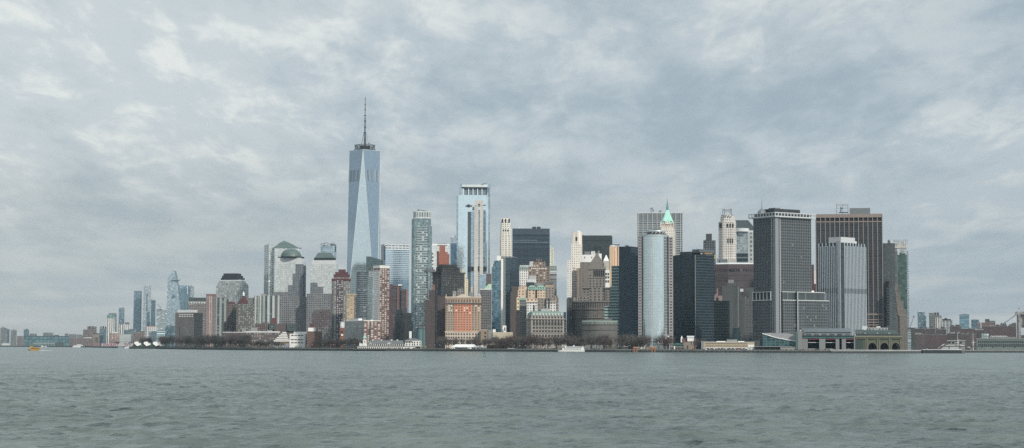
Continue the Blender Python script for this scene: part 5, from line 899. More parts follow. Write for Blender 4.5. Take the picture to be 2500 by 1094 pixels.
b = B('purple_brown_office', 'wide purple brown office with an octagonal roofline of dark square openings', 1744, 1744, 1842, 645, 2880, dep=50, cat='office'); W, A = b.b, b.a
pb = fac('purple_brown_lines', (.095, .073, .082), (.06, .052, .058), 40, 3.9, 1., .45); poly = [(0, 7), (W*.34, 0), (W*1.0, 5), (W, A), (0, A)]
mb = MB(); mb.loft([(0, poly), (b.z(664), poly)], pb); b.put(mb, 'wall'); mb = MB(); mb.loft([(b.z(664), poly), (b.z(655), poly)], fac('square_openings_row', (.10, .072, .08), (.02, .02, .025), 3.8, 6.2, .5, .75)); b.put(mb, 'opening_row'); mb = MB(); mb.loft([(b.z(655), poly), (b.z(645), poly)], plain('purple_brown_band', (.105, .075, .085), noise=.08)); b.put(mb, 'blank_band'); mb = MB(); mb.loft([(b.z(645), [(x*.95+2, y+3) for x, y in poly]), (b.z(641), [(x*.9+4, y+6) for x, y in poly])], pale); b.put(mb, 'roof_edge'); b.px('logo_panel', 1783, 1792, 661, 656, darkm, -.03, .01)
b = B('grey_ribbed_tower', 'grey tower with blank left face and thin ribbed windows on its right', 1763, 1763, 1806, 699, 2720, cat='office'); b.px('blank_wall', 1763, 1788, None, 698, plain('dim_grey_blank', (.10, .107, .112), noise=.08), 0, 1); b.px('ribbed_wall', 1788, 1805, None, 700, fac('thin_ribbed_windows', (.13, .14, .14), (.045, .055, .06), 2.6, 60, .5, 1.), .02, .9); b.px('roof_tier', 1775, 1798, 699, 691, plain('dim_grey_blank', 0), .2, .8); b.px('roof_tier', 1778, 1792, 691, 683, conc, .3, .7)
b = B('pink_turret_block', 'small pink stepped block above the dark green lit office', 1744, 1744, 1763, 722, 2700, cat='office'); pnk = plain('pink_stone', (.34, .26, .25)); b.box('wall', 722, pnk); b.px('turret', 1745, 1753, 722, 710, pnk, .1, .8); b.px('turret', 1750, 1753, 710, 704, pnk, .2, .5); b.windows([1748], [716], 2, 4, blackg)
b = B('green_lit_office', 'dark glass block with greenish lit floors at the foot of the grey ribbed tower', 1744, 1744, 1781, 736, 2600, cat='office'); b.box('wall', 736, fac('green_lit_floors', (.018, .03, .033), (.02, .04, .042), 3.8, 3.9, .85, .5, 0, .1, .4, (.10, .17, .14), run=3)); b.cornice(736, 734.5, darkm, .3, 'parapet'); b.px('teal_block', 1788, 1804, None, 801, plain('deep_teal_panel', (.03, .075, .09), .4), -.5, -.1)
b = B('grid_office', 'dim grey gridded office wedged left of the giant gridded tower', 1805, 1805, 1843, 728, 2750, cat='office'); b.box('wall', 728, fac('dim_grey_grid_office', (.135, .138, .14), (.07, .08, .085), 4.4, 4.2, .62, .55)); b.px('blank_edge', 1806, 1815, None, 722, plain('dim_grey_blank', 0), -.05, .0); b.px('roof_tier', 1807, 1828, 728, 712, plain('dark_slate_block', 0), .2, .9); b.px('roof_tier', 1818, 1842, 728, 702, plain('dim_grey_blank2', (.10, .11, .115)), .4, .9); b.px('roof_tank', 1807, 1815, 712, 705, pale, .2, .6)
# the giant gridded tower
b = B('giant_grid_tower', 'huge grey tower with dense square window grid, open roof frame and pale corner shaft', 1840, 1893, 1979, 529, 2420, th=33, cat='tower')
def grid_face(nm, gapx): return fac(nm, (.13, .143, .152), (.022, .03, .035), 3.05, 3.85, .56, .56, .1, .2, .02, (.2, .2, .2))
gm = grid_face('square_window_grid', 3); pwh = plain('pale_painted_steel', (.52, .54, .54), noise=.08); W, A = b.b, b.a; Z = b.z
b.box('wall', 529, gm); mb = MB()
nW, nA = round(W/3.05), round(A/3.05); nz = int((Z(529)-Z(846))/3.85)
for i in range(nW+1): x = W*i/nW; mb.box(x-.45, x+.45, -.55, 0, 0, Z(529), plain('grid_concrete', (.175, .19, .20), noise=.1))
for i in range(nA+1): y = A*i/nA; mb.box(-.55, 0, y-.45, y+.45, 0, Z(529), plain('grid_concrete', 0))
b.put(mb, 'ribbing'); cs_ = plain('pale_grey_shaft', (.29, .305, .325), noise=.08)
mb = MB(); mb.box(-2.2, 3.6, -2.2, 2.6, 0, Z(526), cs_); b.put(mb, 'corner_shaft')
for (u, v) in ((7, -.9), (-.9, 6.3)): mb = MB(); mb.box(u-.4, u+.4, v-.4, v+.4, 0, Z(525.5), pwh); b.put(mb, 'corner_rail')
mb = MB(); o_ = 5
for z0, z1 in ((Z(529.8), Z(527)), (Z(520.2), Z(518.3))):
    for q in ((-o_, W+o_, -o_, -o_+1.1), (-o_, -o_+1.1, -o_+1.1, A+o_), (-o_+1.1, W+o_, A+o_-1.1, A+o_), (W+o_-1.1, W+o_, -o_+1.1, A+o_-1.1)): mb.box(*q, z0, z1, pwh)
for i in range(14): x = -o_+(W+2*o_-1)*i/13; mb.box(x, x+1.0, -o_+.02, -o_+1, Z(527), Z(520.2), pwh); mb.box(x, x+1.0, A+o_-1, A+o_-.02, Z(527), Z(520.2), pwh)
for i in range(1, 9): y = -o_+(A+2*o_-1)*i/9; mb.box(-o_+.02, -o_+1, y, y+1, Z(527), Z(520.2), pwh); mb.box(W+o_-1, W+o_-.02, y, y+1, Z(527), Z(520.2), pwh)
b.put(mb, 'roof_frame'); b.box('roof_storey', 519, plain('dark_grey_louvre', (.10, .115, .125)), .0, 1., .0, 1., 529); b.box('roof_block', 506.5, darkm, .18, .92, .35, .9, 519); b.box('roof_block', 503, steel, .3, .45, .5, .8, 506.5)
mb = MB(); mb.lathe(5, A*.75, [(Z(519), 6), (Z(513), 5.5), (Z(508), 3), (Z(506), 1.4), (Z(505), .5), (Z(478), .12)], steel, 10); b.put(mb, 'antenna_dome')
b2 = b; pd = thing('grid_podium', 'wide lower grid block with dark ribbed band wrapping the giant gridded tower', 'office', b.e.location, b.th)
U = b.U; Z = b.z
def pbx(part, x0, x1, v0, v1, y0, y1, m, cap=None):
    mb = MB(); mb.box(x0, x1, v0, v1, 0 if y0 is None else Z(y0), Z(y1), m, cap); return mb.build(part, pd)
bnd = fac('dark_ribbed_band', (.13, .145, .15), (.03, .04, .045), 2.1, 30, .6, 1.); xe = U(2013); xm = U(1937); xu = U(2005)
V0 = -7.
pbx('lower_wall', xm, xe, V0, A*.7, None, 733.5, gm); pbx('middle_wall', 9, xm, -3.5, A*.7, None, 733.5, gm); pbx('band_storey', xm, xu, V0+1.2, A*.6, 731.5, 713, bnd); pbx('band_storey', 9, xm, -2.6, A*.6, 731.5, 713, bnd)
pbx('white_rail', xm-.5, xe+.6, V0-.5, A*.7, 733.5, 731.6, pwh); pbx('white_rail', 8.5, xm-.5, -4, -3, 733.5, 731.6, pwh); pbx('white_rail', xm-.4, xu+.4, V0+.8, A*.6, 713, 711.4, pwh); pbx('white_rail', 8.5, xm-.5, -3, A*.6, 713, 711.4, pwh)
pbx('corner_post', xm-.5, xm+.5, V0-.6, V0+.4, None, 711.5, pwh); pbx('corner_post', xu-.3, xu+.4, V0+.9, V0+1.8, 731.6, 712, pwh)
mb = MB(); mb.box(-4, -2.8, 6, A*.99, Z(733.5), Z(731.6), pwh); mb.box(-4, -2.8, 6, A*.99, Z(713), Z(711.4), pwh)
for i in range(6): y = 6.5+(A*.98-7)*i/5; mb.box(-3.9, -2.9, y-.5, y+.5, Z(731.6), Z(713), pwh)
mb.build('colonnade_rail', pd); mb = MB(); mb.box(-2.6, -1.2, 8, A*.97, Z(731.5), Z(713), plain('dark_void', (.04, .05, .055))); mb.build('colonnade_back', pd); mb = MB(); mb.box(-2.9, -.6, 7.5, A, 0, Z(733.6), gm); mb.build('side_wall', pd)
for i in range(6): pbx('roof_fan', U(1955)+i*6, U(1955)+i*6+2.5, A*.1, A*.2, 711.4, 709, steel)
pbx('roof_hut', U(1979), U(1986), 0, A*.3, 711.4, 707.5, white)
b = B('maroon_tower', 'narrow maroon brick slab seen between the giant grid tower and the pillared tower', 1979, 1979, 1987, 646, 2950, cat='office'); b.box('wall', 646, plain('dark_maroon_brick', (.11, .055, .065))); b.px('lower_block', 1984, 1998, None, 693, plain('dark_maroon_brick', 0), .1, .9); b.px('white_strip', 1988, 1992.5, 693, 660, white, .3, .6)
# pink granite pillared tower
b = B('pillared_granite_tower', 'tallest right-hand tower with pinkish granite pillars and recessed top windows', 1990.5, 1990.5, 2154, 527, 2750, th=-10.0, dep=50, cat='tower')
grn = plain('pinkish_granite', (.31, .25, .225), noise=.08); pgl = fac('dark_strip_glass', (.05, .06, .068), (.028, .038, .045), 30, 3.9, 1., .6, .3, .15, .05, (.06, .07, .075), pert=.004); W, A = b.b, b.a
b.box('wall', 541, pgl, 0.001, .999, .01, 1); b.px('crown', 1990.5, 2154, 532.3, 523.5, grn, -.012, 1.005, cap=ROOF); b.px('crown_beam', 1990.5, 2154, 543.5, 541, grn, -.012, 0.9); b.px('vent_storey', 1991, 2153.6, 541, 532.3, plain('dark_vent', (.02, .022, .028)), .03, .98)
for i in range(15): x = 1990.5+(2154-1990.5-1.6)*i/14; b.px('pillar', x, x+1.9, None, 532.4 if i in (0, 14) else 532.4, grn, -.01, .035)
b.px('right_wall', 2152.5, 2154.2, None, 523.6, grn, -.012, 1.006)
for y in (768, 780.5, 787, 793.5, 800, 806.5, 813): b.px('lower_beam', 2115, 2153, y+1.6 if y < 770 else y+1.3, y-2 if y < 770 else y-1.2, grn, -.011, .02)
b.px('roof_block', 2075, 2125, 523.5, 507.5, plain('blue_grey_louvre', 0), .3, .8, cap=ROOF)
mb = MB()
for x in (2042, 2057, 2070.5): mb.tube((b.U(x), 8, b.z(523)), (b.U(x), 8, b.z(498)), .35, steel)
for y in (498.5, 502, 508): mb.tube((b.U(2042), 8, b.z(y)), (b.U(2070.5), 8, b.z(y)), .25, steel)
mb.tube((b.U(2053), 8, b.z(520)), (b.U(2053), 8, b.z(505)), .7, darkm); mb.tube((b.U(2053), 8, b.z(510)), (b.U(2059), 8, b.z(508)), .5, darkm); mb.tube((b.U(2048), 8, b.z(519)), (b.U(2070), 8, b.z(519)), .7, darkm); b.put(mb, 'roof_antenna')
b = B('finned_tower', 'tower of slim white vertical fins with a white roof box, in front of pillared tower', 1997, 2053, 2114, 592, 2520, th=44, cat='tower')
fin = plain('white_blue_fin', (.42, .47, .51), .5, noise=.05); fgl = fac('fin_gap_glass', (.03, .045, .055), (.035, .05, .06), 3, 4, .9, .8, .3, .15, .03); W, A = b.b, b.a; Z = b.z
b.box('wall', 592, fgl)
ym, ym2 = 704, 716
def fins(n, face, L, s0, s1):
    for i in range(n):
        t = s0+(s1-s0)*(i+.5)/n; wdt = (s1-s0)/n*.42; full = i % 2 == 0
        mb = MB(); zt = Z(592 if full else 599.5)
        for (za, zb2, ww) in ((0, Z(ym2), wdt), (Z(ym2), Z(ym), wdt*.45), (Z(ym), zt, wdt)):
            if face == 'u': mb.box(t-ww/2, t+ww/2, -.9, 0, za, zb2, fin)
            else: mb.box(-.9, 0, t-ww/2, t+ww/2, za, zb2, fin)
        b.put(mb, 'fin')
fins(16, 'u', W, W*.10, W); fins(11, 'v', A, A*.14, A)
mb = MB(); mb.box(-1.2, 1, .5, A*.14, 0, Z(588), plain('wide_white_pier', (.40, .44, .47))); b.put(mb, 'wide_pier'); b.box('bowed_strip', 596, fac('dark_bow_strip', (.05, .06, .065), (.03, .04, .045), 6, 4, .9, .6), .0, .1, -.014, 0)
b.box('roof_box', 578.5, plain('white_roof_box', (.50, .52, .53), noise=.05), -.01, .55, -.01, .52, 592, cap=ROOF); b.box('roof_hut', 586, pale, .55, .72, .1, .4, 592)
b = B('grey_green_tower', 'dark grey-green tower with stepped dark slot windows right of pillared tower', 2155, 2155, 2184, 594, 2850, th=-13, dep=40, cat='tower')
ggm = fac('grey_green_blank_wall', (.085, .10, .105), (.075, .09, .095), 6, 4, .4, .5); b.box('wall', 594, ggm); b.px('ribbed_edge', 2183, 2190, None, 613, fac('ribbed_edge_wall', (.17, .18, .18), (.08, .09, .095), 3, 4, .5, .5), .1, .9); b.px('lower_wall', 2163, 2194, None, 700, fac('grey_green_lower', (.10, .12, .13), (.08, .10, .11), 5, 4, .5, .5), -.1, .9)
b.windows([2166], [690+i*6.4 for i in range(17)], 5.2, 1.9, blackg, part='slot_window', d=5.0)
b = B('netted_tower', 'unfinished tower wrapped in green netting with bare concrete top and hoist frames', 2186, 2186, 2216, 632, 2950, cat='tower')
grnn = fac('green_netting', (.06, .105, .095), (.055, .095, .085), 4, 4, .9, .85); b.px('wall', 2190, 2214, None, 622, grnn, 0, .9); b.px('wall_tier', 2196, 2210, 628, 617, grnn, .05, .9); b.px('concrete_top', 2184, 2214, 606, 596, cc, .1, .9); b.px('concrete_top', 2197, 2206, 622, 590, cc, .12, .8); b.px('concrete_top', 2184, 2190, 620, 596, conc, .2, .8)
for y in (604, 608.5, 613, 617.5): b.px('floor_slab', 2200, 2214, y+.9, y, pale, .02, .9)
mb = MB()
for y in (586.5, 590, 594): mb.tube((b.U(2181), -1, b.z(y)), (b.U(2196 if y > 587 else 2217), -1, b.z(y)), .3, steel)
for x in (2183, 2188, 2193, 2207, 2211, 2215): mb.tube((b.U(x), -1, b.z(598)), (b.U(x), -1, b.z(585.5)), .3, steel)
b.put(mb, 'roof_formwork'); mb = MB()
for i in range(38):
    y = 616+i*5.9; mb.tube((b.U(2213), 2, b.z(y)), (b.U(2219.5), 2, b.z(y)), .32, steel)
    if i % 3 == 0: mb.tube((b.U(2215), 2, b.z(y)), (b.U(2218), 2, b.z(y+12)), .2, steel)
mb.tube((b.U(2216), 2, 0), (b.U(2216), 2, b.z(612)), .4, plain('green_scaffold', (.08, .17, .13))); b.put(mb, 'hoist_scaffold')
b = B('stepped_masonry_tower', 'slim beige stepped tower with wedding-cake setbacks at the right end', 2196, 2196, 2216, 770, 2700, cat='tower'); sm = fac('beige_setback_wall', (.21, .19, .17), (.13, .12, .11), 3, 3.8, .4, .5); pbs = plain('pale_beige_coping', (.36, .33, .30))
b.box('wall', 770, sm)
for x0, x1, y0, y1 in ((2191, 2213, 770, 755), (2189, 2206, 755, 735), (2187, 2199, 735, 715), (2186, 2193, 715, 695)): b.px('setback', x0, x1, y0, y1, sm, .05, .9); b.px('coping', x0, x1+.4, y1+1, y1, pbs, .03, .9)
b.px('coping', 2195, 2216.5, 771, 769.5, pbs, -.03, 0); b.px('left_wall', 2186, 2196, None, 700, fac('dim_setback_wall', (.13, .125, .12), (.09, .09, .09), 3, 3.8, .4, .5), .1, .9)
b = simple('banded_annex', 'small blue white banded block right beside the stepped beige tower', 2216, 2224, 806, 2650, fac('blue_white_bands', (.34, .40, .42), (.16, .22, .24), 30, 3.4, 1., .5), caps=[(2217, 2223, 804, conc)], cat='office')
# ================================================================ right-hand far bank
br1 = fac('far_dark_brick', (.085, .066, .066), (.06, .052, .055), 5, 4.5, .4, .4); br2 = fac('far_brown_brick', (.105, .085, .083), (.075, .066, .066), 4.5, 4.2, .4, .4); br3 = fac('far_maroon_brick', (.105, .07, .071), (.075, .06, .06), 4.5, 4, .4, .4)
for i, a in enumerate([
 ('brick_block', 'dark brick block touching the right end of the beige stepped tower', 2225, 2258, 803, 3900, br1, [(2229, 2236, 800, conc), (2246, 2252, 799, darkm)]),
 ('brick_block', 'dark brick block with two grey roof huts under the pale two-part glass tower', 2259, 2284, 803, 3950, br2, [(2262, 2270, 799, conc), (2275, 2280, 800, slate)]),
 ('brick_block', 'brown brick block below the dark-topped apartment tower', 2285, 2310, 804.5, 3850, br1, [(2290, 2298, 802, conc)]),
 ('brick_block', 'bright maroon brick roof block under the zebra-fronted stepped tower', 2296, 2309, 800.5, 4200, br3, [(2300, 2305, 799.5, darkm)]),
 ('brick_block', 'dim bushy-topped brown block right of the zebra-fronted tower', 2318, 2347, 797, 4100, br2, [(2322, 2330, 794, darkm), (2335, 2342, 793, darkm)]),
 ('brick_block', 'low dark brick block with a pale parapet in the middle of the right bank', 2312, 2346, 814, 3700, br1, [(2320, 2331, 812.5, pale)]),
 ('brick_block', 'low brick block with white streaked parapet left of the white masts', 2347, 2377, 803, 3950, br3, [(2352, 2374, 805-1, pale)]),
 ('brick_block', 'dark brick block with white trim behind the right white mast', 2377, 2403, 806, 3900, br1, [(2380, 2400, 804.8, pale)]),
 ('brick_block', 'widest maroon brick slab running to the bridge tower', 2398, 2481, 797, 4300, br3, [(2408, 2420, 795.8, conc), (2452, 2460, 796, conc)]),
 ('brick_block', 'low dim brick front block below the two-part glass tower', 2226, 2262, 817, 3500, br2, [(2236, 2246, 815.5, slate)]),
 ('brick_block', 'low maroon brick front block below the maroon roof block', 2263, 2312, 818, 3600, br3, [(2275, 2287, 816.5, slate)]),
 ('brick_block', 'tall thin-windowed brick front block beside the seaport hall', 2346, 2384, 816, 3600, br2, [(2355, 2364, 814.5, slate)]),
 ('glass_tower', 'pale blue two-part glass tower right of the small boom crane', 2240, 2258, 762, 6000, M_farglass, [(2243, 2256, 760, pale)]),
 ('glass_tower', 'darker blue shorter half leaning on the pale two-part glass tower', 2253, 2261, 772, 5900, M_farteal, [(2255, 2259, 771, steel)]),
 ('apartment_tower', 'grey apartment tower with a dark striped top on the right bank', 2268, 2298, 771, 5600, M_fargrey, [(2268, 2280, 764, M_fargrey), (2280, 2293, 763, fac('dark_striped_top', (.3, .3, .3), (.05, .06, .07), 7, 60, .6, 1.))]),
 ('apartment_tower', 'white ribbed right half of the dark-topped apartment tower', 2284, 2300, 775, 5550, M_farstripe, [(2289, 2296, 773, conc)]),
 ('apartment_block', 'zebra-fronted white and black stepped block with cluttered roof', 2300, 2326, 783, 5500, fac('zebra_block', (.42, .44, .44), (.06, .07, .08), 9, 4.5, .6, .6), [(2300, 2322, 779, darkm), (2306, 2312, 776.5, darkm)]),
 ('glass_tower', 'plain mid-blue slab tower standing alone above the brick slabs', 2342, 2366, 768, 6200, fac('mid_blue_slab', (.14, .22, .26), (.22, .36, .42), 20, 5, 1., .6, .6), [(2350, 2360, 766.5, steel)]),
 ('glass_tower', 'shorter blue block right of the lone mid-blue slab', 2371, 2390, 781, 6300, M_farteal, [(2375, 2384, 780, steel)]),
 ('brick_block', 'small dim block in front of the shorter blue block', 2385, 2394, 790, 5600, M_fartan, [(2388, 2392, 788.5, conc)]),
 ('brick_block', 'red-brown stepped building with a square turret near the bridge cable end', 2396, 2430, 788, 5200, fac('far_red_brown', (.20, .12, .11), (.10, .08, .08), 5, 4.5, .4, .4), [(2405, 2416, 779, br3), (2416, 2430, 783, M_fargrey)]),
 ('brick_block', 'small dark brick building with a spiky turret under the bridge cable', 2441, 2458, 794, 5200, br3, [(2443, 2446, 788, br3), (2446, 2456, 790, br3), (2453, 2455, 786, darkm)]),
 ('brick_block', 'dim brown block tucked against the left side of the bridge tower', 2468, 2481, 791, 5200, br2, [(2474, 2481, 788, br2)]),
]): simple(*a[:7], caps=a[7], cat='building')
for b_ in [q for q in ALLB if q.e.name.startswith('brick_block')]:
    for k_ in range(3):
        u = random.uniform(.05, .85)*b_.b; h_ = random.uniform(1.5, 4.5); mb = MB(); mb.box(u, u+random.uniform(2, 6), 6, 12, b_.H, b_.H+h_, random.choice([conc, slate, darkm, br1])); b_.put(mb, 'stair_hut')
# bridge tower with its cable
b = B('bridge_tower', 'massive pale stone bridge tower cut by the right edge of view', 2481, 2481, 2512, 764, 4400, dep=20, cat='bridge')
bst = fac('bridge_stone_blocks', (.30, .285, .27), (.28, .265, .25), 6, 3, .97, .95, blind=(.27, .26, .25)); b.px('leg', 2482, 2492, None, 768, bst); b.px('leg', 2500, 2511, None, 768, bst); b.px('arch_wall', 2491, 2500.5, 800, 768, bst, .2, .8); b.px('leg', 2491.5, 2500.5, None, 818, bst, .3, .7); b.cornice(768, 762, bst, 3); b.cornice(762, 761, conc, 1.5, 'roof')
b.px('buttress', 2486, 2489, None, 768, bst, -.15, 0)
mb = MB()
for k in range(2):
    pts = [(b.U(2481-t*62), 4+k*12, b.z(767+k*1.2+(799-767)*(1-(1-t)**1.6))) for t in [i/10 for i in range(11)]]
    for p, q in zip(pts, pts[1:]): mb.tube(p, q, .45, steel)
b.put(mb, 'cable')
mb = MB(); mb.tube((b.U(2487), 5, b.z(761)), (b.U(2487), 5, b.z(752)), .25, white); b.put(mb, 'flagpole'); mb = MB()
for i in range(4): x0 = b.U(2485)+i*1.2; mb.face([(x0, 5, b.z(757)+i*1.1), (x0+1.2, 5.2*(1), b.z(757)+(i+1)*1.1), (x0+1.2, 5.2, b.z(753.5)+(i+1)*.6), (x0, 5, b.z(754)+i*.6)], [plain('flag_blue', (.04, .06, .16)), plain('flag_red', (.35, .05, .05))][i > 1])
b.put(mb, 'flag')
# seaport hall and elevated road
b = B('seaport_hall', 'long grey-green two-storey pier hall with rows of tall windows', 2384, 2384, 2512, 828, 3300, dep=60, cat='hall')
b.box('wall', 828, plain('grey_green_cladding', (.20, .25, .235))); b.windows(spread_(2387, 2508, 26), [838, 846], 2.6, 4.6, plain('dim_hall_window', (.055, .07, .07))); b.cornice(828, 826, conc, .6, 'parapet'); b.px('left_pavilion', 2396, 2414, 826, 814, fac('pavilion_glass', (.22, .28, .28), (.35, .42, .42), 5, 5, .7, .5), .2, .6)
mb = MB()
for i in range(9):
    x = b.U(2421+i*4.4); mb.tube((x-2.2, 5, b.z(822.5)), (x, 5, b.z(820)), .35, white); mb.tube((x, 5, b.z(820)), (x+2.2, 5, b.z(822.5)), .35, white)
b.put(mb, 'roof_truss'); b.px('truss_wall', 2416, 2480, 826, 822.5, fac('truss_glazing', (.3, .34, .34), (.12, .15, .15), 3, 4, .6, .6), .2, .5)
t = thing('elevated_road', 'long dark elevated road on pillars along the right shore', 'road', (*at(2330, 850, 2720)[:2], G), R(-4)); mb = MB(); x1 = (2520-2330)/F*2720
mb.box(-45, x1, 0, 12, 5, 6.4, plain('road_deck', (.08, .085, .09))); mb.build('deck', t); mb = MB()
for i in range(12): mb.box(-40+i*16, -38.6+i*16, 2, 3.4, 0, 5, conc)
mb.build('pillar_row', t)['kind'] = 'stuff'
# ================================================================ boats
def hull(mb, L_, W_, z0, z1, m, bow=.22, n=8, flare=.9):
    def ring(f): return [(-L_/2, -W_/2*f), (L_/2-L_*bow, -W_/2*f)]+[(L_/2-L_*bow+L_*bow*sin(pi/2*i/n), -W_/2*f*cos(pi/2*i/n)) for i in range(1, n)]+[(L_/2, 0)]+[(L_/2-L_*bow+L_*bow*sin(pi/2*i/n), W_/2*f*cos(pi/2*i/n)) for i in range(n-1, 0, -1)]+[(L_/2-L_*bow, W_/2*f), (-L_/2, W_/2*f)]
    mb.loft([(z0, ring(flare)), (z1, ring(1))], m, cap=m); return mb
def boat_at(name, label, x, D, rz, cat, **k):
    p = at(x, 850, D); return thing(name, label, cat, (p[0], p[1], 0), rz, **k)
def row(mb, x0, x1, n, y, z0, z1, m, f=.62):
    for i in range(n):
        w_ = (x1-x0)/n; mb.box(x0+w_*i+w_*(1-f)/2, x0+w_*(i+1)-w_*(1-f)/2, y-.06, y+.02, z0, z1, m)
boatw = plain('boat_white', (.62, .63, .62), .4, noise=.05); win = plain('boat_window', (.03, .04, .045), .2)
D_ = 2335
t = boat_at('tour_ferry', 'white three-deck tour ferry lying along the park sea wall', 1394.5, D_, pi, 'ferry'); k = D_/F
hb = MB(); hull(hb, 65*k, 9, -.5, 2.6, boatw, .2); hb.build('hull', t); hb = MB(); hull(hb, 64*k, 8.6, -.6, .35, darkm, .2); hb.build('waterline_stripe', t)
mb = MB(); mb.box(-31*k, 22*k, -4.2, 4.2, 2.6, 5.0, boatw); mb.build('main_deck_cabin', t); mb = MB(); mb.box(-30*k, 16*k, -3.9, 3.9, 5.0, 7.0, boatw); mb.build('upper_deck_cabin', t)
for y in (-4.22, 4.22): mb = MB(); row(mb, -24*k, 18*k, 12, y, 3.2, 4.3, win, .7) if y < 0 else row(mb, -24*k, 18*k, 12, y+.04, 3.2, 4.3, win, .7); mb.build('window_strip', t)
for y in (-3.92, 3.96): mb = MB(); row(mb, -26*k, 13*k, 14, y, 5.5, 6.5, win, .75); mb.build('window_strip', t)
mb = MB(); mb.box(12*k, 22*k, -2.2, 2.2, 7.0, 9.0, boatw); mb.build('wheelhouse', t); mb = MB(); row(mb, 13*k, 21*k, 4, -2.22, 7.6, 8.5, win, .8); row(mb, 13*k, 21*k, 4, 2.26, 7.6, 8.5, win, .8); mb.build('wheelhouse_window', t)
mb = MB(); mb.tube((14*k, 0, 9), (14*k, 0, 13), .12, steel); mb.tube((14*k-1, 0, 11), (14*k+1, 0, 11), .08, steel); mb.build('mast', t); mb = MB(); mb.box(-8*k, -5*k, -1, 1, 7, 8.6, boatw); mb.build('funnel', t)
mb = MB()
for i in range(22): x = -29*k+i*41*k/21; mb.tube((x, -3.9, 7), (x, -3.9, 8), .05, steel, n=4)
mb.tube((-29*k, -3.9, 8), (12*k, -3.9, 8), .05, steel, n=4); mb.build('railing', t)
D_ = 2190; k = D_/F
t = boat_at('water_taxi', 'yellow water taxi crossing at far left with a short white wake', 84, D_, pi, 'boat'); yel = plain('taxi_yellow', (.46, .27, .05), .5, noise=.08)
mb = MB(); hull(mb, 26*k, 5.5, -.4, 1.6, yel, .25); mb.build('hull', t); mb = MB(); mb.box(-11.5*k, 7.5*k, -2.5, 2.5, 1.6, 3.6, yel); mb.build('cabin', t); mb = MB(); row(mb, -11*k, 7*k, 12, -2.52, 2.2, 3.2, plain('rust_window', (.16, .07, .04)), .85); row(mb, -11*k, 7*k, 12, 2.56, 2.2, 3.2, plain('rust_window', 0), .85); mb.build('window_strip', t)
mb = MB(); mb.box(4*k, 10*k, -1.8, 1.8, 3.6, 5.4, yel); mb.build('wheelhouse', t); mb = MB(); row(mb, 4.5*k, 9.5*k, 3, -1.82, 4.2, 5.1, plain('rust_window', 0), .8); mb.build('wheelhouse_window', t); mb = MB(); mb.box(11*k, 14.5*k, -1, 1, -.2, 1.4, darkm); mb.build('bow_fender', t)
mb = MB(); foam = plain('white_foam', (.75, .78, .78), noise=.1)
for i in range(14): x = -13.5*k-i*1.1; mb.lathe(x, (random.random()-.5)*2.5, [(-.1, .9-i*.04), (.18, .6-i*.03), (.34-.02*i, .1)], foam, 6)
o = mb.build('wake'); o.location = t.location; o.rotation_euler = t.rotation_euler; o['kind'] = 'stuff'
D_ = 1225; k = D_/F
t = boat_at('channel_buoy', 'small green lattice buoy floating before the white tent', 1183, D_, 0, 'buoy'); bgn = plain('buoy_green', (.03, .16, .13), .5)
mb = MB(); mb.cyl(0, 0, 1.0, -.3, .45, bgn, 14, r1=.85); mb.build('float', t); mb = MB()
for i in range(4): t0 = pi/4+pi/2*i; mb.tube((.6*cos(t0), .6*sin(t0), .4), (.2*cos(t0), .2*sin(t0), 2.1), .06, bgn)
mb.build('lattice', t); mb = MB(); mb.cyl(0, 0, .38, 1.9, 2.7, bgn, 10); mb.build('day_mark', t); mb = MB(); mb.cyl(0, 0, .1, 2.7, 3.0, darkm, 8); mb.build('lamp', t)
for nm, lb, x, D_, L_, col, h in (('ferry', 'white two-deck ferry moored left of the tan vent tower', 195, 5150, 34, boatw, 8), ('ferry', 'small blue-grey ferry just left of the white yacht', 295, 3900, 14, plain('blue_grey_hull', (.30, .36, .38)), 5), ('yacht', 'long low white yacht beside the green pier shed', 314, 3850, 21, boatw, 4.2), ('motor_boat', 'tiny white boat left of the dark pier shed', 104, 5600, 8, boatw, 4), ('motor_boat', 'tiny white boat right beside the other tiny one near the dark shed', 112, 5600, 5, boatw, 3.2)):
    t = boat_at(nm, lb, x, D_, 0, 'boat'); k = D_/F; L = L_*k; mb = MB(); hull(mb, L, L*.22, -.5, h*.42, col, .25); mb.build('hull', t); mb = MB(); mb.box(-L*.42, L*.22, -L*.08, L*.08, h*.42, h*.75, col); mb.build('cabin', t); mb = MB(); mb.box(-L*.2, L*.1, -L*.06, L*.06, h*.75, h, col); mb.build('wheelhouse', t); mb = MB(); row(mb, -L*.38, L*.18, 8, -L*.08-.05, h*.5, h*.66, win); mb.build('window_strip', t)
# ship and barge on the right
D_ = 2250; k = D_/F
t = boat_at('barge', 'long black barge with a white deck edge moored at the right corner', 2302, D_, 0, 'barge'); mb = MB(); mb.box(-49*k, 46*k, 0, 12, -.5, 4.2, plain('barge_black', (.03, .038, .042))); mb.build('hull', t); mb = MB(); mb.box(-49.5*k, 46.5*k, -.3, 12, 4.2, 4.9, pale); mb.build('deck_edge', t); mb = MB(); mb.box(46.6*k, 54*k, 1, 9, -.5, 3.6, slate); mb.build('ramp', t)
b = B('white_pavilion', 'white round-roofed pavilion on the water behind the black barge', 2296, 2296, 2344, 846, 2900, dep=24, cat='pavilion'); mb = MB(); W = b.b
for i, (x0, x1, y0, y1) in enumerate(((0, 1, None, 850), (.1, .9, 850, 846), (.22, .78, 846, 842))):
    mb.loft([(b.z(y0), rect(W*x0, W*x1, i*3, 24-i*3)), (b.z(y1), rect(W*(x0+.05), W*(x1-.05), i*3+2, 22-i*3))], plain('dull_white_fabric', (.36, .38, .38)), cap=ROOF)
b.put(mb, 'stepped_roof'); 
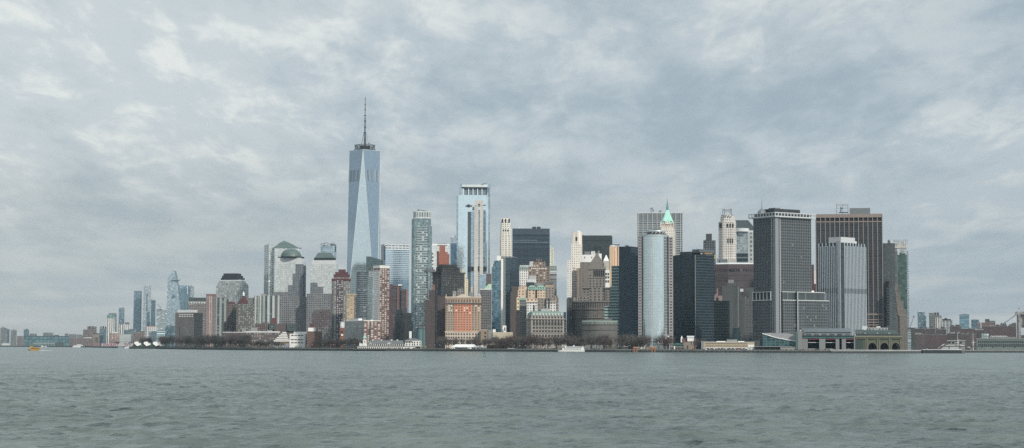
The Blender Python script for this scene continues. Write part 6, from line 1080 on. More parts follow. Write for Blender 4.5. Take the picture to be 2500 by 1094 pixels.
mb = MB(); mb.tube((b.U(2290), 3, b.z(850)), (b.U(2306), 3, b.z(840)), .7, boatw); mb.tube((b.U(2344), 3, b.z(843)), (b.U(2370), 3, b.z(849)), .7, boatw); b.put(mb, 'gangway')
b = B('terminal_house', 'white flat-roofed waterside house with four dark windows behind the pavilion', 2314, 2314, 2356, 832, 3050, dep=20, cat='house'); b.box('wall', 832, plain('offwhite_wall', (.30, .31, .30))); b.windows([2318, 2327, 2336, 2345], [839], 4, 3, blackg); b.cornice(832, 831, pale, 1.2, 'roof')
for x, D_, y0, lb in ((2338.5, 2950, 806, 'tall thin white mast left of its twin above the white pavilion'), (2376, 2950, 806, 'tall thin white mast standing right of the white pavilion')):
    t = thing('ship_mast', lb, 'mast', (*at(x, 850, D_)[:2], 0)); h = zat(y0, D_); mb = MB(); mb.lathe(0, 0, [(0, .55), (h*.6, .5), (h*.6+.1, .3), (h, .12)], white, 6); mb.build('pole', t); mb = MB(); mb.tube((-3, 0, h*.45), (3, 0, h*.48), .3, white); mb.tube((-5, 0, 3), (0, 0, h*.45), .12, steel); mb.tube((5, 0, 3), (0, 0, h*.45), .12, steel); mb.build('rigging', t)
t = thing('boom_crane', 'small crane with a raised lattice boom at the foot of the netted tower', 'crane', (*at(2224, 850, 3000)[:2], G)); mb = MB(); mb.box(-5, 6, -3, 3, 0, zat(797, 3000)-G, plain('crane_body_dark', (.06, .07, .07))); mb.build('body', t); mb = MB(); z0, z1 = zat(797, 3000)-G, zat(770, 3000)-G; mb.tube((-1, 0, z0), (5, 0, z1), .8, conc, .5); mb.box(4.4, 6.2, -.6, .6, z1-1, z1+1.2, darkm); mb.build('boom', t)
# ================================================================ waterfront buildings
def gable(mb, x0, x1, y0, y1, z0, z1, m, along='x', hip=0.):
    if along == 'x':
        ym = (y0+y1)/2; a, c = (x0+hip, ym, z1), (x1-hip, ym, z1)
        mb.face([(x0, y0, z0), (x1, y0, z0), c, a], m); mb.face([(x1, y1, z0), (x0, y1, z0), a, c], m); mb.face([(x0, y1, z0), (x0, y0, z0), a], m); mb.face([(x1, y0, z0), (x1, y1, z0), c], m)
    else:
        xm = (x0+x1)/2; a, c = (xm, y0+hip, z1), (xm, y1-hip, z1)
        mb.face([(x0, y0, z0), (x1, y0, z0), a], m); mb.face([(x1, y1, z0), (x0, y1, z0), c], m); mb.face([(x0, y1, z0), (x0, y0, z0), a, c], m); mb.face([(x1, y0, z0), (x1, y1, z0), c, a], m)
    return mb
b = B('pier_house', 'long white two-storey pier house with green-capped clock tower and grey roof', 873, 873, 1028, 845.4, 2490, dep=14, cat='pier house')
pw = plain('painted_white_boards', (.62, .62, .60), noise=.08); rg = plain('grey_tin_roof', (.17, .18, .19), noise=.15); Z = b.z; U = b.U
b.px('lower_storey', 873, 1028, None, 845.8, pw, 0, 1); b.px('upper_storey', 877, 990, 845.4, 839, pw, .08, .95); b.px('head_house', 989, 1028.5, 845.4, 831.5, pw, -.02, 1); b.px('balcony', 872.5, 1029, 845.8, 845.1, conc, -.06, 1.04)
mb = MB(); gable(mb, U(896), U(990), .4, 14, Z(839), Z(831), rg, 'x', 4); b.put(mb, 'roof'); mb = MB(); gable(mb, U(987), U(1030), -.6, 15, Z(831.5), Z(826), rg, 'x', 8); b.put(mb, 'roof')
for x in (910, 931, 956, 970): mb = MB(); mb.box(U(x-1.2), U(x+1.2), 6, 8, Z(833), Z(831), pw); gable(mb, U(x-2.2), U(x+2.2), 5.5, 8.5, Z(831), Z(829.3), pale); b.put(mb, 'roof_vent')
mb = MB(); mb.box(U(886), U(894.8), .2, 5, Z(845), Z(829.5), pw); mb.box(U(885.6), U(895.2), 0, 5.3, Z(830), Z(829.2), conc); mb.box(U(886.6), U(894.2), .5, 4.7, Z(829.2), Z(825), pw); b.put(mb, 'clock_tower')
ct = b.e.children[-1]
mb = MB(); mb.loft([(Z(825), rect(U(885.4), U(895.4), -.2, 5.4)), (Z(821.5), rect(U(887.8), U(893), 1.2, 4)), (Z(816), rect(U(890.2), U(890.6), 2.5, 2.7))], plain('pale_mint_roof', (.30, .50, .42)), cap=verd); b.put(mb, 'tower_cap', ct); mb = MB()
for x in (888.3, 892.5): mb.box(U(x-.9), U(x+.9), .4, .5, Z(828.6), Z(826), blackg)
b.put(mb, 'belfry_opening', ct); mb = MB(); mb.loft([(0, circ(0, 0, .8, 12)), (.12, circ(0, 0, .8, 12))], blackg, cap=blackg); o = b.put(mb, 'clock_face', ct); o.rotation_euler = (pi/2, 0, 0); o.location = (U(890.4), .15, Z(835))
for x0, x1 in ((901, 908), (944, 956), (877, 881)): mb = MB(); gable(mb, U(x0), U(x1), .6, 6, Z(839), Z(836.3), pw, 'y'); b.put(mb, 'gable')
b.windows(spread_(896, 988, 18), [844.2], 1.5, 2.2, dkw, d=-1.0); b.windows(spread_(874, 985, 22), [852.3], 1.7, 2.6, dkw, part='ground_window', arch=True, d=.1); b.windows([993, 1000, 1007, 1012, 1019, 1025.5], [843.6, 838], 1.6, 2.2, dkw, d=.4); b.px('loggia', 987, 1006, 835.5, 832.8, dkw, -.05, -.02); b.px('porch_void', 1014, 1027, 853, 847, blackg, -.02, 0)
t = thing('pier_deck', 'dark timber pier deck on piles under the white pier house', 'pier', (b.C[0], b.C[1], 0), b.th); mb = MB(); mb.box(-6, U(1030), -8, 16, 1.4, G-.15, plain('wet_timber', (.05, .055, .055))); mb.build('deck', t); mb = MB()
for i in range(46): mb.cyl(-5+i*(U(1030)+5)/45, -7.6, .3, -1, 1.4, darkm, 6)
mb.build('pile_row', t)['kind'] = 'stuff'
b = B('event_tent', 'long white marquee tent with a dark window strip beside the sea wall', 1102, 1102, 1188, 848, 2460, dep=18, cat='tent'); tw = plain('tent_canvas', (.70, .71, .70), noise=.06); Z = b.z; U = b.U
mb = MB(); mb.box(U(1103), U(1160), 0, 18, 0, Z(847.5), tw); mb.box(U(1160.1), U(1188), .3, 17, 0, Z(848), tw); b.put(mb, 'canvas_wall'); mb = MB(); gable(mb, U(1101.5), U(1168), -.8, 19, Z(847.5), Z(840.8), tw, 'x', 6); b.put(mb, 'canvas_roof'); mb = MB(); gable(mb, U(1160), U(1189), -.3, 18, Z(848), Z(843.7), tw, 'x', 5); b.put(mb, 'canvas_roof')
b.px('window_strip', 1111, 1141, 853.5, 848.8, plain('tent_window', (.05, .06, .065)), -.02, 0); b.px('window_strip', 1152, 1158, 853.5, 848.8, plain('tent_window', 0), -.02, 0)
for x in (1176, 1180, 1184.5): b.px('door', x, x+1.5, None, 850, plain('tent_window', 0), .0, .01)
b = B('round_fort', 'low dark red stone fort half hidden by bare trees', 1188, 1188, 1252, 843, 2500, dep=40, cat='fort'); W, A = b.b, b.a; arc = [(W*(.5-.5*cos(pi*i/14)), 22-22*sin(pi*i/14)) for i in range(15)]+[(W, A), (0, A)]
mb = MB(); mb.loft([(0, arc), (Z(843.2), arc)], plain('dark_red_sandstone', (.13, .075, .07)), cum=True); b.put(mb, 'wall'); mb = MB(); mb.loft([(b.z(843.2), off(arc, .6)), (b.z(842.4), off(arc, .6))], plain('sandstone_coping', (.16, .11, .10)), cum=True); b.put(mb, 'coping')
for i in range(2, 13): mb = MB(); x, y = arc[i]; mb.box(x-.7, x+.7, y-.3, y+.5, b.z(849.5), b.z(848), blackg); b.put(mb, 'gun_port')
for nm, x0, x1, lb in (('grey_tent', 1421, 1441, 'low grey box shelter just right of the white tour ferry'), ('grey_tent', 1446, 1472, 'low grey ribbed box shelter second from the tour ferry')):
    b = B(nm, lb, x0, x0, x1, 842.5, 2420, dep=10, cat='shelter'); b.box('wall', 842.5, fac('ribbed_grey_canvas', (.22, .23, .225), (.19, .20, .20), 3, 30, .5, 1.)); b.cornice(842.6, 842, conc, .3, 'roof')
for nm, x0, x1, y, lb in (('kiosk', 1510, 1534, 846.5, 'low white-roofed kiosk under the trees by the black glass tower'), ('kiosk', 1240, 1262, 851, 'tiny pale ticket shelter below the cream hall')):
    b = B(nm, lb, x0, x0, x1, y, 2400, dep=6, cat='kiosk'); b.box('wall', y, plain('kiosk_grey', (.16, .16, .16))); b.cornice(y, y-.9, pale, .8, 'roof')
# orange pile frames and site cabin at the ferry slip
ora = plain('safety_orange', (.46, .17, .07), noise=.15)
for x, lb in ((1551, 'orange steel dolphin left of the white site truck'), (1595, 'orange steel dolphin right of the white site truck')):
    t = thing('mooring_dolphin', lb, 'mooring frame', (*at(x, 850, 2285)[:2], 0)); mb = MB()
    for i in (-1, 1):
        for j in (-1, 1): mb.cyl(i*1.7, j*1.7, .5, -1, zat(847, 2285), ora, 8)
    mb.build('pile', t)['kind'] = 'stuff'; mb = MB(); mb.box(-2.6, 2.6, -2.5, 2.5, zat(849, 2285), zat(846, 2285), ora); mb.build('cap', t)
t = thing('site_truck', 'white crane truck with a raised arm between the orange frames', 'truck', (*at(1566, 850, 2370)[:2], G)); mb = MB(); mb.box(-8, 2, -1.3, 1.3, .8, 3.6, white); mb.build('body', t); mb = MB(); mb.box(2.2, 4.6, -1.2, 1.2, .6, 3, white); mb.build('cab', t); mb = MB(); mb.tube((3, 0, 3), (8, 0, 8), .3, white); mb.build('arm', t)
for x in (-6, -4, 3.4): mb = MB(); mb.loft([(0, circ(0, 0, .55, 12)), (.4, circ(0, 0, .55, 12))], darkm, cap=darkm); o = mb.build('wheel', t); o.rotation_euler = (pi/2, 0, 0); o.location = (x, -1.2, .55)
b = B('site_cabin', 'low tan shed beside the right orange frame', 1577, 1577, 1592, 848, 2360, dep=6, cat='shed'); b.box('wall', 848, plain('tan_shed', (.34, .25, .18))); b.cornice(848, 847.3, conc, .3, 'roof')
t = thing('flagpole', 'tall white ship-style flagpole before the curved mirror tower', 'flagpole', (*at(1626, 850, 2360)[:2], G)); h = zat(794, 2380)-G; mb = MB(); mb.lathe(0, 0, [(0, .5), (h*.55, .42), (h*.56, .25), (h, .1)], white, 8); mb.build('pole', t); mb = MB(); mb.tube((-3, 0, h*.6), (3, 0, h*.6), .14, white); mb.tube((-3, 0, h*.6), (0, 0, h*.75), .06, steel); mb.tube((3, 0, h*.6), (0, 0, h*.75), .06, steel); mb.build('yardarm', t); mb = MB(); mb.box(2, 4, -.1, .1, h*.52, h*.58, boatw); mb.build('flag', t)
b = B('ferry_gantry', 'grey portal frame with slim posts left of the flagpole', 1606, 1606, 1640, 838, 2360, dep=8, cat='gantry')
b.px('beam', 1606, 1640, 839.8, 837.6, conc, .2, .8); 
for x in (1606.5, 1616, 1634.5): b.px('post', x, x+1, None, 834 if x < 1620 else 838, pale, .3, .5)
b = B('green_roof_pavilion', 'glazed pavilion with a dark green hipped roof by the ferry slip', 1642, 1642, 1668, 841, 2380, dep=14, cat='pavilion'); b.box('wall', 842, fac('glazed_pavilion_wall', (.28, .30, .29), (.10, .16, .16), 2.4, 4, .7, .7)); mb = MB(); mb.loft([(b.z(842), rect(-2, b.b+2, -2, 16)), (b.z(838.5), rect(3, b.b-3, 3, 11)), (b.z(837.5), rect(5, b.b-5, 5, 9))], plain('dark_green_roof', (.045, .12, .10)), cap=verd); b.put(mb, 'roof'); b.px('white_pillar', 1645, 1648, None, 845, white, -.2, -.05); b.px('lower_wall', 1632, 1670, None, 848, fac('brown_low_front', (.14, .11, .11), (.06, .06, .06), 4, 5, .6, .6), -.04, .5)
b = B('tan_cottage', 'plain tan block between green-roofed pavilion and small red brick shrine', 1669, 1669, 1688, 835.5, 2420, dep=10, cat='building'); b.box('wall', 835.5, plain('tan_cottage_wall', (.30, .25, .21))); b.cornice(835.5, 834.8, conc, .3, 'parapet'); b.px('lower_wing', 1680, 1694, None, 842, plain('tan_cottage_wall', 0), -.2, .6)
b = B('brick_shrine', 'small red brick mansion with white cupola and columned porch', 1663, 1663, 1700, 826, 2480, dep=14, cat='building'); b.px('wall', 1666, 1699, None, 826, plain('dim_red_brick', (.16, .09, .08))); b.px('porch', 1678, 1694, 833, 824, white, -.2, .5); mb = MB(); gable(mb, b.U(1677), b.U(1695), -3.5, 6, b.z(824), b.z(820), pale); b.put(mb, 'roof')
for x in (1681, 1686, 1691): b.px('column', x, x+1, None, 833, white, -.2, -.12)
mb = MB(); mb.box(b.U(1662), b.U(1667), 1, 4, b.z(836), b.z(826), white); mb.loft([(b.z(826), rect(b.U(1662), b.U(1667), 1, 4)), (b.z(819.5), rect(b.U(1664.3), b.U(1664.7), 2.4, 2.6))], white, cap=white); b.put(mb, 'cupola')
# tan service building with cars in front
b = B('tan_service_building', 'long tan two-storey station with rows of small windows and white bays', 1712, 1712, 1842, 835.5, 2340, dep=18, cat='building'); tnb = plain('tan_brick_station', (.44, .37, .26), noise=.08); Z = b.z; U = b.U
b.px('wall', 1719, 1842, None, 835.5, tnb); b.px('left_wing', 1712, 1719, None, 836, conc, .0, .9); b.cornice(835.6, 834.6, pale, .3, 'parapet'); b.px('ground_floor', 1720, 1841.6, None, 848, plain('white_bays', (.55, .55, .54)), -.02, 0); b.px('penthouse', 1774, 1800, 834.6, 829, conc, .3, .8); b.px('roof_tank', 1749, 1771, 834.6, 833, white, .3, .8); b.px('roof_tank', 1802, 1817, 834.6, 832.8, white, .3, .8); b.px('white_panel', 1826, 1841, 847, 841.5, white, -.04, -.005)
b.windows(spread_(1722, 1824, 27), [840.3], 1.3, 1.2, dkw, d=.1); b.windows(spread_(1722, 1824, 27), [846], 1.3, 1.2, dkw, d=.1); b.windows(spread_(1724, 1820, 11), [853.5], 3.4, 2.0, dkw, part='bay_opening', d=.45)
# ferry terminal
b = B('ferry_terminal', 'glass ferry terminal with a sloping white wedge roof and teal glazed front', 1861, 1861, 1945, 832, 2330, dep=40, cat='terminal'); Z = b.z; U = b.U; A = b.a
tgl = fac('teal_terminal_glass', (.14, .20, .20), (.035, .085, .095), 5.5, 3.3, .92, .86, .3, .15, .04, (.07, .12, .12))
prof = [(1862, 815.5), (1880, 821), (1900, 826.5), (1920, 830), (1942, 833.5)]
mb = MB(); xs = [U(p[0]) for p in prof]; zs = [Z(p[1]) for p in prof]; zb0 = Z(846)
for i in range(4): mb.face([(xs[i], 0, zb0), (xs[i+1], 0, zb0), (xs[i+1], 0, zs[i+1]), (xs[i], 0, zs[i])], tgl, [(xs[i]/5.5, 0), (xs[i+1]/5.5, 0), (xs[i+1]/5.5, -(zs[i+1]-zb0)/3.3), (xs[i]/5.5, -(zs[i]-zb0)/3.3)])
mb.face([(xs[0], 0, zb0), (xs[0], 0, zs[0]), (xs[0], A, zs[0]), (xs[0], A, zb0)], tgl); b.put(mb, 'glass_front')
mb = MB()
for i in range(4): mb.tube((xs[i]-.5, -.8, zs[i]+.3), (xs[i+1]+.5, -.8, zs[i+1]+.3), .55, white)
b.put(mb, 'roof_edge'); mb = MB(); q = [(U(1862), .5, Z(815)), (xs[1], .5, zs[1]), (xs[2], .5, zs[2]), (xs[3], .5, zs[3]), (xs[4], .5, zs[4])]
tp = [(U(1864), 26, Z(812.8)), (U(1884), 26, Z(812.5)), (U(1905), 26, Z(812.8)), (U(1925), 26, Z(814)), (U(1943), 26, Z(817))]
for i in range(4): mb.face([q[i], q[i+1], tp[i+1], tp[i]], plain('pale_wedge_roof', (.30, .30, .30)))
mb.face([tp[0], *tp[1:], (U(1943), 40, 0), (U(1864), 40, 0)], conc); b.put(mb, 'wedge_roof'); b.px('base_wall', 1842, 1944, None, 846, plain('dark_base', (.07, .085, .09)), .02, .8); b.px('walkway', 1842, 1944, 847, 845.5, conc, -.1, 0); b.px('lower_block', 1905, 1944, None, 848, conc, -.2, 0); b.px('recess', 1843, 1862, 846, 831, plain('dark_base', 0), .1, .8)
b.px('tower', 1947, 1958, None, 808, plain('pale_concrete', (.27, .275, .275), noise=.08), -.2, .6); b.px('green_strip', 1942.5, 1946, None, 809, plain('green_tile_strip', (.07, .20, .17)), -.22, .3); b.px('tower_lamp', 1953.5, 1956, 808, 806, white, .1, .2)
b = B('ferry_slip_hall', 'long grey roofed ferry hall over teal beam and pale open slips', 1957, 1957, 2085, 819, 2340, th=-10, dep=45, cat='hall'); Z = b.z; U = b.U; A = b.a; pc = plain('pale_concrete', 0)
b.px('upper_wall', 1965, 2078, 820, 811, fac('hall_window_strip', (.28, .30, .31), (.08, .10, .11), 9, 9, .7, .55), 0, .8); mb = MB(); mb.loft([(Z(811), rect(U(1964), U(2079), -1.5, A*.8)), (Z(801.5), rect(U(1956), U(2074), 14, A*.7))], plain('blue_grey_roof', (.17, .20, .22), .5), cap=ROOF); b.put(mb, 'roof')
b.px('dark_beam', 1957, 2086, 820.8, 819.2, darkm, -.05, .8); b.px('teal_beam', 1958, 2085, 826.5, 820.8, plain('teal_steel', (.07, .15, .155)), -.03, .7); b.px('back_wall', 1957, 2088, None, 826.5, plain('dark_slip', (.035, .045, .05)), .5, .8)
for x0, x1 in ((1958, 1972), (2000, 2015), (2040, 2049), (2055, 2065), (2084.5, 2087.5)): b.px('pier_wall', x0, x1, None, 827.5, pc, -.2, .4)
for x0, x1 in ((1974, 2006), (2012, 2047), (2060, 2094)): mb = MB(); mb.tube((U(x0), -4, Z(829.5)), (U(x1), -4, Z(828)), .45, plain('red_awning', (.32, .06, .06))); b.put(mb, 'red_canopy')
for x0, x1 in ((1973, 1999), (2016, 2039), (2066, 2084)): b.px('slip_gate', x0, x1, 837, 835.8, pale, -.1, -.05); b.px('slip_apron', x0, x1, None, 851, conc, -.1, .3)
# green arcade building
b = B('arcade_ferry_building', 'old green iron ferry building with three great arches and ornate roofline', 2087, 2087, 2202, 822, 2330, th=-11, dep=35, cat='building'); Z = b.z; U = b.U; A = b.a
gi = plain('olive_green_iron', (.13, .145, .10), noise=.2); gi2 = plain('tan_iron_trim', (.26, .25, .18), noise=.15); gi3 = plain('dark_green_iron', (.055, .085, .075), noise=.2)
b.px('side_bay', 2087, 2108, None, 826, gi3, .0, 1); b.px('back_wall', 2108, 2202, None, 826, plain('dark_arch_void', (.035, .035, .04)), .3, 1)
mb = MB(); z0, z1 = 0, Z(828); cxs = [2129.5, 2159, 2187]; r = (U(2139.5)-U(2119.5))/2*.98; edge = [U(2108)]+[ (U(cxs[i])+U(cxs[i+1]))/2 for i in range(2)]+[U(2202)]
for i, c in enumerate(cxs):
    c = U(c); zc = Z(846); zt = min(zc+r, z1-.5); xa, xb = edge[i], edge[i+1]; n = 12; P_ = [(c-r*cos(pi*j/n), zc+(zt-zc)*sin(pi*j/n)) for j in range(n+1)]
    mb.face([(xa, 0, z0), (c-r, 0, z0), (c-r, 0, zc), (c-r, 0, z1), (xa, 0, z1)], gi); mb.face([(c+r, 0, z0), (xb, 0, z0), (xb, 0, z1), (c+r, 0, z1), (c+r, 0, zc)], gi)
    for (xp, zp), (xq, zq) in zip(P_, P_[1:]): mb.face([(xp, 0, zp), (xq, 0, zq), (xq, 0, z1), (xp, 0, z1)], gi); mb.face([(xp, 0, zp), (xp, 8, zp), (xq, 8, zq), (xq, 0, zq)], gi3); mb.tube((xp, -.2, zp), (xq, -.2, zq), .35, gi2)
b.put(mb, 'arcade_wall')
for x in (2114, 2118, 2142, 2146, 2171, 2175, 2199): b.px('column', x-1, x+1, None, 828, gi2, -.03, 0)
b.px('cornice', 2086, 2203, 824, 820, gi2, -.06, 1.02); b.px('frieze', 2087, 2202, 828, 824, gi, -.03, 1); b.px('attic', 2089, 2198, 820, 815, fac('attic_balusters', (.07, .09, .085), (.03, .04, .04), 2.2, 2.6, .5, .6), .02, .95); mb = MB(); mb.loft([(Z(815), rect(U(2105), U(2196), 1, A*.9)), (Z(806), rect(U(2108), U(2186), 9, A*.8))], plain('slate_green_roof', (.07, .10, .10)), cap=ROOF); b.put(mb, 'roof')
for x in (2112, 2142, 2171): mb = MB(); gable(mb, U(x-3.5), U(x+3.5), -.5, 3, Z(816), Z(810), conc, 'y'); b.put(mb, 'gable')
b.px('roof_plant', 2088, 2110, 815, 805, fac('cluttered_plant', (.16, .19, .19), (.06, .08, .08), 2.5, 2.2, .5, .5), .1, .7); b.px('roof_plant', 2106, 2118, 806, 796, pale, .4, .7); b.px('roof_plant', 2120, 2168, 806, 800, fac('roof_plant_white', (.38, .40, .40), (.10, .12, .12), 4, 4, .5, .5), .3, .7)
b.px('roof_plant', 2140, 2150, 800, 796.5, pale, .4, .7)
t = thing('ferry_pier', 'low concrete ferry pier with white edge and dark piles before the arches', 'pier', (*at(2130, 850, 2205)[:2], 0), R(-10)); k = 2205/F; mb = MB(); mb.box(-100*k, 116*k, 0, 30, 1.2, 3.6, plain('pier_concrete', (.16, .17, .17))); mb.build('deck', t); mb = MB(); mb.box(-100*k, 116*k, -.35, 0, 3.3, 4.1, pale); mb.build('white_edge', t); mb = MB()
for i in range(60): mb.cyl(-99*k+i*215*k/59, .3, .35, -1, 1.3, darkm, 6)
mb.build('pile_row', t)['kind'] = 'stuff'
t = thing('ferry_rack', 'dark timber ferry rack of piles before the ferry terminal', 'pier', (*at(1935, 850, 2235)[:2], 0), 0); mb = MB(); mb.box(-42, 50, 0, 5, 1, 2.6, plain('wet_timber', 0)); mb.build('deck', t); mb = MB()
for i in range(40): mb.cyl(-41+i*90/39, .2, .3, -1, 3.0+random.random()*.6, darkm, 6)
mb.build('pile_row', t)['kind'] = 'stuff'
# left pier sheds with white butterfly gables
b = B('green_pier_shed', 'dark green pier shed with three white zigzag gable roofs', 322, 322, 402, 843.5, 3330, dep=60, cat='pier shed'); dgp = plain('bottle_green_boards', (.035, .07, .06)); b.box('wall', 845, dgp); Z = b.z; U = b.U
for x in (333, 356, 378.5):
    mb = MB(); x0, xm, x1 = U(x-5), U(x+2), U(x+11); zh, zl = Z(835.2), Z(841); mb.face([(x0, -2, zh), (xm, -2, zl), (xm+5, -2, zl+1), (x0+6, -2, zh+1)], white)
    for (xa, za), (xb, zb3) in (((x0, zh), (xm, zl)), ((xm, zl), (x1, Z(837.5)))): mb.face([(xa, -2, za), (xb, -2, zb3), (xb, 55, zb3), (xa, 55, za)], white); mb.face([(xa, -2.2, za), (xb, -2.2, zb3), (xb, -2.2, zb3-3.2), (xa, -2.2, za-3.2)], white)
    b.put(mb, 'zigzag_roof'); b.px('gable_wall', x-9, x+11, 845, 842, dgp, 0, .9); mb = MB(); gable(mb, U(x-9), U(x+11), .3, 50, Z(842), Z(837.5), dgp, 'y'); b.put(mb, 'gable')
for x in (338, 362, 384): b.px('door', x, x+6, None, 846.5, plain('shed_door', (.02, .03, .03)), -.02, 0)
t = thing('dock', 'dark low dock carrying the green pier shed', 'pier', (*at(316, 850, 3320)[:2], 0)); mb = MB(); mb.box(0, 68, 0, 70, -1, 3.1, plain('wet_timber', 0)); mb.build('deck', t)
# small navigation tripod at the dock between pier house and tent
for nm, x, D_, lb in (('dock_crane', 1039, 2520, 'tiny yellow dock hoist right of the white pier house'), ('dock_crane', 1030, 2520, 'small yellow bollard post at the pier house corner')):
    t = thing(nm, lb, 'hoist', (*at(x, 850, D_)[:2], G)); mb = MB(); mb.tube((0, 0, 0), (0, 0, 4.2), .35, plain('hoist_yellow', (.5, .38, .08))); mb.build('post', t); mb = MB(); mb.tube((-.1, 0, 4.1), (1.6, 0, 3.2), .25, plain('hoist_yellow', 0)); mb.build('arm', t)
# ================================================================ street furniture and vehicles
lamp = thing('street_lamp', 'slim promenade lamp with a pale globe on the sea wall walk', 'street lamp', (*at(1000, 850, 2480)[:2], G), group='promenade lamps along the sea wall')
mb = MB(); mb.lathe(0, 0, [(0, .22), (.6, .12), (4.6, .08)], darkm, 6); mb.build('pole', lamp); mb = MB(); mb.lathe(0, 0, [(4.6, .1), (4.8, .34), (5.1, .38), (5.4, .1)], boatw, 8); mb.build('globe', lamp)
def shoreD(x):
    k = kx(x, 850)
    for (xa, ya), (xb, yb) in zip(SH, SH[1:]):
        if (xa/ya-k)*(xb/yb-k) <= 0 and ya > 2000:
            t_ = (k*ya-xa)/((xb-xa)-k*(yb-ya)) if abs((xb-xa)-k*(yb-ya)) > 1e-9 else 0; return ya+(yb-ya)*t_
    return 2400
for x in list(range(1050, 1100, 12))+list(range(1256, 1350, 13))+list(range(1440, 1546, 14))+list(range(1700, 1840, 22))+list(range(450, 868, 26)):
    D_ = shoreD(x)+6; dup(lamp, (*at(x, 850, D_)[:2], G))
def car(label, col, van, x, D_, grp):
    t = thing('parked_van' if van else 'parked_car', label, 'van' if van else 'car', (*at(x, 850, D_)[:2], G), 0, grp); L = 5.6 if van else 4.5; h = 2.3 if van else 1.45
    mb = MB(); mb.loft([(.35, rect(-L/2, L/2, -.95, .95)), (.95, rect(-L/2, L/2, -.95, .95)), (1.0, rect(-L/2+.05, L/2-.1, -.93, .93))], col, cap=col); mb.loft([(1.0, rect(-L/2+.1, L*.25, -.88, .88)), (h, rect(-L/2+(.15 if van else .6), L*.08, -.8, .8))], col, cap=col); mb.build('body', t)
    mb = MB(); mb.box(-L*.3, L*.12, -.93, -.86, 1.1, h-.25, win); mb.build('side_window', t)
    for x_ in (-L*.31, L*.31): mb = MB(); mb.loft([(0, circ(0, 0, .34, 10)), (.2, circ(0, 0, .34, 10))], darkm, cap=darkm); o = mb.build('wheel', t); o.rotation_euler = (pi/2, 0, 0); o.location = (x_, -.8, .34)
    return t
vc = [(plain('car_white', (.7, .7, .7), .3, noise=.03), 'white'), (plain('car_red', (.30, .04, .04), .3, noise=.03), 'red'), (plain('car_grey', (.12, .13, .14), .3, noise=.03), 'grey'), (plain('car_teal', (.07, .16, .15), .3, noise=.03), 'dark green')]
for i, x in enumerate(range(1722, 1848, 9)):
    c = vc[[0, 2, 3, 0, 1, 2, 0, 3, 0, 1, 0, 2, 0, 0][i % 14]]; van = i % 3 == 0
    car('%s %s parked in front of the long tan station' % (c[1], 'van' if van else 'car'), c[0], van, x, 2330-(i % 2)*6, '%s %ss parked before the tan station' % (c[1], 'van' if van else 'car'))
# ================================================================ trees
bark = plain('winter_bark', (.075, .062, .056), noise=.3, scale=.6); twigm = plain('winter_twigs', (.105, .082, .078), noise=.35, scale=.25); dtwig = plain('dark_twigs', (.055, .06, .055), noise=.35, scale=.3)
yelt = plain('willow_yellow', (.34, .26, .12), noise=.3, scale=.4); oli = plain('olive_twigs', (.14, .13, .09), noise=.3, scale=.4)
def make_tree(seed, h, spread, tm, label, group, ntw=420, tw=.085, evergreen=False, name='bare_tree'):
    rng = random.Random(seed); t = thing(name, label, 'tree', (0, 0, 0), 0, group); mb = MB(); ends = []
    def grow(p, d, L_, r, dep):
        q = p+d*L_; mb.tube(p, q, r, bark, r*.68, n=5 if dep < 2 else 4)
        if dep >= 3: ends.append((q, d)); return
        ends.append((p.lerp(q, .7), d))
        for i in range(3 if dep else 4+(seed % 2)):
            a = rng.random()*2*pi; tilt = .35+rng.random()*.55; v = Vector((cos(a)*sin(tilt)*spread, sin(a)*sin(tilt)*spread, cos(tilt))); nd = (d*.45+v).normalized()
            grow(q, nd, L_*(.62+.3*rng.random()), r*.6, dep+1)
    grow(Vector((0, 0, 0)), Vector((rng.uniform(-.06, .06), 0, 1)).normalized(), h*.26, h*.022, 0); mb.build('trunk', t)
    cb = MB()
    for i in range(ntw):
        e, d = rng.choice(ends); s_ = h*.1; p = e+Vector((rng.gauss(0, s_), rng.gauss(0, s_), rng.gauss(0, s_*.8)))
        if p.z < h*.16: continue
        v = Vector((rng.gauss(0, .7), rng.gauss(0, .7), rng.gauss(.5, .5))).normalized(); l_ = h*(.05+.07*rng.random())
        w_ = Vector((rng.gauss(0, 1), rng.gauss(0, 1), rng.gauss(0, .6))).cross(v).normalized()*tw*(.6+rng.random())*(1 if not evergreen else 5)
        cb.face([p-w_, p+w_, p+v*l_+w_*.3, p+v*l_-w_*.3], tm)
        if not evergreen:
            v2 = (v+Vector((rng.gauss(0, .6), rng.gauss(0, .6), rng.gauss(0, .4)))).normalized(); cb.face([p+v*l_*.4-w_*.5, p+v*l_*.4+w_*.5, p+v*l_*.4+v2*l_*.8], tm)
    cb.build('crown', t); return t
def plant(protos, xs, d0, d1, h0, h1, ph, label=None, group=None):
    n = 0
    for x in xs:
        D_ = shoreD(x)+d0+(d1-d0)*random.random(); k = random.randrange(len(protos)); pr, base = protos[k], ph[k]; sc = (h0+(h1-h0)*random.random())/base
        x_ = at(x+random.uniform(-3, 3), 850, D_)[0]
        if pr.get('used') is None: pr['used'] = 1; pr.location = (x_, D_, G); pr.scale = (sc*1.1, sc*1.1, sc); pr.rotation_euler = (0, 0, random.random()*6)
        else:
            o = dup(pr, (x_, D_, G), random.random()*6, (sc*1.1, sc*1.1, sc*random.uniform(.9, 1.1)))
        n += 1
gp1, gp2 = 'bare trees massed in the waterfront park', 'bare trees along the long esplanade'
twigg = plain('grey_twigs', (.125, .115, .105), noise=.3, scale=.3); twigr = plain('reddish_twigs', (.12, .075, .068), noise=.3, scale=.3)
P1 = [make_tree(11+i, 16, [1.25, 1.0, 1.4, 1.15, 1.3][i], [twigm, twigg, twigm, twigr, twigg][i], 'bare brown winter tree in the park mass behind the sea wall', gp1, 430) for i in range(5)]
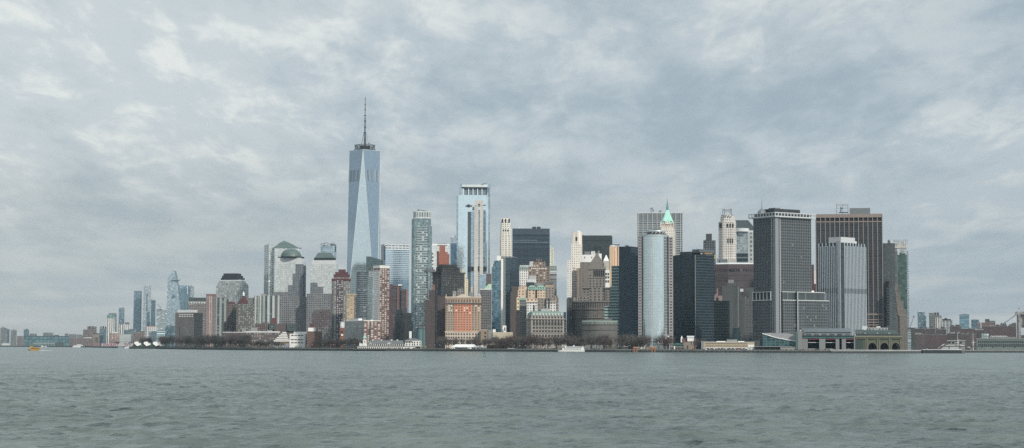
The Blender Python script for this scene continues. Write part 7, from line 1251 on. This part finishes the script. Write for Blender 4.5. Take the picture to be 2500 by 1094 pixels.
P2 = [make_tree(31+i, 13, 1.2, [twigm, dtwig][i % 2], 'bare dark winter tree on the long esplanade left of the white pier house', gp2, 380) for i in range(4)]
def rx(x0, x1, n): return sorted(random.uniform(x0, x1) for _ in range(n))
plant(P1, rx(1064, 1250, 38), 30, 150, 14, 19, [16]*5); plant(P1, rx(1225, 1565, 90), 25, 170, 12.5, 23.5, [16]*5); plant(P1, rx(1556, 1640, 22), 40, 120, 14, 21, [16]*5); plant(P1, rx(1196, 1290, 14), 60, 120, 16, 20, [16]*5); plant(P1, rx(1695, 1720, 5), 60, 90, 13, 16, [16]*5)
plant(P2, rx(392, 610, 86), 20, 160, 15, 24, [13]*4); plant(P2, rx(596, 690, 26), 15, 70, 9, 13, [13]*4); plant(P2, rx(766, 890, 30), 15, 60, 11, 16, [13]*4); plant(P2, rx(340, 420, 12), 60, 200, 18, 24, [13]*4)
wl = make_tree(51, 12, 1.3, yelt, 'golden yellow willow in front of the white ziggurat museum', None, 520, .13, name='willow_tree'); wl.location = (*at(694, 850, 3040)[:2], G)
wl2 = make_tree(52, 11, 1.2, oli, 'olive toned bare tree left of the white ziggurat museum', None, 480, .12); wl2.location = (*at(655, 850, 3120)[:2], G)
ev = make_tree(61, 12, .7, plain('evergreen_needles', (.03, .05, .04), noise=.4), 'dark evergreen beside the banded wing by the clock tower', None, 420, .1, True, name='evergreen_tree'); ev.location = (*at(868, 850, 2740)[:2], G); ev.scale = (1.3, 1.3, 1.3)
blu = thing('shelter', 'small bright blue awning below the willow and museum', 'awning', (*at(700, 850, 3060)[:2], G)); mb = MB(); gable(mb, -4, 4, -2, 2, 2.6, 3.8, plain('bright_blue', (.10, .20, .42))); mb.build('canopy', blu); mb = MB(); mb.tube((-3.6, -1.8, 0), (-3.6, -1.8, 2.6), .1, steel); mb.tube((3.6, -1.8, 0), (3.6, -1.8, 2.6), .1, steel); mb.build('post', blu)
# esplanade hedge and low quay clutter as ground cover
hd = plain('low_hedge', (.05, .055, .045), noise=.5, scale=.3); mb = MB(); rng = random.Random(3)
for (x0, y0), (x1, y1) in zip(SH[5:15], SH[6:16]):
    n = int(math.dist((x0, y0), (x1, y1))/3.2)
    for i in range(n):
        f = (i+rng.random())/n; x, y = x0+(x1-x0)*f, y0+(y1-y0)*f+8+rng.random()*10; h = .7+rng.random()*1.3
        mb.lathe(x, y, [(G, 1.4), (G+h*.6, 1.5), (G+h, .3)], hd, 5)
o = mb.build('hedge_cover'); o['kind'] = 'stuff'
# steam from the roof of the tallest tower
sm_ = bpy.data.materials.new('steam'); sm_.use_nodes = True; sn = sm_.node_tree; sn.nodes.remove(sn.nodes['Principled BSDF']); pv = sn.nodes.new('ShaderNodeVolumePrincipled'); sn.links.new(pv.outputs[0], sn.nodes['Material Output'].inputs['Volume']); pv.inputs['Color'].default_value = (.8, .85, .88, 1)
tc = sn.nodes.new('ShaderNodeTexCoord'); no = sn.nodes.new('ShaderNodeTexNoise'); no.inputs['Scale'].default_value = .12; no.inputs['Detail'].default_value = 4; sn.links.new(tc.outputs['Object'], no.inputs['Vector'])
mr = sn.nodes.new('ShaderNodeMapRange'); sn.links.new(no.outputs['Fac'], mr.inputs[0]); mr.inputs[1].default_value = .45; mr.inputs[2].default_value = .7; mr.inputs[4].default_value = .05; sn.links.new(mr.outputs[0], pv.inputs['Density'])
px0 = at(901, 350, 3980); mb = MB(); mb.lathe(0, 0, [(0, 4), (6, 7), (14, 9), (24, 7), (32, 1)], ROOF, 14); o = mb.build('steam'); o.data.materials.clear(); o.data.materials.append(sm_); o.location = px0; o['kind'] = 'stuff'
# distant gull
t = thing('bird', 'tiny dark bird gliding in the sky left of the tall towers', 'bird', at(414, 540, 900)); mb = MB(); mb.lathe(0, 0, [(-.35, .02), (-.1, .12), (.2, .1), (.42, .02)], darkm, 8); o = mb.build('body', t); o.rotation_euler = (0, pi/2, 0)
for s_ in (-1, 1): mb = MB(); mb.face([(-.12, 0, 0), (.18, 0, 0), (.1, s_*.5, .2), (-.1, s_*.5, .2)], darkm); mb.face([(-.1, s_*.5, .2), (.1, s_*.5, .2), (-.12, s_*1.1, .05)], darkm); o = mb.build('wing', t)
t.rotation_euler = (0, 0, 1.2)

t = thing('fender_piles', 'dark timber fender piles standing along the park sea wall', 'piles'); mb = MB(); rp = random.Random(5)
for (x0, y0), (x1, y1) in zip(SH[8:13], SH[9:14]):
    n = int(math.dist((x0, y0), (x1, y1))/5.5)
    for i in range(n): f = i/n; mb.cyl(x0+(x1-x0)*f, y0+(y1-y0)*f-1.5, .32, -1, G-rp.random()*1.6, darkm, 6)
mb.build('pile_row', t)['kind'] = 'stuff'
# small plant, tanks and aerials on the flat roofs
rr_ = random.Random(12)
for b_ in ALLB:
    if not b_.flat or b_.D > 4600 or b_.b < 12 or b_.D < 2440: continue
    for k_ in range(rr_.randint(2, 4)):
        w_, h_ = rr_.uniform(.05, .16)*b_.b, rr_.uniform(1.2, 3.6); u = rr_.uniform(.06, .8)*b_.b; v = rr_.uniform(.15, .5)*b_.a; mb = MB(); mb.box(u, u+w_, v, v+rr_.uniform(3, 6), b_.H, b_.H+h_, rr_.choice([conc, steel, darkm, slate])); b_.put(mb, 'rooftop_unit')
    if rr_.random() < .5: u = rr_.uniform(.1, .9)*b_.b; mb = MB(); mb.tube((u, b_.a*.3, b_.H), (u, b_.a*.3, b_.H+rr_.uniform(5, 11)), .22, steel, .1); b_.put(mb, 'aerial')
    if rr_.random() < .3: u = rr_.uniform(.15, .85)*b_.b; mb = MB(); mb.lathe(u, b_.a*.35, [(b_.H+2, 1.8), (b_.H+5, 1.8), (b_.H+6.4, .1)], slate, 10); mb.box(u-1.2, u+1.2, b_.a*.35-1.2, b_.a*.35+1.2, b_.H, b_.H+2, darkm); b_.put(mb, 'water_tank')
